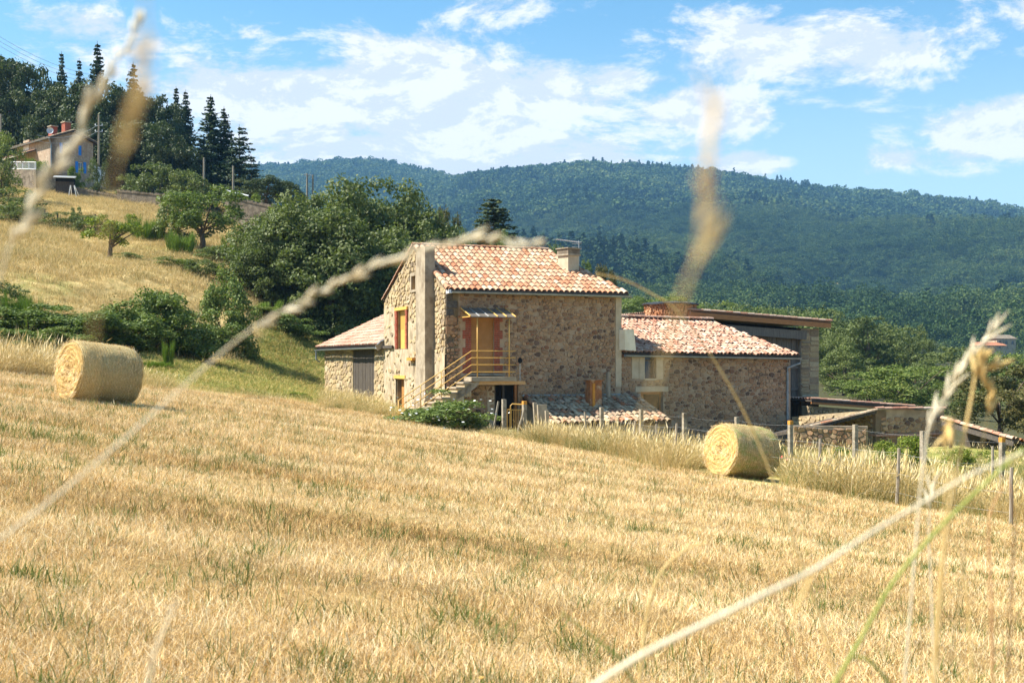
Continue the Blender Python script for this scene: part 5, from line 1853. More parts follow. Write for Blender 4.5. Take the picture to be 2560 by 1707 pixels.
def build_bales():
    rng = np.random.default_rng(8)
    mb_, mf = mat_bale(), mat_baleface()
    D, L = 1.36, 1.40
    r = D / 2
    nl, na = 40, 64
    # wrap: x along the axis
    X = np.linspace(0, L, nl)
    vs = []
    for i, x in enumerate(X):
        e = min(x, L - x)
        rr = r - 0.045 * math.exp(-(e / 0.05)) + 0.007 * math.sin(x * 2 * math.pi / 0.075)
        for k in range(na):
            a = 2 * math.pi * k / na
            q = rr + 0.02 * mnoise.noise((x * 3, math.cos(a) * 2.5, math.sin(a) * 2.5))
            flat = 0.16 * max(0, -math.sin(a) - 0.72)
            vs.append((x, q * math.cos(a), (q - flat) * math.sin(a)))
    q = [(i * na + k, i * na + (k + 1) % na, (i + 1) * na + (k + 1) % na, (i + 1) * na + k) for i in range(nl - 1) for k in range(na)]
    wrap = np_mesh('net_wrap', np.array(vs), np.array(q), mb_, True)
    # end faces: spiral ridges of rolled straw

    def face(x0, sgn, seed):
        nr = 26
        v2 = []
        for j in range(nr + 1):
            rr = (r - 0.04) * j / nr
            for k in range(na):
                a = 2 * math.pi * k / na
                ph = rr * 70 - a * 1.0
                b = 0.011 * math.sin(ph + 2.2 * mnoise.noise((math.cos(a) * 2 + seed, math.sin(a) * 2, rr * 3))) * (j / nr) ** 0.3 + 0.045 * mnoise.noise((rr * 16, math.cos(a) * 3 + seed, math.sin(a) * 3)) - 0.05 * math.exp(-(rr / 0.12) ** 2)
                edge = 0.03 if j < nr else 0.0
                v2.append((x0 + sgn * (b + edge), rr * math.cos(a), rr * math.sin(a)))
        q2 = [(j * na + k, j * na + (k + 1) % na, (j + 1) * na + (k + 1) % na, (j + 1) * na + k) for j in range(nr) for k in range(na)]
        if sgn > 0:
            q2 = [tuple(reversed(t)) for t in q2]
        return np_mesh('straw_face', np.array(v2), np.array(q2), mf, False)
    f1, f2 = face(0.0, -1, 0), face(L, 1, 5)
    # loose straw: short blades standing off the surface
    m = 6000
    a = rng.uniform(0, 2 * math.pi, m)
    x = rng.uniform(0.0, L, m)
    on_face = rng.uniform(0, 1, m) < 0.45
    rr = np.where(on_face, np.sqrt(rng.uniform(0, 1, m)) * r, r)
    c = np.c_[np.where(on_face, -0.02, x), rr * np.cos(a), rr * np.sin(a)]
    nrm = np.where(on_face[:, None], np.array([[-1.0, 0, 0]]), np.c_[np.zeros(m), np.cos(a), np.sin(a)])
    tang = np.c_[rng.normal(0, 0.4, m), -np.sin(a), np.cos(a)]
    tang *= np.where(rng.uniform(0, 1, m) < 0.5, -1, 1)[:, None]
    d = tang + nrm * rng.uniform(0.05, 0.7, (m, 1)) + rng.normal(0, 0.25, (m, 3))
    d /= np.linalg.norm(d, axis=1)[:, None]
    ln = np.where(on_face, rng.uniform(0.05, 0.16, m), rng.uniform(0.03, 0.08, m))[:, None]
    w = np.cross(d, nrm)
    w /= np.linalg.norm(w, axis=1)[:, None] + 1e-6
    hw = 0.0028
    V = np.stack([c + w * hw, c - w * hw, c + d * ln - w * hw * .5 + nrm * .006, c + d * ln + w * hw * .5 + nrm * .006], 1).reshape(-1, 3)
    fuzz = np_mesh('loose_straw', V, np.arange(4 * m).reshape(-1, 4), MT['straw_blade'])

    def bale(px, d, ang, label, green):
        ax = Vector((math.cos(ang), math.sin(ang), 0))
        mx = Vector(((px - CX) / F * d, d, 0))
        p0 = Vector((mx.x, mx.y, h1(mx.x, mx.y)))
        p1 = mx + ax * L
        p1.z = h1(p1.x, p1.y)
        ax = (p1 - p0).normalized()
        up = (ZZ - ax * ax.z).normalized()
        side = up.cross(ax)
        root = empty('hay_bale', p0, label, 'hay bale', 'round bales left on the mown field')
        M4 = Matrix((ax, side, up)).transposed().to_4x4()
        M4.translation = p0 + up * (r - 0.045)
        root.matrix_world = M4
        for nm, me in (('net_wrap', wrap), ('straw_face', f1), ('straw_face', f2), ('loose_straw', fuzz)):
            o = link(nm, me, root, False)
            o['greenish'] = green
            if nm == 'loose_straw':
                o['kind'] = 'stuff'
    bale(166, 27.0, R(45), 'golden round bale on the high side of the field before the brambles', 0.15)
    bale(1797, 31.0, R(30), 'greenish round bale by the fence with its bright spiral end turned left', 1.0)


build_bales()


# ------------------------------------------------------------------ trees and shrubs
def leaf_quads(name, c, nrm, size, mat, rng, aspect=0.6):
    n = len(c)
    nrm = nrm / (np.linalg.norm(nrm, axis=1)[:, None] + 1e-9)
    t = np.cross(nrm, rng.normal(0, 1, (n, 3)))
    t /= np.linalg.norm(t, axis=1)[:, None] + 1e-9
    b = np.cross(nrm, t)
    s = np.asarray(size).reshape(-1, 1) * np.ones((n, 1))
    V = np.stack([c - t * s * .5, c + b * s * .5 * aspect, c + t * s * .5, c - b * s * .5 * aspect], 1).reshape(-1, 3)
    return np_mesh(name, V, np.arange(4 * n).reshape(-1, 4), mat)


def crown_points(rng, nclump, nleaf, cz, rz, rxy, clump=(0.10, 0.17), flat=0.95, shell=0.55, lobes=4, lobamp=0.22):
    ph = rng.uniform(0, 6.28, (lobes, 2))
    dirs = rng.normal(0, 1, (nclump, 3))
    dirs /= np.linalg.norm(dirs, axis=1)[:, None]
    az = np.arctan2(dirs[:, 1], dirs[:, 0])
    k = 1 + sum(lobamp / (i + 1) * np.sin((i + 2) * az + ph[i, 0] + 2.2 * dirs[:, 2] + ph[i, 1]) for i in range(lobes))
    rad = (shell + (1 - shell) * rng.uniform(0, 1, nclump) ** 0.6) * k
    cc = dirs * rad[:, None] * np.array([rxy, rxy, rz]) + np.array([0, 0, cz])
    cr = rng.uniform(clump[0], clump[1], nclump)
    per = np.maximum((cr ** 2 / (cr ** 2).sum() * nleaf).astype(int), 3)
    idx = np.repeat(np.arange(nclump), per)
    d = rng.normal(0, 1, (len(idx), 3))
    d /= np.linalg.norm(d, axis=1)[:, None]
    d[:, 2] = np.where(d[:, 2] < -0.35, -d[:, 2] * 0.6, d[:, 2])
    rr = rng.uniform(0.35, 1.05, len(idx)) ** 0.6
    c = cc[idx] + d * (rr * cr[idx])[:, None] * np.array([1.15, 1.15, flat])
    nrm = d * 0.9 + np.array([0, 0, 0.12]) + rng.normal(0, 0.6, d.shape)
    return c, nrm, cc


def trunk_mesh(rng, h, r0, targets, name='trunk', lean=0.0):
    mb = MB()
    pts = [Vector((0, 0, -0.03)), Vector((0.01 + lean * .3, 0.0, h * 0.4)), Vector((lean * .6, 0.01, h * 0.75)), Vector((lean, 0.0, h))]
    mb.tube(pts, [r0 * 1.25, r0, r0 * 0.8, r0 * 0.6], 8)
    for t in targets:
        t = Vector(t)
        s = pts[1].lerp(pts[3], rng.uniform(0.3, 1.0))
        m = s.lerp(t, 0.5) + Vector((0, 0, 0.02))
        mb.tube([s, m, t], [r0 * 0.42, r0 * 0.27, r0 * 0.08], 5)
    return mb.mesh(name, MT['bark'], True)


PROTO = {}


def make_protos():
    rng = np.random.default_rng(17)

    def broad(key, mat, nclump, nleaf, size, cz=0.58, rz=0.42, rxy=0.5, clump=(0.10, 0.17), th=0.3, r0=0.028, **kw):
        c, nrm, cc = crown_points(rng, nclump, nleaf, cz, rz, rxy, clump, **kw)
        k_ = 0.5 / np.percentile(np.hypot(c[:, 0], c[:, 1]), 97.5)
        kz = 0.985 / c[:, 2].max()
        c = c * np.array([k_, k_, kz])
        cc = cc * np.array([k_, k_, kz])
        me = leaf_quads('crown', c, nrm, rng.uniform(0.7, 1.3, len(c)) * size, MT[mat], rng)
        sel = cc[rng.permutation(len(cc))[:9]]
        PROTO.setdefault(key, []).append((me, trunk_mesh(rng, th, r0, sel)))
    for k in range(3):
        broad('oak_big', 'oak', 150, 28000, 0.026, cz=0.50, rz=0.50, clump=(0.09, 0.15), th=0.2)
    for k in range(3):
        broad('oak_mid', 'oak', 80, 10000, 0.032, cz=0.50, rz=0.50, clump=(0.08, 0.15), th=0.26)
    for k in range(3):
        broad('ash_mid', 'ash', 80, 10000, 0.032, cz=0.50, rz=0.50, clump=(0.08, 0.15), th=0.26)
    for k in range(3):
        broad('wood_mid', 'wood', 90, 10500, 0.035, cz=0.50, rz=0.50, clump=(0.08, 0.14), th=0.26)
    for k in range(2):
        broad('ash_big', 'ash', 130, 26000, 0.019, cz=0.50, rz=0.50, clump=(0.07, 0.12), th=0.22)
    broad('walnut', 'ash', 55, 9000, 0.032, cz=0.60, rz=0.38, rxy=0.5, clump=(0.09, 0.15), th=0.34, r0=0.03)
    broad('dry_tree', 'dry_leaf', 46, 6500, 0.032, cz=0.6, rz=0.38, clump=(0.08, 0.14), th=0.34)
    broad('orchard', 'bright', 34, 3200, 0.045, cz=0.66, rz=0.30, rxy=0.5, clump=(0.09, 0.15), th=0.42, r0=0.045, lobamp=0.3)
    for k in range(4):
        broad('bramble', 'bramble', 46, 11000, 0.036, cz=0.36, rz=0.56, rxy=0.5, clump=(0.12, 0.2), th=0.15, r0=0.02, shell=0.45, lobamp=0.3)
    for k in range(2):
        broad('shrub', 'oak', 30, 4200, 0.048, cz=0.42, rz=0.5, rxy=0.5, clump=(0.12, 0.2), th=0.2)
    broad('bright_shrub', 'bright', 30, 4200, 0.048, cz=0.42, rz=0.5, rxy=0.5, clump=(0.12, 0.2), th=0.2)
    broad('willow', 'ash', 60, 8000, 0.03, cz=0.5, rz=0.48, rxy=0.42, clump=(0.07, 0.13), flat=1.6, th=0.3)

    def conifer(key, mat, whorls, taper, nb, width, cedar=False, n_per=20, leaf=0.03, rise=0.12):
        cs, ns, ss = [], [], []
        for i in range(whorls):
            t = (i + rng.uniform(-0.2, 0.2)) / whorls
            z = 0.07 + 0.92 * t
            for b in range(nb if t < 0.8 else nb - 2):
                R_ = (width * (1 - t) ** taper + 0.012) * rng.uniform(0.62, 1.18)
                a = rng.uniform(0, 6.28)
                zo = rng.normal(0, 0.012) * (1 - t)
                m = max(int(n_per * (0.25 + 1.1 * (1 - t))), 5)
                s = rng.uniform(0.02, 1, m) ** 0.8
                rr = R_ * s
                dz = (-0.30 * s + 0.26 * s ** 2.2) * R_ if not cedar else (0.10 * s - 0.04 * s ** 2) * R_
                side = rng.normal(0, 1, m) * R_ * 0.20 * (1.02 - s) ** 0.7
                cs.append(np.c_[rr * math.cos(a) - side * math.sin(a), rr * math.sin(a) + side * math.cos(a), z + zo + dz + rng.normal(0, 0.0035, m) - np.abs(side) * 0.15])
                ns.append(np.c_[rng.normal(0, .5, (m, 2)) + 0.35 * np.array([math.cos(a), math.sin(a)]), np.full(m, 0.9)])
                ss.append(rng.uniform(0.7, 1.3, m) * leaf * (0.85 + 0.25 * (1 - t)))
        c, nn, s = np.concatenate(cs), np.concatenate(ns), np.concatenate(ss)
        me = leaf_quads('crown', c, nn, s, MT[mat], rng, 0.5)
        mb = MB()
        mb.tube([(0, 0, -0.03), (0, 0, 0.5), (0, 0, 0.995)], [0.016, 0.010, 0.002], 6)
        PROTO.setdefault(key, []).append((me, mb.mesh('trunk', MT['bark'])))
    for k in range(4):
        conifer('fir', 'needle', 31, 0.9, 10, 0.22, n_per=28, leaf=0.036)
    for k in range(2):
        conifer('cedar', 'needle', 15, 0.60, 9, 0.30, True, 46, leaf=0.042)
    conifer('pine', 'pine', 20, 0.45, 11, 0.30, True, 40, leaf=0.05)
    # broom: fans of thin upright green twigs
    for k in range(3):
        vs = []
        for q in range(16):
            qa, qr = rng.uniform(0, 6.28), 0.34 * math.sqrt(rng.uniform(0, 1))
            q0 = np.array([qr * math.cos(qa), qr * math.sin(qa), 0.0])
            qh = rng.uniform(0.45, 1.0)
            ql = np.array([math.cos(qa), math.sin(qa), 0]) * rng.uniform(0.0, 0.22) + rng.normal(0, 0.05, 3)
            for j in range(90):
                b = q0 + np.r_[rng.normal(0, 0.03, 2), 0.0]
                h = qh * rng.uniform(0.55, 1.0)
                tip = b + np.array([ql[0] * h + rng.normal(0, .05), ql[1] * h + rng.normal(0, .05), h])
                st = b + (tip - b) * rng.uniform(0.0, 0.6)
                fa = rng.uniform(0, 3.14)
                w = np.array([math.cos(fa), math.sin(fa), 0]) * 0.006
                vs += [st - w, st + w, tip + w * .3, tip - w * .3]
        me = np_mesh('twigs', np.array(vs), np.arange(len(vs)).reshape(-1, 4), MT['broom'])
        PROTO.setdefault('broom', []).append((me, None))


make_protos()
_tk = [0]


def tree(kind, px, d, top, width, name, label, cat, group=None, base=None, var=None):
    """kind: prototype; top: pixel row of its highest point, width: pixels across"""
    x = (px - CX) / F * d
    z = h1(x, d) if base is None else zof(base, d)
    hh = max(zof(top, d) - z, 0.3)
    w = width / F * d * {'fir': 1.4, 'cedar': 1.0, 'pine': 1.1, 'broom': 1.0, 'bramble': 1.3, 'oak_big': 1.4, 'orchard': 1.1}.get(kind, 1.2)
    if kind in ('oak_mid', 'ash_mid') and hh / d * F > 170:
        kind = kind[:3] + '_big'
    lst = PROTO[kind]
    _tk[0] += 1
    me, tr = lst[(_tk[0] if var is None else var) % len(lst)]
    root = empty(name, (x, d, z - 0.05), label, cat, group)
    nat = {'fir': 0.44, 'cedar': 0.6, 'pine': 0.6}.get(kind, 1.0)
    root.scale = (w / nat, w / nat, hh)
    root.rotation_euler = (0, 0, (_tk[0] * 2.399) % 6.28)
    link('crown' if tr else 'twigs', me, root, False)
    if tr:
        link('trunk', tr, root, False)
    return root


def build_trees():
    GF, GB = 'firs above the hillside house', 'broadleaf trees of the hillside wood'
    firs = [(154, 178, 126, 64, 'dark fir tip rising left of the foremost tall fir above the house chimneys'), (198, 182, 143, 58, 'smaller fir just left of the tallest fir on the hill'), (243, 178, 100, 84, 'tallest pointed fir standing above the hillside house'),
            (333, 176, 152, 84, 'broad fir right of the tallest fir, alone against the sky'), (440, 180, 214, 66, 'first of two slim firs side by side left of the cedars'), (464, 184, 223, 66, 'second of two slim firs side by side, right of its twin'),
            (527, 170, 234, 92, 'tall open fir with sky showing between its branches'), (560, 172, 264, 80, 'fir leaning close to the right of the tall open fir')]
    for (px, d, top, w, lab) in firs:
        tree('fir', px, d, top, w, 'fir_tree', lab, 'fir', GF)
    ced = [(598, 166, 308, 130, 'dark cedar with level branches just right of the tall open fir'), (628, 160, 385, 90, 'lowest cedar at the right end of the hillside wood'), (500, 162, 330, 110, 'dark cedar filling the gap below the tall open fir'), (430, 165, 330, 100, 'dark cedar below the two slim firs')]
    for (px, d, top, w, lab) in ced:
        tree('cedar', px, d, top, w, 'cedar_tree', lab, 'cedar', 'cedars at the end of the hillside wood')
    bl = [(-60, 185, 120, 160, 'leafy tree at the far left end of the hillside wood'), (20, 178, 132, 130, 'tall dark oak above the left end of the house roof'), (75, 176, 146, 100, 'oak with ragged top above the dish chimney'), (120, 172, 205, 110, 'round oak behind the chimneys of the hillside house'),
          (185, 170, 205, 120, 'bushy oak below the two smaller firs'), (260, 168, 195, 130, 'bushy oak below the tallest fir'), (310, 170, 215, 120, 'oak between the tallest and the broad fir'), (380, 172, 232, 120, 'round oak right of the broad fir'), (415, 170, 245, 90, 'oak left of the two slim firs'),
          (340, 160, 290, 140, 'wide oak in front of the broad fir'), (240, 163, 300, 130, 'wide oak beside the utility pole'), (415, 158, 320, 120, 'dark oak low in the middle of the wood'), (290, 160, 330, 110, 'low oak over the dry bank beyond the house'), (150, 178, 250, 140, 'oak mass behind the right chimney'), (40, 182, 230, 150, 'oak mass behind the left end of the roof')]
    for (px, d, top, w, lab) in bl:
        tree('wood_mid', px, d, top, w * 1.25, 'oak_tree', lab, 'oak', GB)
    # round the hillside house and on the terraces
    tree('willow', 2, 128, 316, 95, 'willow_tree', 'pale hanging willow left of the hillside house', 'willow')
    tree('shrub', 20, 118, 470, 130, 'dark_shrub', 'dark spreading shrub under the willow', 'shrub', 'hillside shrubs')
    tree('shrub', 395, 140, 402, 110, 'fig_bush', 'rounded green fig bush above the terrace wall', 'bush', 'hillside shrubs')
    tree('shrub', 330, 142, 435, 70, 'laurel_bush', 'small bush left of the round fig bush', 'bush', 'hillside shrubs')
    tree('shrub', 470, 138, 418, 100, 'hazel_bush', 'feathery bush right of the fig bush', 'bush', 'hillside shrubs')
    tree('shrub', 545, 140, 455, 70, 'laurel_bush', 'grey bush at the foot of the leaning fence pole', 'bush', 'hillside shrubs')
    tree('wood_mid', 665, 150, 438, 120, 'oak_tree', 'rounded oak at the right end of the wood above the big oaks', 'oak', GB, base=505)
    tree('wood_mid', 718, 165, 452, 90, 'oak_tree', 'small oak under the twin utility poles', 'oak', GB, base=520)
    tree('bright_shrub', 630, 138, 478, 46, 'broom_bush', 'bright little bush on the upper terrace wall', 'bush', 'hillside shrubs')
    tree('bright_shrub', 108, 148, 398, 46, 'hedge_bush', 'yellow green hedge bush before the porch of the house', 'bush', 'bushes by the hillside house')
    tree('bright_shrub', 78, 149, 392, 46, 'hedge_bush', 'yellow green hedge bush behind the white railing', 'bush', 'bushes by the hillside house')
    tree('shrub', 118, 146, 412, 34, 'hedge_bush', 'dark hedge bush at the end of the white railing', 'bush', 'bushes by the hillside house')
    tree('bright_shrub', 188, 143, 412, 40, 'garden_tree', 'small yellow green tree before the blue shuttered window', 'tree', 'bushes by the hillside house')
    tree('shrub', 248, 146, 392, 46, 'hedge_bush', 'green bush behind the white glazed porch', 'bush', 'bushes by the hillside house')
    tree('walnut', 505, 104, 462, 205, 'walnut_tree', 'light green walnut tree on the dry slope left of the big oaks', 'tree')
    tree('shrub', 440, 106, 470, 100, 'hazel_bush', 'bushy growth against the left of the walnut crown', 'bush', 'hillside shrubs')
    tree('orchard', 275, 88, 530, 130, 'orchard_tree', 'small leaning fruit tree alone on the dry slope', 'tree')
    tree('shrub', 190, 112, 512, 26, 'young_tree', 'tiny young tree on the upper dry slope', 'tree')
    for (px, d, top, w, lab) in ((368, 106, 528, 100, 'broom clump right of the little fruit tree top'), (455, 100, 568, 90, 'broom clump at the foot of the walnut'), (590, 100, 585, 90, 'broom clump right of the walnut trunk'), (45, 55, 715, 70, 'tall bright broom rising from the left end of the brambles'),
                                 (85, 54, 722, 50, 'short bright broom beside the tall one in the brambles'), (370, 50, 905, 50, 'broom clump just right of the left hay bale'), (405, 50.5, 898, 60, 'taller broom clump further right of the left hay bale'), (465, 84, 645, 90, 'broom in the hedge line below the fruit tree'), (660, 78, 745, 90, 'broom below the left side of the big oaks'), (420, 51, 840, 36, 'broom sprig at the foot of the brambles')):
        tree('broom', px, d, top, w, 'broom_shrub', lab, 'broom', 'bright green broom shrubs')
    for (px, d, top, w, lab) in ((322, 86, 628, 70, 'dark bush right of the fruit tree trunk'), (435, 84, 640, 100, 'dark bush in the hedge line left of its broom'), (505, 82, 642, 90, 'dark bush in the hedge line right of its broom'), (600, 84, 650, 130, 'wide dark bush in the hedge line against the big oaks'), (535, 98, 610, 90, 'grey bush at the walnut trunk'), (40, 82, 640, 70, 'low bush on the slope at the left edge'), (50, 112, 505, 120, 'low dark hedge at the left edge under the willow'), (150, 110, 528, 90, 'low hedge below the small posts of the upper slope'), (225, 108, 535, 80, 'low hedge above the crown of the little fruit tree'), (20, 60, 700, 110, 'low fern patch behind the tall bright broom')):
        tree('shrub', px, d, top, w, 'hedge_shrub', lab, 'shrub', 'dark shrubs across the dry slope')
    tree('bramble', 572, 68, 655, 140, 'tall_shrub', 'tall grey green shrub at the right end of the bramble bank', 'shrub')
    br = [(-60, 54, 745, 220, 'bramble mound cut by the left edge'), (70, 53, 752, 200, 'bramble mound at the foot of the bright broom'), (190, 55, 755, 190, 'bramble mound above the left hay bale'), (300, 56, 742, 200, 'bramble mound up and right of the left hay bale'), (390, 58, 715, 170, 'tallest bramble mound in the middle of the bank'),
          (470, 60, 730, 170, 'bramble mound right of the tallest one'), (545, 66, 770, 130, 'bramble mound below the tall grey green shrub'), (640, 76, 760, 140, 'bramble mound under the big oaks'), (245, 53, 770, 200, 'low bramble mound behind the left hay bale'), (330, 55, 785, 170, 'low bramble mound over the meadow corner'), (440, 60, 790, 130, 'low bramble mound at the edge of the green meadow'), (120, 50, 810, 170, 'low bramble mound left of the hay bale'), (10, 49, 815, 170, 'low bramble mound by the tall dry grass'), (730, 76, 780, 130, 'dark thicket at the back of the meadow'), (820, 84, 780, 150, 'dark thicket at the foot of the big oaks'), (910, 84, 770, 130, 'dark thicket behind the barn annex')]
    for (px, d, top, w, lab) in br:
        tree('bramble', px, d, top, w, 'bramble_bush', lab, 'brambles', 'bramble bank along the meadow')
    GO = 'big oaks behind the farmhouse'
    for (px, d, top, w, lab) in ((745, 86, 475, 250, 'broad dark oak at the left of the big oak group'), (905, 92, 428, 260, 'highest oak of the big group with a ragged top'), (1020, 94, 480, 220, 'oak of the big group nearest the farmhouse gable'), (840, 84, 540, 250, 'low spreading oak in front of the highest oak'), (960, 86, 580, 220, 'low oak right behind the farmhouse gable'), (700, 84, 560, 170, 'low oak at the left foot of the big group'), (840, 96, 455, 200, 'oak between the broad dark oak and the highest oak'), (690, 90, 505, 150, 'rounded oak at the far left of the big oak group'), (1000, 88, 540, 200, 'oak filling the gap above the gable roof edge')):
        tree('oak_big', px, d, top, w, 'oak_tree', lab, 'oak', GO)
    tree('dry_tree', 1115, 98, 508, 80, 'thin_tree', 'thin browning tree right of the big oaks', 'tree')
    tree('oak_mid', 1135, 100, 560, 120, 'oak_tree', 'low oak under the thin browning tree', 'oak', GO)
    tree('pine', 1235, 105, 490, 130, 'pine_tree', 'dark round topped pine rising behind the farmhouse roof', 'pine', base=660)
    tree('ash_mid', 1265, 100, 565, 110, 'ash_tree', 'bright tree at the foot of the dark pine behind the roof', 'tree')
    GR = 'trees in the valley behind the farm'
    vt = [('oak_mid', 1400, 96, 600, 90, 'oak peeping out just behind the chimney'), ('ash_mid', 1455, 100, 640, 70, 'tree peeping out right of the chimney'), ('dry_tree', 1505, 105, 655, 70, 'yellowish tree above the right end of the farmhouse roof'), ('ash_mid', 1590, 160, 738, 130, 'tree directly left of the firewood stack'), ('ash_mid', 1690, 170, 730, 150, 'tree behind the firewood stack'),
          ('ash_mid', 1790, 175, 748, 140, 'tree right of the firewood stack'), ('oak_mid', 1870, 180, 762, 140, 'tree above the middle of the brown fascia'), ('ash_mid', 1955, 170, 770, 140, 'tree above the right half of the brown fascia'), ('oak_mid', 2035, 160, 768, 130, 'tree above the right end of the brown fascia'), ('oak_mid', 2110, 150, 775, 130, 'tree right of the plank barn roof corner'),
          ('oak_mid', 2180, 145, 785, 170, 'large dark oak right of the plank barn'), ('oak_mid', 2240, 155, 800, 120, 'dark oak with a pointed shoulder beside the large oak'), ('oak_mid', 2290, 150, 808, 80, 'narrow dark cone shaped tree beyond the barn'), ('oak_mid', 2110, 110, 860, 130, 'oak close behind the stone pier'), ('ash_mid', 2170, 100, 925, 150, 'light green tree behind the long shed'),
          ('ash_mid', 2270, 95, 905, 200, 'large yellow green ash in the middle of the valley trees'), ('oak_mid', 2370, 130, 862, 150, 'oak right of the yellow green ash'), ('oak_mid', 2440, 140, 862, 120, 'oak below the far yellow field'), ('ash_mid', 2530, 130, 873, 150, 'bright tree below the far farmhouse'), ('oak_mid', 2620, 125, 866, 150, 'tree cut by the right edge below the far farmhouse'),
          ('oak_mid', 2340, 100, 950, 140, 'dark tree behind the stone hut roof'), ('dry_tree', 2500, 62, 900, 230, 'sparse browning tree with bare twigs at the right edge'), ('oak_mid', 2420, 85, 960, 150, 'dark tree left of the browning tree'), ('oak_mid', 2080, 125, 830, 110, 'dark oak against the stone pier'), ('dry_tree', 2600, 58, 960, 200, 'browning tree cut by the right edge behind the open shed')]
    for (kd, px, d, top, w, lab) in vt:
        kd = 'ash_mid' if 1560 < px < 2080 and kd == 'oak_mid' else kd
        tree(kd, px, d, top, w, 'valley_tree', lab, 'tree', GR)
    # rose bush by the stairs
    rb = tree('bramble', 1105, 43.0, 966, 200, 'rose_bush', 'dark green rose bush with white blossoms at the foot of the stairs', 'bush', base=1075)
    rng = np.random.default_rng(5)
    c, nn, _ = crown_points(rng, 46, 90, 0.36, 0.5, 0.5, (0.1, 0.2))
    link('blossom', leaf_quads('blossom', c * 1.02, nn, 0.035, MT['flower_white'], rng, 0.9), rb, False)['kind'] = 'stuff'
    for k, (px, d, top, w, lab) in enumerate(((1030, 44.5, 1015, 60, 'low green plant at the foot of the gable door'), (1160, 42.6, 1030, 80, 'leafy end of the rose bush near the leaning stake'), (915, 50, 1005, 60, 'small weed clump before the barn annex'), (1275, 43.0, 1068, 50, 'green weed clump under the yellow gate'), (745, 49, 985, 50, 'small leafy clump at the field edge left of the barn annex'))):
        tree('shrub' if k < 2 else 'bright_shrub', px, d, top, w, 'leafy_plant', lab, 'plant', 'weeds round the farmhouse')
    for k, (px, d, top, w, lab) in enumerate(((2270, 36, 1078, 110, 'bright leafy plant before the stone hut wall'), (2210, 37, 1090, 60, 'small leafy plant left of the bright one before the hut'), (2420, 36, 1110, 90, 'green plant under the open shed'), (1940, 38.5, 1105, 60, 'dark plant behind the right hay bale'), (2110, 36.5, 1110, 70, 'green plant below the garden wall'))):
        tree('bright_shrub' if k != 3 else 'shrub', px, d, top, w, 'garden_plant', lab, 'plant', 'garden plants behind the fence')
    fl = tree('shrub', 1968, 37.5, 1118, 40, 'red_geranium', 'red flowering plant beside the lichened concrete post', 'flower')
    c, nn, _ = crown_points(rng, 10, 40, 0.6, 0.4, 0.5, (0.1, 0.2))
    link('blossom', leaf_quads('blossom', c, nn, 0.13, MT['flower_red'], rng, 0.9), fl, False)['kind'] = 'stuff'


build_trees()


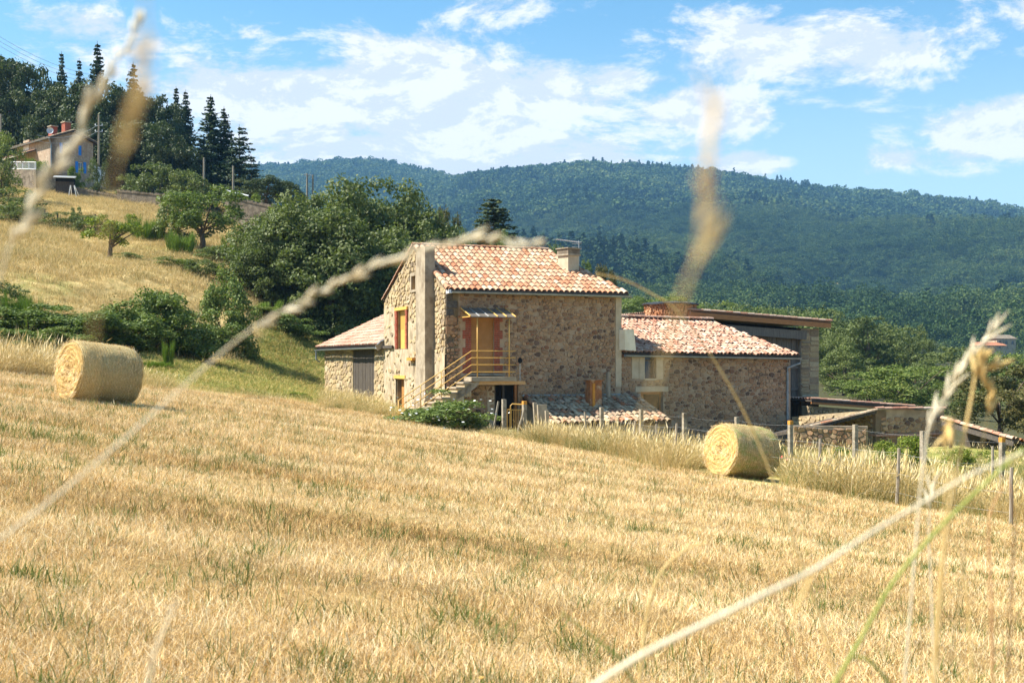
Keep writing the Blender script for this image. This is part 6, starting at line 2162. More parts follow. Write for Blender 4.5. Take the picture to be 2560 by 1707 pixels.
# ------------------------------------------------------------------ hillside house, terraces, poles
def build_hill_house():
    d = 150.0
    A = Vector(((129 - CX) / F * d, d, 0))
    a = R(45)
    g = Vector((math.cos(a), math.sin(a), 0))      # along the shaded gable, to the right and back
    f = Vector((-math.sin(a), math.cos(a), 0))     # along the lit front, to the left and back
    root = empty('hillside_house', A + ZZ * 21, 'stone house with blue shutters and red chimneys on the hillside', 'house')
    gf, ff = Frame(A, g, -f), Frame(A, f, -g)
    W = gf.u_at(233)
    L = 10.0
    ze = zof(343, d)
    zr = ze + W / 2 * 0.40
    gt = lambda u: ze + (zr - ze) * (1 - abs(u - W / 2) / (W / 2))
    wins = [(149, 157, 357, 384), (196, 204, 364, 389), (196, 207, 406, 432)]
    ops = []
    for (p0, p1, t, b) in wins:
        ops.append((gf.u_at(p0), gf.u_at(p1), gf.z_at((p0 + p1) / 2, b), gf.z_at((p0 + p1) / 2, t)))
    wall_core(gf, 0, W, 18, gt, [W / 2], ops, 0.2).obj('wall', MT['farwall'], root)
    fo = (ff.u_at(72), ff.u_at(58), ff.z_at(65, 376), ff.z_at(65, 351))
    wall_core(ff, 0, L, 18, lambda u: ze, [], [fo], 0.2).obj('wall', MT['farwall'], root)
    mb = MB()
    B, C = A + g * W, A + f * L
    mb.add([B + ZZ * 18, B + f * L + ZZ * 18, B + f * L + ZZ * ze, B + ZZ * ze, C + ZZ * 18, C + ZZ * ze], [(0, 1, 2, 3), (1, 4, 5, 2)])
    mb.obj('back_wall', MT['farwall'], root)
    for i, o in enumerate(ops[:2]):
        fbox(gf, 'shutter', 'blue', root, o[0], o[1], -0.1, -0.05, o[2], o[3])
    o = ops[2]
    w = fbox(gf, 'window', 'white', root, o[0], o[1], -0.16, -0.12, o[2], o[3])
    for k in range(2):
        m = (o[0] + o[1]) / 2
        aa, bb = (o[0] + 0.08, m - 0.04) if k == 0 else (m + 0.04, o[1] - 0.08)
        fbox(gf, 'pane', 'glass', w, aa, bb, -0.118, -0.11, o[2] + 0.1, o[3] - 0.1)
    for (p0, p1) in ((188, 195), (208, 215)):
        fbox(gf, 'shutter', 'blue', root, gf.u_at(p0), gf.u_at(p1), 0.02, 0.07, o[2] - 0.05, o[3] + 0.05)
    fbox(gf, 'lintel', 'concrete', root, gf.u_at(186), gf.u_at(210), 0.0, 0.04, o[3] + 0.06, o[3] + 0.35)
    m = (fo[0] + fo[1]) / 2
    fbox(ff, 'shutter', 'white', root, fo[0], m - 0.02, -0.08, -0.03, fo[2], fo[3])
    fbox(ff, 'shutter', 'white', root, m + 0.02, fo[1], -0.08, -0.03, fo[2], fo[3])
    pit = math.atan2(zr - ze, W / 2)
    for sgn, O in ((1, A - f * 0.5), (-1, B - f * 0.5)):
        S = (g * sgn * math.cos(pit) + ZZ * math.sin(pit)).normalized()
        ov = 0.5
        tiled_roof(root, O + ZZ * (ze + 0.08) - S * ov, f, S, L + 1.0, W / 2 / math.cos(pit) + ov, MT['tile_lichen'], 36, 10, 0, 51, slab=0.18)
    gutter(root, A - f * 0.5 - g * 0.55 + ZZ * (ze - 0.14), A + f * (L + 0.5) - g * 0.55 + ZZ * (ze - 0.14), 0.12)
    mb = MB()
    q = A - f * 0.06 - g * 0.08
    mb.tube([A - f * 0.4 - g * 0.55 + ZZ * (ze - 0.2), q + ZZ * (ze - 0.9), q + ZZ * 20], 0.08, 6)
    mb.obj('downpipe', MT['zinc'], root)
    for (px, v) in ((90, 4.6), (172, 0.9)):
        c = A + g * (W / 2 - 0.4) + f * v
        mb = MB()
        mb.box(c + ZZ * (zr + 0.25), g, f, ZZ, 0.75, 0.95, 1.6)
        ch = mb.obj('chimney', MT['brick'], root)
        mb = MB()
        mb.box(c + ZZ * (zr + 1.12), g, f, ZZ, 0.95, 1.15, 0.14)
        mb.obj('chimney_cap', MT['concrete'], ch)
    # porch roof
    S = (g * 0.93 + ZZ * 0.36).normalized()
    pz = ff.z_at(90, 388)
    pr = tiled_roof(root, A + f * 4.2 - g * 1.7 + ZZ * pz, f, S, 6.0, 1.75, MT['tile_new'], 22, 5, 0, 52, roofname='porch_roof')
    gutter(pr, A + f * 4.15 - g * 1.75 + ZZ * (pz - 0.08), A + f * 10 - g * 1.75 + ZZ * (pz - 0.08), 0.1, 'white')
    # glazed porch at the right end
    G = B + f * 0.6
    vr = Frame(G, g, -f)
    vw = vr.u_at(264)
    vz0 = vr.z_at(235, 460)
    mb = MB()
    vz1, vz2 = vr.z_at(234, 408), vr.z_at(262, 424)
    for u in (0.03, vw * 0.36, vw * 0.7, vw - 0.05):
        zt = vz1 + (vz2 - vz1) * u / vw
        vr.box(mb, u, u + 0.10, 0.0, 0.1, vz0, zt)
    for z in (vz0, vz0 + (vz2 - vz0) * 0.52, vz2 - 0.1):
        vr.box(mb, 0.0, vw, 0.012, 0.088, z, z + 0.09)
    c0, c1 = vr.p(0, 0.05, vz1), vr.p(vw, 0.05, vz2)
    mb.box((c0 + c1) / 2, (c1 - c0).normalized(), f, f.cross((c1 - c0).normalized()), (c1 - c0).length, 0.16, 0.12)
    mb.obj('porch_frame', MT['wood_grey'], root)
    mb = MB()
    mb.add([vr.p(0, 0.03, vz0), vr.p(vw, 0.03, vz0), vr.p(vw, 0.03, vz2), vr.p(0, 0.03, vz1)], [(0, 1, 2, 3)])
    mb.obj('porch_glazing', MT['white'], root)
    mb = MB()
    mb.add([vr.p(0, 0.1, vz1 + 0.06), vr.p(vw, 0.1, vz2 + 0.06), vr.p(vw, -3, vz2 + 0.06), vr.p(0, -3, vz1 + 0.06)], [(0, 1, 2, 3)])
    mb.add([vr.p(vw, 0.03, vz0), vr.p(vw, -3, vz0), vr.p(vw, -3, vz2), vr.p(vw, 0.03, vz2)], [(0, 1, 2, 3)])
    mb.add([vr.p(0, 0.04, vz0 - 2), vr.p(vw + 0.1, 0.04, vz0 - 2), vr.p(vw + 0.1, 0.04, vz0), vr.p(0, 0.04, vz0)], [(0, 1, 2, 3)])
    mb.obj('porch_roof', MT['farwall'], root)
    # dish
    c = A + g * (W / 2 - 0.9) + f * 4.2 + ZZ * (zr + 0.45)
    dish = empty('satellite_dish', c, 'grey satellite dish fixed on the left red chimney of the hillside house', 'dish')
    mb = MB()
    nrm = Vector((0.1, -1, 0.15)).normalized()
    X = nrm.cross(ZZ).normalized()
    Y = X.cross(nrm)
    ring = []
    for r_, dz in ((0.0, 0.0), (0.22, 0.02), (0.42, 0.09)):
        ring += [c + nrm * (0.1 + dz) + (X * math.cos(k / 16 * 6.2832) + Y * math.sin(k / 16 * 6.2832)) * max(r_, 0.005) for k in range(16)]
    mb.add(ring, [(j * 16 + k, j * 16 + (k + 1) % 16, (j + 1) * 16 + (k + 1) % 16, (j + 1) * 16 + k) for j in range(2) for k in range(16)])
    mb.obj('reflector', MT['steel'], dish)
    mb = MB()
    mb.tube([c + nrm * 0.1, c + nrm * 0.55 - ZZ * 0.15], 0.03, 5)
    mb.obj('feed_arm', MT['steel'], dish)
    # terrace with white railing
    t0, t1 = P(26, 425, 146), P(90, 426, 143)
    tr = empty('terrace', t0, 'stone terrace wall carrying a white railing before the hillside house', 'terrace')
    mb = MB()
    tv = (t1 - t0)
    back = Vector((0.5, 1, 0)).normalized()
    mb.add([t0 - ZZ * 6, t1 - ZZ * 6, t1, t0, t0 + back * 6, t1 + back * 6, t1 + back * 6 - ZZ * 6], [(0, 1, 2, 3), (3, 2, 5, 4), (1, 6, 5, 2)])
    mb.obj('retaining_wall', MT['terrace'], tr)
    for k in range(30):
        p = t0.lerp(t1, k / 29)
        mb = MB()
        mb.tube([p + ZZ * 0.08, p + ZZ * 0.95], 0.03 if k % 7 else 0.07, 4)
        mb.obj('baluster', MT['white'], tr)
    mb = MB()
    for z in (0.12, 0.95):
        mb.tube([t0 + ZZ * z, t1 + ZZ * z], 0.05, 5)
    mb.obj('handrail', MT['white'], tr)
    # garden shed under the house
    sp = P(163, 474, 141)
    sh = empty('tool_shed', sp, 'dark lean-to shed with pale sheet roof below the hillside house', 'shed')
    fs = Frame(Vector((sp.x - 1.1, sp.y, 0)), Vector((0.97, 0.24, 0)), Vector((0.24, -0.97, 0)))
    z0, z1 = zof(480, 141), zof(442, 141)
    for k in range(7):
        fbox(fs, 'plank', 'wood_dark', sh, 0, 2.0, -0.1, 0.0 + 0.01 * (k % 2), z0 - 0.6 + 0.26 * k, z0 - 0.6 + 0.26 * k + 0.24)
    mb = MB()
    mb.box(fs.p(1.0, 0.1, z1), fs.U, (fs.N + ZZ * -0.25).normalized(), (ZZ + fs.N * 0.25).normalized(), 2.4, 1.6, 0.06)
    mb.obj('roof', MT['steel'], sh)
    mb = MB()
    fs.box(mb, 0.0, 2.0, -1.4, -0.11, z0 - 0.6, z1 - 0.1)
    mb.obj('body', MT['dark'], sh)
    # white ladder like trestle on the grass
    p = P(181, 486, 138)
    tr2 = empty('folding_trestle', p, 'small white folding trestle standing on the dry slope', 'trestle')
    for s in (-1, 1):
        mb = MB()
        mb.tube([p + Vector((s * 0.42, 0, -0.2)), p + Vector((s * 0.22, 0, 1.0))], 0.06, 5)
        mb.tube([p + Vector((s * 0.42 + 0.1, 0.7, -0.2)), p + Vector((s * 0.22, 0.05, 1.0))], 0.05, 5)
        mb.obj('leg', MT['white'], tr2)


build_hill_house()


def build_terraces_and_poles():
    walls = [((292, 478), (418, 490), 138, 26, 'dark dry stone terrace wall right of the hillside house'), ((562, 492), (694, 522), 135, 30, 'dry stone terrace wall below the cedars'), ((600, 545), (672, 552), 122, 22, 'low dry stone terrace wall left of the big oaks'), ((185, 472), (300, 492), 142, 24, 'dark foundation wall below the hillside house')]
    for ((xa, ya), (xb, yb), d, hpx, lab) in walls:
        a, b = P(xa, ya, d), P(xb, yb, d - 2)
        t = b - a
        n = Vector((t.y, -t.x, 0)).normalized()
        fr = Frame(Vector((a.x, a.y, 0)), Vector((t.x, t.y, 0)).normalized(), n)
        L = Vector((t.x, t.y, 0)).length
        root = empty('terrace_wall', (a.x, a.y, a.z - 2), lab, 'wall', 'dry stone terrace walls')
        zt = lambda u: a.z + t.z * u / L
        wall_core(fr, 0, L, min(a.z, b.z) - hpx / F * d * 1.6, zt, [L * 0.5], []).obj('wall', MT['terrace'], root)
        mb = MB()
        mb.add([fr.p(0, 0, zt(0)), fr.p(L, 0, zt(L)), fr.p(L, -5, zt(L) + 0.3), fr.p(0, -5, zt(0) + 0.3)], [(0, 1, 2, 3)])
        mb.obj('wall_top', MT['terrace'], root)
        rng = random.Random(int(xa))
        for k in range(26):
            u = L * (k + 0.5) / 26
            fbox(fr, 'coping_stone', 'terrace', root, u - L / 56, u + L / 56, -0.5, 0.06, zt(u) - 0.05, zt(u) + rng.uniform(0.08, 0.25))
    GP = 'utility poles on the hillside'

    def pole(px, d, top, base, lab, arms=True, r=0.13, name='utility_pole'):
        b, t = P(px, base, d), P(px, top, d)
        root = empty(name, b, lab, 'pole', GP)
        mb = MB()
        mb.tube([b - ZZ * 0.6, t], [r, r * 0.75], 8)
        mb.obj('shaft', MT['wood_post'], root)
        if arms:
            for z in (1.3, 2.0):
                mb = MB()
                mb.tube([t - ZZ * z - Vector((0.45, 0, 0)), t - ZZ * z + Vector((0.45, 0, 0))], 0.05, 5)
                c = mb.obj('crossarm', MT['steel'], root)
                for s in (-0.4, 0.4):
                    m2 = MB()
                    m2.tube([t - ZZ * z + Vector((s, 0, 0)), t - ZZ * z + Vector((s, 0, 0.22))], 0.06, 5)
                    m2.obj('insulator', MT['white'], c)
        return t
    t1 = pole(247, 146, 287, 400, 'tall wooden utility pole with insulators right of the hillside house')
    pole(510, 140, 394, 452, 'plain utility pole among bushes below the firs', False)
    pole(583, 140, 415, 470, 'slightly shorter plain pole below the cedars', False)
    t2 = pole(768, 175, 434, 500, 'left pole of the twin utility poles above the big oaks', False, 0.16)
    t3 = pole(782, 175, 437, 500, 'right pole of the twin utility poles above the big oaks', False, 0.16)
    mb = MB()
    mb.tube([t2 + Vector((-0.5, 0, -0.15)), t3 + Vector((-0.25, 0, -0.05))], 0.09, 5)
    tag(mb.obj('crossbeam', MT['steel']), 'horizontal beam with insulators joining the twin utility poles', 'crossbeam')
    pole(2, 165, 285, 330, 'wooden utility pole at the left edge above the willow', False)
    mb = MB()
    for k in range(3):
        p, q = P(-80, 38 + 12 * k, 150), P(240, 190 + 10 * k, 172)
        mb.tube([p.lerp(q, s / 8) - ZZ * (1.2 * 4 * s / 8 * (1 - s / 8)) for s in range(9)], 0.022, 3)
    tag(mb.obj('power_line', MT['wire']), 'thin power lines crossing the sky above the hillside wood', 'power line')
    mb = MB()
    for k in range(2):
        p, q = t1 - ZZ * (1.2 + 0.7 * k), P(92, 338 + 14 * k, 140)
        mb.tube([p.lerp(q, s / 8) - ZZ * (0.8 * 4 * s / 8 * (1 - s / 8)) for s in range(9)], 0.025, 3)
    tag(mb.obj('house_cable', MT['wire']), 'cables from the tall utility pole to the hillside house', 'cable')
    GQ = 'small posts on the dry slope'
    for (px, top, d, lab) in ((112, 525, 114, 'leftmost small post on the upper dry slope'), (144, 531, 113, 'small post second along the upper dry slope'), (180, 532, 112, 'small post beside the tiny young tree'), (207, 540, 111, 'small post right of the tiny young tree'), (238, 536, 108, 'dark stub post behind the fruit tree')):
        p = P(px, top, d)
        z = h1(p.x, d)
        mb = MB()
        mb.tube([(p.x, d, min(z, p.z - 0.8) - 0.3), p], 0.07, 6)
        tag(mb.obj('slope_post', MT['wood_dark']), lab, 'post', GQ)
    # slab lying on the upper terrace
    a, b = P(563, 476, 138), P(622, 490, 136)
    mb = MB()
    mb.tube([a, b], 0.09, 6)
    tag(mb.obj('guard_rail', MT['zinc']), 'grey metal guard rail along the track below the cedars', 'guard rail')


build_terraces_and_poles()


# ------------------------------------------------------------------ mountain, far woods, far farm
RX = [-900, -300, 200, 500, 665, 740, 820, 870, 950, 1000, 1050, 1100, 1140, 1165, 1200, 1290, 1380, 1480, 1600, 1750, 1900, 2100, 2300, 2420, 2560, 2900, 3500]
RY = [440, 430, 420, 418, 416, 410, 405, 401, 403, 415, 425, 438, 447, 442, 438, 430, 421, 414, 421, 431, 452, 478, 494, 506, 530, 600, 690]
CLEAR = [(2048, 0.20, 26, 0.012), (2110, 0.135, 40, 0.020), (2290, 0.128, 42, 0.012), (2420, 0.062, 70, 0.030), (2080, 0.385, 46, 0.008), (2245, 0.50, 22, 0.010), (2270, 0.46, 12, 0.006), (2475, 0.045, 60, 0.02), (1700, 0.06, 60, 0.01)]


def ridge(px):
    dd = np.interp(px, [-900, 1000, 1200, 1500, 2560, 3500], [2900, 2700, 2350, 2250, 2100, 2000])
    py = np.interp(px, RX, RY) + 9        # bare ground a tree's height below the outline
    return dd, EYE + (HY - py) / F * dd


D0 = 430.0


def mount(px, t):
    """ground of the mountain at azimuth column px, t 0..1 from the valley to the ridge"""
    dd, zr = ridge(px)
    d = D0 + (dd - D0) * t
    z0 = np.interp(px, [-900, 600, 1000, 1500, 3500], [60, 40, 2, -3, -6])
    x = (px - CX) / F * d
    z = z0 + (zr - z0) * (0.55 * t + 0.45 * t ** 1.9)
    env = np.sin(np.clip(t, 0, 1) * math.pi) ** 0.8
    z = z + env * ((fbm(x * 0.0035, d * 0.0022, 60, 4) - 0.5) * 110 + (fbm(x * 0.012, d * 0.010, 66, 3) - 0.5) * 26)
    return x, d, z


def clearing(px, t):
    m = np.zeros_like(px)
    for (p, tt, wp, wt) in CLEAR:
        m = np.maximum(m, (((px - p) / wp) ** 2 + ((t - tt) / wt) ** 2 < 1 + 0.5 * (fbm(px * 0.05, t * 90, 5) - 0.5)).astype(float))
    return m


def build_mountain():
    pxs = np.linspace(-1000, 3600, 420)
    ts = np.concatenate([np.linspace(0, 1, 170)])
    PX, T = np.meshgrid(pxs, ts)
    x, d, z = mount(PX.ravel(), T.ravel())
    nx = len(pxs)
    bx, bd, bz = [], [], []
    dd, zr = ridge(pxs)
    for k, (ex, dz) in enumerate(((120, 12), (400, 90), (900, 260))):
        bx.append((pxs - CX) / F * (dd + ex))
        bd.append(dd + ex)
        bz.append(zr - dz)
    V = np.c_[np.concatenate([x] + bx), np.concatenate([d] + bd), np.concatenate([z] + bz)]
    ny = len(V) // nx
    i = np.arange(ny - 1)[:, None] * nx + np.arange(nx - 1)[None, :]
    q = np.stack([i, i + 1, i + 1 + nx, i + nx], -1).reshape(-1, 4)
    m, nt = new_mat('mountain_ground')
    at = N(nt, 'ShaderNodeAttribute', attribute_name='field')
    n1 = noise(nt, pos(nt), 0.03, 5)
    wood = MIX(nt, n1, (0.022, 0.034, 0.013), (0.055, 0.065, 0.024))
    fld = MIX(nt, n1, (0.42, 0.30, 0.12), (0.56, 0.42, 0.20))
    finish(nt, MIX(nt, at.outputs['Fac'], wood, fld), 1.0)
    me = np_mesh('mountain', V, q, m, True)
    c = np.zeros(len(V))
    c[:len(x)] = clearing(PX.ravel(), T.ravel())
    a = me.attributes.new('field', 'FLOAT', 'POINT')
    a.data.foreach_set('value', c.astype(np.float32))
    tag(link('mountain', me), kind='structure', label='long wooded mountain across the valley')
    # woods
    rng = np.random.default_rng(23)
    protos = []
    MTF = 0
    mat = mat_leaf('far_leaf', [(0.15, (0.014, 0.032, 0.013)), (0.38, (0.030, 0.060, 0.021)), (0.6, (0.060, 0.098, 0.030)), (0.9, (0.125, 0.155, 0.046))], 0.18, 0.8, 0.0045, spec=0.1, drift=1.0)
    matc = mat_leaf('far_needle', [(0.1, (0.016, 0.034, 0.014)), (0.5, (0.030, 0.056, 0.022)), (0.9, (0.055, 0.084, 0.030))], 0.08, 0.8, 0.006, spec=0.1)
    for k in range(5):
        cc, nn, _ = crown_points(rng, 15, 150, 0.55, 0.40, 0.42, (0.22, 0.34), shell=0.5)
        protos.append(leaf_quads('far_crown', cc, nn, rng.uniform(0.16, 0.30, len(cc)), mat, rng, 0.8))
    for k in range(2):
        cs = []
        for j in range(110):
            t = rng.uniform(0, 1) ** 1.3
            aa = rng.uniform(0, 6.28)
            r = 0.22 * (1 - t) + 0.02
            cs.append((r * math.cos(aa), r * math.sin(aa), 0.05 + t))
        cs = np.array(cs)
        nn = np.c_[cs[:, :2] * 2.5, np.full(len(cs), 0.35)] + rng.normal(0, .3, (len(cs), 3))
        protos.append(leaf_quads('far_fir', cs, nn, rng.uniform(0.10, 0.2, len(cs)), matc, rng, 0.8))
    nb0 = len(protos)
    for k in range(4):
        cc, nn, _ = crown_points(rng, 34, 1500, 0.50, 0.48, 0.45, (0.12, 0.20), shell=0.5)
        protos.append(leaf_quads('far_fine_crown', cc, nn, rng.uniform(0.035, 0.07, len(cc)), mat, rng, 0.8))
    n = 82000
    px = rng.uniform(-150, 2760, n)
    dd, _ = ridge(px)
    d = np.sqrt(D0 ** 2 + rng.uniform(0, 1, n) * (dd ** 2 - D0 ** 2))
    t = (d - D0) / (dd - D0)
    x, d, z = mount(px, t)
    ok = clearing(px, t) < 0.5
    px, t, x, d, z = px[ok], t[ok], x[ok], d[ok], z[ok]
    n = len(x)
    con = fbm(x * 0.006 + 4, d * 0.004, 12, 4) + rng.normal(0, 0.06, n)
    idx = np.where(con > 0.60, rng.integers(5, 7, n), rng.integers(0, 5, n))
    idx = np.where((d < 1550) & (idx < 5), nb0 + rng.integers(0, 4, n), idx)
    s = np.clip(rng.lognormal(2.25, 0.32, n), 4.5, 19) * np.where((idx == 5) | (idx == 6), 1.15, 1.0)
    # smaller trees on the skyline keep the outline right
    w = s * rng.uniform(0.95, 1.3, n)
    scatter('mountain_woods', np.c_[x, d, z - 0.5], np.c_[np.zeros((n, 2)), rng.uniform(0, 6.28, n)], np.c_[w, w, s], idx, protos, 'dense oak and fir woods covering the mountain across the valley')
    # valley woods between the farm trees and the mountain, from the fields down
    n = 5200
    px = rng.uniform(700, 2760, n)
    d = np.sqrt(rng.uniform(150 ** 2, 520 ** 2, n))
    x = (px - CX) / F * d
    z = hgt(x, d)
    s = rng.uniform(6, 11, n)
    topy = HY - F * (z + s - EYE) / d
    lim = np.interp(px, [700, 1120, 1130, 1500, 1560, 2050, 2100, 2300, 2560], [560, 560, 720, 720, 742, 770, 800, 850, 871])
    ok = ~((px > 2340) & (px < 2560) & (d > 330) & (d < 500)) & (topy > lim)
    x, d, z, s = x[ok], d[ok], z[ok], s[ok]
    n = len(x)
    w = s * rng.uniform(0.9, 1.2, n)
    near = []
    for k in range(5):
        cc, nn, _ = crown_points(rng, 40, 2600, 0.50, 0.48, 0.45, (0.11, 0.19), shell=0.5)
        near.append(leaf_quads('valley_crown', cc, nn, rng.uniform(0.025, 0.05, len(cc)), MT['oak'] if k % 2 else MT['wood'], rng, 0.8))
    scatter('valley_woods', np.c_[x, d, z - 0.3], np.c_[np.zeros((n, 2)), rng.uniform(0, 6.28, n)], np.c_[w, w, s], rng.integers(0, 5, n), near, 'continuous woods of the valley floor below the mountain')


build_mountain()


def build_far_farm():
    G = 'far farm buildings across the valley'

    def house(px, py, d, w, dp, h, name, lab, wallm, roofm, wins):
        b = P(px, py, d)
        root = empty(name, b, lab, 'house', G)
        X, Y = Vector((0.94, 0.34, 0)), Vector((-0.34, 0.94, 0))
        fr = Frame(Vector((b.x, b.y, 0)) - X * w / 2, X, -Y)
        wall_core(fr, 0, w, b.z - 4, lambda u: b.z + h, [], [(w * (k + .5) / wins - .5, w * (k + .5) / wins + .5, b.z + h * .4, b.z + h * .75) for k in range(wins)]).obj('wall', MT[wallm], root)
        mb = MB()
        mb.box(fr.p(w / 2, -dp / 2 - 0.35, b.z + h / 2 - 2), X, Y, ZZ, w - 0.1, dp - 0.6, h + 3.9)
        mb.obj('body', MT[wallm], root)
        for k in range(wins):
            u = w * (k + .5) / wins
            fbox(fr, 'window', 'glass', root, u - .5, u + .5, -0.2, -0.15, b.z + h * .4, b.z + h * .75)
        mb = MB()
        e = 0.5
        pr = [fr.p(-e, e, b.z + h), fr.p(w + e, e, b.z + h), fr.p(w + e, -dp / 2, b.z + h + dp * .2), fr.p(-e, -dp / 2, b.z + h + dp * .2), fr.p(-e, -dp - e, b.z + h), fr.p(w + e, -dp - e, b.z + h)]
        mb.add(pr, [(0, 1, 2, 3), (3, 2, 5, 4), (0, 3, 4), (1, 5, 2)])
        mb.obj('roof', MT[roofm], root)
    house(2516, 870, 420, 8, 7, 3.2, 'far_farmhouse', 'tiny pale house with a dark roof across the valley', 'render', 'terrace', 3)
    house(2486, 874, 415, 9, 6, 1.4, 'far_barn', 'tiny long building with a red roof across the valley', 'render', 'tile_new', 2)


build_far_farm()


# ------------------------------------------------------------------ tall stalks close to the camera
def build_stalks():
    G = 'tall dry grass stalks close to the lens'

    def curve(pts, n=10):
        pts = [Vector(p) for p in pts]
        out = []
        for i in range(len(pts) - 1):
            p0, p1, p2, p3 = pts[max(i - 1, 0)], pts[i], pts[i + 1], pts[min(i + 2, len(pts) - 1)]
            for k in range(n):
                t = k / n
                out.append(0.5 * ((2 * p1) + (p2 - p0) * t + (2 * p0 - 5 * p1 + 4 * p2 - p3) * t * t + (3 * p1 - p0 - 3 * p2 + p3) * t ** 3))
        out.append(pts[-1])
        return out

    def stalk(label, px_pts, w0, w1, mat='stalk', seeds=None, seed=1, root_to_ground=True, spk=(0.0075, 0.0014)):
        """px_pts: (px, py, depth) from the root end to the tip, in metres once placed"""
        rng = random.Random(seed)
        pts = [P(*q) for q in px_pts]
        if root_to_ground:
            p, q = pts[0], pts[1]
            t = (p - q).normalized()
            t = (t + Vector((0, 0, -0.55))).normalized()
            g = p + t * ((p.z - 0.02) / max(-t.z, 0.2))
            g.z = h1(g.x, g.y) - 0.02
            head = [g.lerp(p, k / 6) for k in range(6)]
        else:
            head = []
        c = head + curve(pts)
        root = empty('grass_stalk', pts[0], label, 'grass stalk', G)
        n = len(c)
        mb = MB()
        kw = 0.50 if px_pts[-1][2] < 0.85 else 0.85
        mb.tube(c, [(w0 + (w1 - w0) * i / (n - 1)) * kw for i in range(n)], 6)
        mb.obj('stem', MT[mat], root, True)
        if seeds:
            a, b, count = seeds
            mb = MB()
            for k in range(count):
                f = (a + (b - a) * (k + rng.uniform(-.3, .3)) / count) * (n - 1)
                i = min(max(int(f), 0), n - 2)
                p = c[i].lerp(c[i + 1], f - i)
                t = (c[i + 1] - c[i]).normalized()
                sd = Vector((rng.uniform(-1, 1), rng.uniform(-1, 1), rng.uniform(-1, 1)))
                sd = (sd - t * sd.dot(t)).normalized()
                d = (t * 1.0 + sd * rng.uniform(0.25, 0.6)).normalized()
                ln = spk[0] * rng.uniform(0.9, 1.7)
                mb.tube([p, p + d * ln * 0.35, p + d * ln * 0.7, p + d * ln], [spk[1] * 0.4, spk[1], spk[1] * 0.8, 0.0002], 5)
            o = mb.obj('seed_head', MT[mat], root, True)
            o['kind'] = 'stuff'

    D1 = 0.62
    stalk('pale seeded stalk leaning across the hillside house up into the sky', [(-60, 800, .6), (0, 690, .6), (24, 615, .6), (60, 555, .6), (110, 455, .6), (185, 360, .6), (218, 283, .6), (260, 205, .6), (320, 110, .62), (360, 45, .63)], 0.0013, 0.0006, seeds=(0.30, 1.0, 28), seed=3, spk=(0.0083, 0.0016))
    stalk('faint blurred brown seed head right of the pale leaning stalk', [(240, 760, .27), (258, 600, .27), (275, 505, .27), (290, 420, .27), (322, 300, .27), (345, 240, .27), (362, 110, .27), (362, -30, .27)], 0.0005, 0.0005, 'stalk_gold', seeds=(0.50, 0.86, 26), seed=5, spk=(0.0039, 0.0005))
    stalk('long arching stalk from the lower left over the farmhouse roof', [(-120, 1430, .66), (0, 1345, .66), (140, 1240, .67), (330, 1080, .69), (470, 955, .70), (620, 830, .70), (760, 750, .69), (870, 695, .68), (980, 648, .67), (1130, 605, .66), (1230, 596, .65), (1360, 612, .64)], 0.0017, 0.0007, seeds=(0.50, 0.99, 26), seed=7, spk=(0.0090, 0.0014))
    stalk('thin golden stem bending down right of the farmhouse chimney past the right bale', [(2130, 1800, 1.25), (2090, 1690, 1.25), (2050, 1540, 1.25), (2000, 1400, 1.25), (1955, 1265, 1.25), (1910, 1140, 1.25), (1850, 1010, 1.25), (1772, 880, 1.25), (1690, 775, 1.25), (1630, 735, 1.25), (1560, 700, 1.25), (1490, 684, 1.25)], 0.0016, 0.0008, 'stalk_gold', seed=9)
    stalk('blurred seed head hanging before the mountain ridge', [(1640, 1330, .27), (1655, 1060, .27), (1690, 850, .27), (1735, 660, .27), (1756, 540, .27), (1766, 440, .27), (1780, 300, .27), (1745, 170, .27)], 0.0003, 0.0005, 'stalk_gold', seeds=(0.56, 0.92, 22), seed=11, spk=(0.0043, 0.0004))
    stalk('short blurred seed head slanting before the mountain slope', [(1560, 1210, .27), (1620, 1010, .27), (1670, 850, .27), (1712, 715, .27), (1745, 650, .27), (1780, 570, .27)], 0.0003, 0.0007, 'stalk_gold', seeds=(0.78, 0.98, 18), seed=13, spk=(0.0043, 0.0004))
    stalk('thick pale bent stem crossing the lower right field', [(1460, 1730, .70), (1600, 1640, .70), (1760, 1560, .71), (1900, 1490, .72), (2040, 1420, .74), (2180, 1330, .77), (2300, 1260, .8), (2420, 1190, .8), (2560, 1130, .8)], 0.0042, 0.0015, seed=15)
    stalk('tall upright stalk with nodding seeds before the open shed', [(2345, 1560, .95), (2362, 1370, .95), (2380, 1230, .95), (2410, 1090, .95), (2428, 1000, .95), (2440, 930, .95), (2450, 900, .95)], 0.0019, 0.0009, 'stalk_gold', seeds=(0.80, 1.0, 16), seed=17, spk=(0.0112, 0.0014))
    stalk('seed head curving down beside the tall upright stalk', [(2440, 1180, .95), (2462, 1080, .95), (2475, 990, .95), (2460, 935, .95), (2490, 912, .95)], 0.0006, 0.0005, 'stalk_gold', seeds=(0.45, 1.0, 22), seed=19, spk=(0.0101, 0.0014))
    stalk('brown tipped spear of grass leaning right before the valley trees', [(2300, 1230, 1.05), (2312, 1140, 1.05), (2325, 1060, 1.05), (2370, 980, 1.05), (2430, 890, 1.05), (2486, 824, 1.05)], 0.0012, 0.0010, 'stalk', seeds=(0.40, 1.0, 26), seed=21, spk=(0.0165, 0.0012))
    stalk('drooping seed spike left of the tall upright stalk', [(2362, 1260, .95), (2372, 1180, .95), (2388, 1050, .95), (2362, 1090, .95)], 0.0007, 0.0005, 'stalk_gold', seeds=(0.75, 1.0, 9), seed=22, spk=(0.0112, 0.0014))
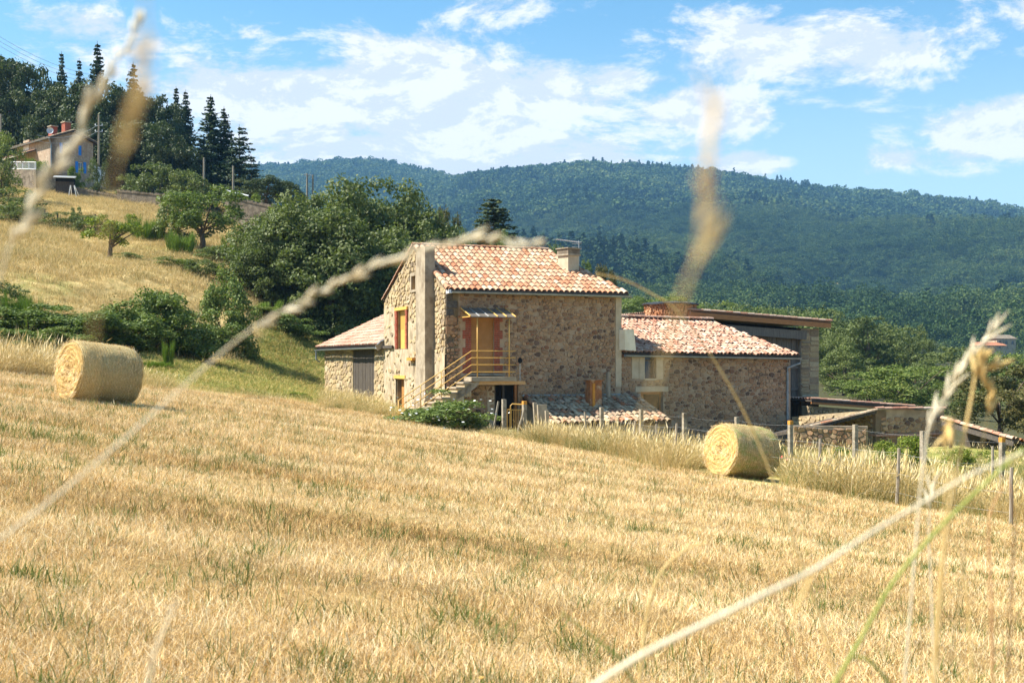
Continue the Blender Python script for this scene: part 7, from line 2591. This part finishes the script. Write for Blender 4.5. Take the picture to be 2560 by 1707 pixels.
    stalk('green stem leaning right in the lower right corner', [(2080, 1720, .9), (2150, 1600, .9), (2230, 1460, .9), (2330, 1340, .9), (2430, 1240, .9), (2560, 1120, .9)], 0.0020, 0.0014, 'stalk_green', seed=23)
    stalk('brown upright twig near the right edge of the field', [(2482, 1700, 1.1), (2478, 1500, 1.1), (2472, 1330, 1.1), (2480, 1270, 1.1), (2510, 1215, 1.1)], 0.0015, 0.0009, 'stalk_brown', seed=25)
    stalk('second brown twig beside the right edge', [(2530, 1420, 1.1), (2536, 1320, 1.1), (2528, 1240, 1.1), (2520, 1190, 1.1)], 0.0012, 0.0008, 'stalk_brown', seed=26)
    stalk('golden blade bending over the middle right stubble', [(1610, 1590, 1.3), (1625, 1500, 1.3), (1660, 1420, 1.3), (1720, 1370, 1.3), (1765, 1360, 1.3)], 0.0022, 0.0010, 'stalk_gold', seed=27)
    stalk('olive blade pointing down left in front of the thick pale stem', [(1545, 1640, 1.1), (1480, 1590, 1.1), (1405, 1530, 1.1)], 0.0020, 0.0008, 'stalk_green', seed=28)
    stalk('blurred upright stem in the lower left stubble', [(360, 1760, .62), (385, 1640, .62), (415, 1560, .62), (440, 1500, .62)], 0.0028, 0.0010, 'stalk', seed=29)
    stalk('bright green leaf arching in the lower right corner', [(2250, 1760, 1.0), (2210, 1690, 1.0), (2170, 1650, 1.0), (2140, 1640, 1.0)], 0.0034, 0.0008, 'stalk_green', seed=30)
    stalk('golden leaf hanging off the thick pale stem', [(2030, 1440, .74), (2000, 1500, .74), (1975, 1550, .74)], 0.0026, 0.0006, 'stalk_gold', seed=31, root_to_ground=False)
    stalk('fine upright dry stem just left of the tall nodding stalk', [(2335, 1680, 1.3), (2328, 1480, 1.3), (2322, 1330, 1.3), (2330, 1210, 1.3)], 0.0013, 0.0007, seeds=(0.82, 1.0, 8), seed=41, spk=(0.016, 0.0013))
    stalk('fine dry stem bending left between the green stem and the twig', [(2430, 1690, 1.2), (2420, 1520, 1.2), (2400, 1390, 1.2), (2362, 1290, 1.2)], 0.0012, 0.0006, 'stalk_gold', seed=42)
    stalk('fine red brown stem rising beside the yellow green leaf', [(2010, 1760, 1.2), (1985, 1640, 1.2), (1950, 1540, 1.2), (1925, 1450, 1.2)], 0.0012, 0.0006, 'stalk_brown', seed=43)
    # thistle flower in the stubble
    p = P(90, 1374, 7.6)
    z = h1(p.x, p.y)
    fl = empty('clover_flower', (p.x, p.y, z), 'single purple flower in the stubble near the left edge', 'flower')
    mb = MB()
    mb.tube([(p.x + 0.01, p.y, z - 0.02), (p.x, p.y, p.z - 0.02)], 0.002, 5)
    mb.obj('stem', MT['stalk_green'], fl)
    mb = MB()
    for k in range(40):
        a, e = k * 2.4, 0.2 + 1.3 * (k / 40)
        d = Vector((math.cos(a) * math.cos(e), math.sin(a) * math.cos(e), math.sin(e)))
        mb.tube([Vector((p.x, p.y, p.z - 0.012)), Vector((p.x, p.y, p.z - 0.012)) + d * 0.022], [0.0012, 0.003], 4)
    mb.obj('blossom', MT['flower_purple'], fl)
    p = P(1204, 1695, 5.0)
    z = h1(p.x, p.y)
    fl = empty('yellow_flower', (p.x, p.y, z), 'tiny yellow flower in the stubble at the bottom edge', 'flower')
    mb = MB()
    mb.tube([(p.x, p.y, z - 0.02), (p.x, p.y, max(p.z, z + 0.05))], 0.002, 5)
    mb.obj('stem', MT['stalk_green'], fl)
    mb = MB()
    q = Vector((p.x, p.y, max(p.z, z + 0.05)))
    for k in range(8):
        d = Vector((math.cos(k * .785), math.sin(k * .785), 0.4)).normalized()
        mb.tube([q, q + d * 0.012], [0.002, 0.004], 4)
    mb.obj('petal', MT['paint_yellow'], fl)['kind'] = 'stuff'


build_grass()
build_stalks()


# ------------------------------------------------------------------ haze
def build_haze():
    mb = MB()
    mb.box((-300, 1600, 157), (1, 0, 0), (0, 1, 0), (0, 0, 1), 5200, 4800, 610)
    o = mb.obj('haze', None)
    m = bpy.data.materials.new('valley_haze')
    m.use_nodes = True
    nt = m.node_tree
    nt.nodes.clear()
    v = N(nt, 'ShaderNodeVolumePrincipled', {'Color': (0.26, 0.58, 1.0, 1), 'Density': 0.00012, 'Anisotropy': 0.0})
    N(nt, 'ShaderNodeOutputMaterial', {'Volume': v.outputs[0]})
    o.data.materials.append(m)
    o['kind'] = 'stuff'
    o['label'] = 'thin blue summer haze over the valley'


build_haze()
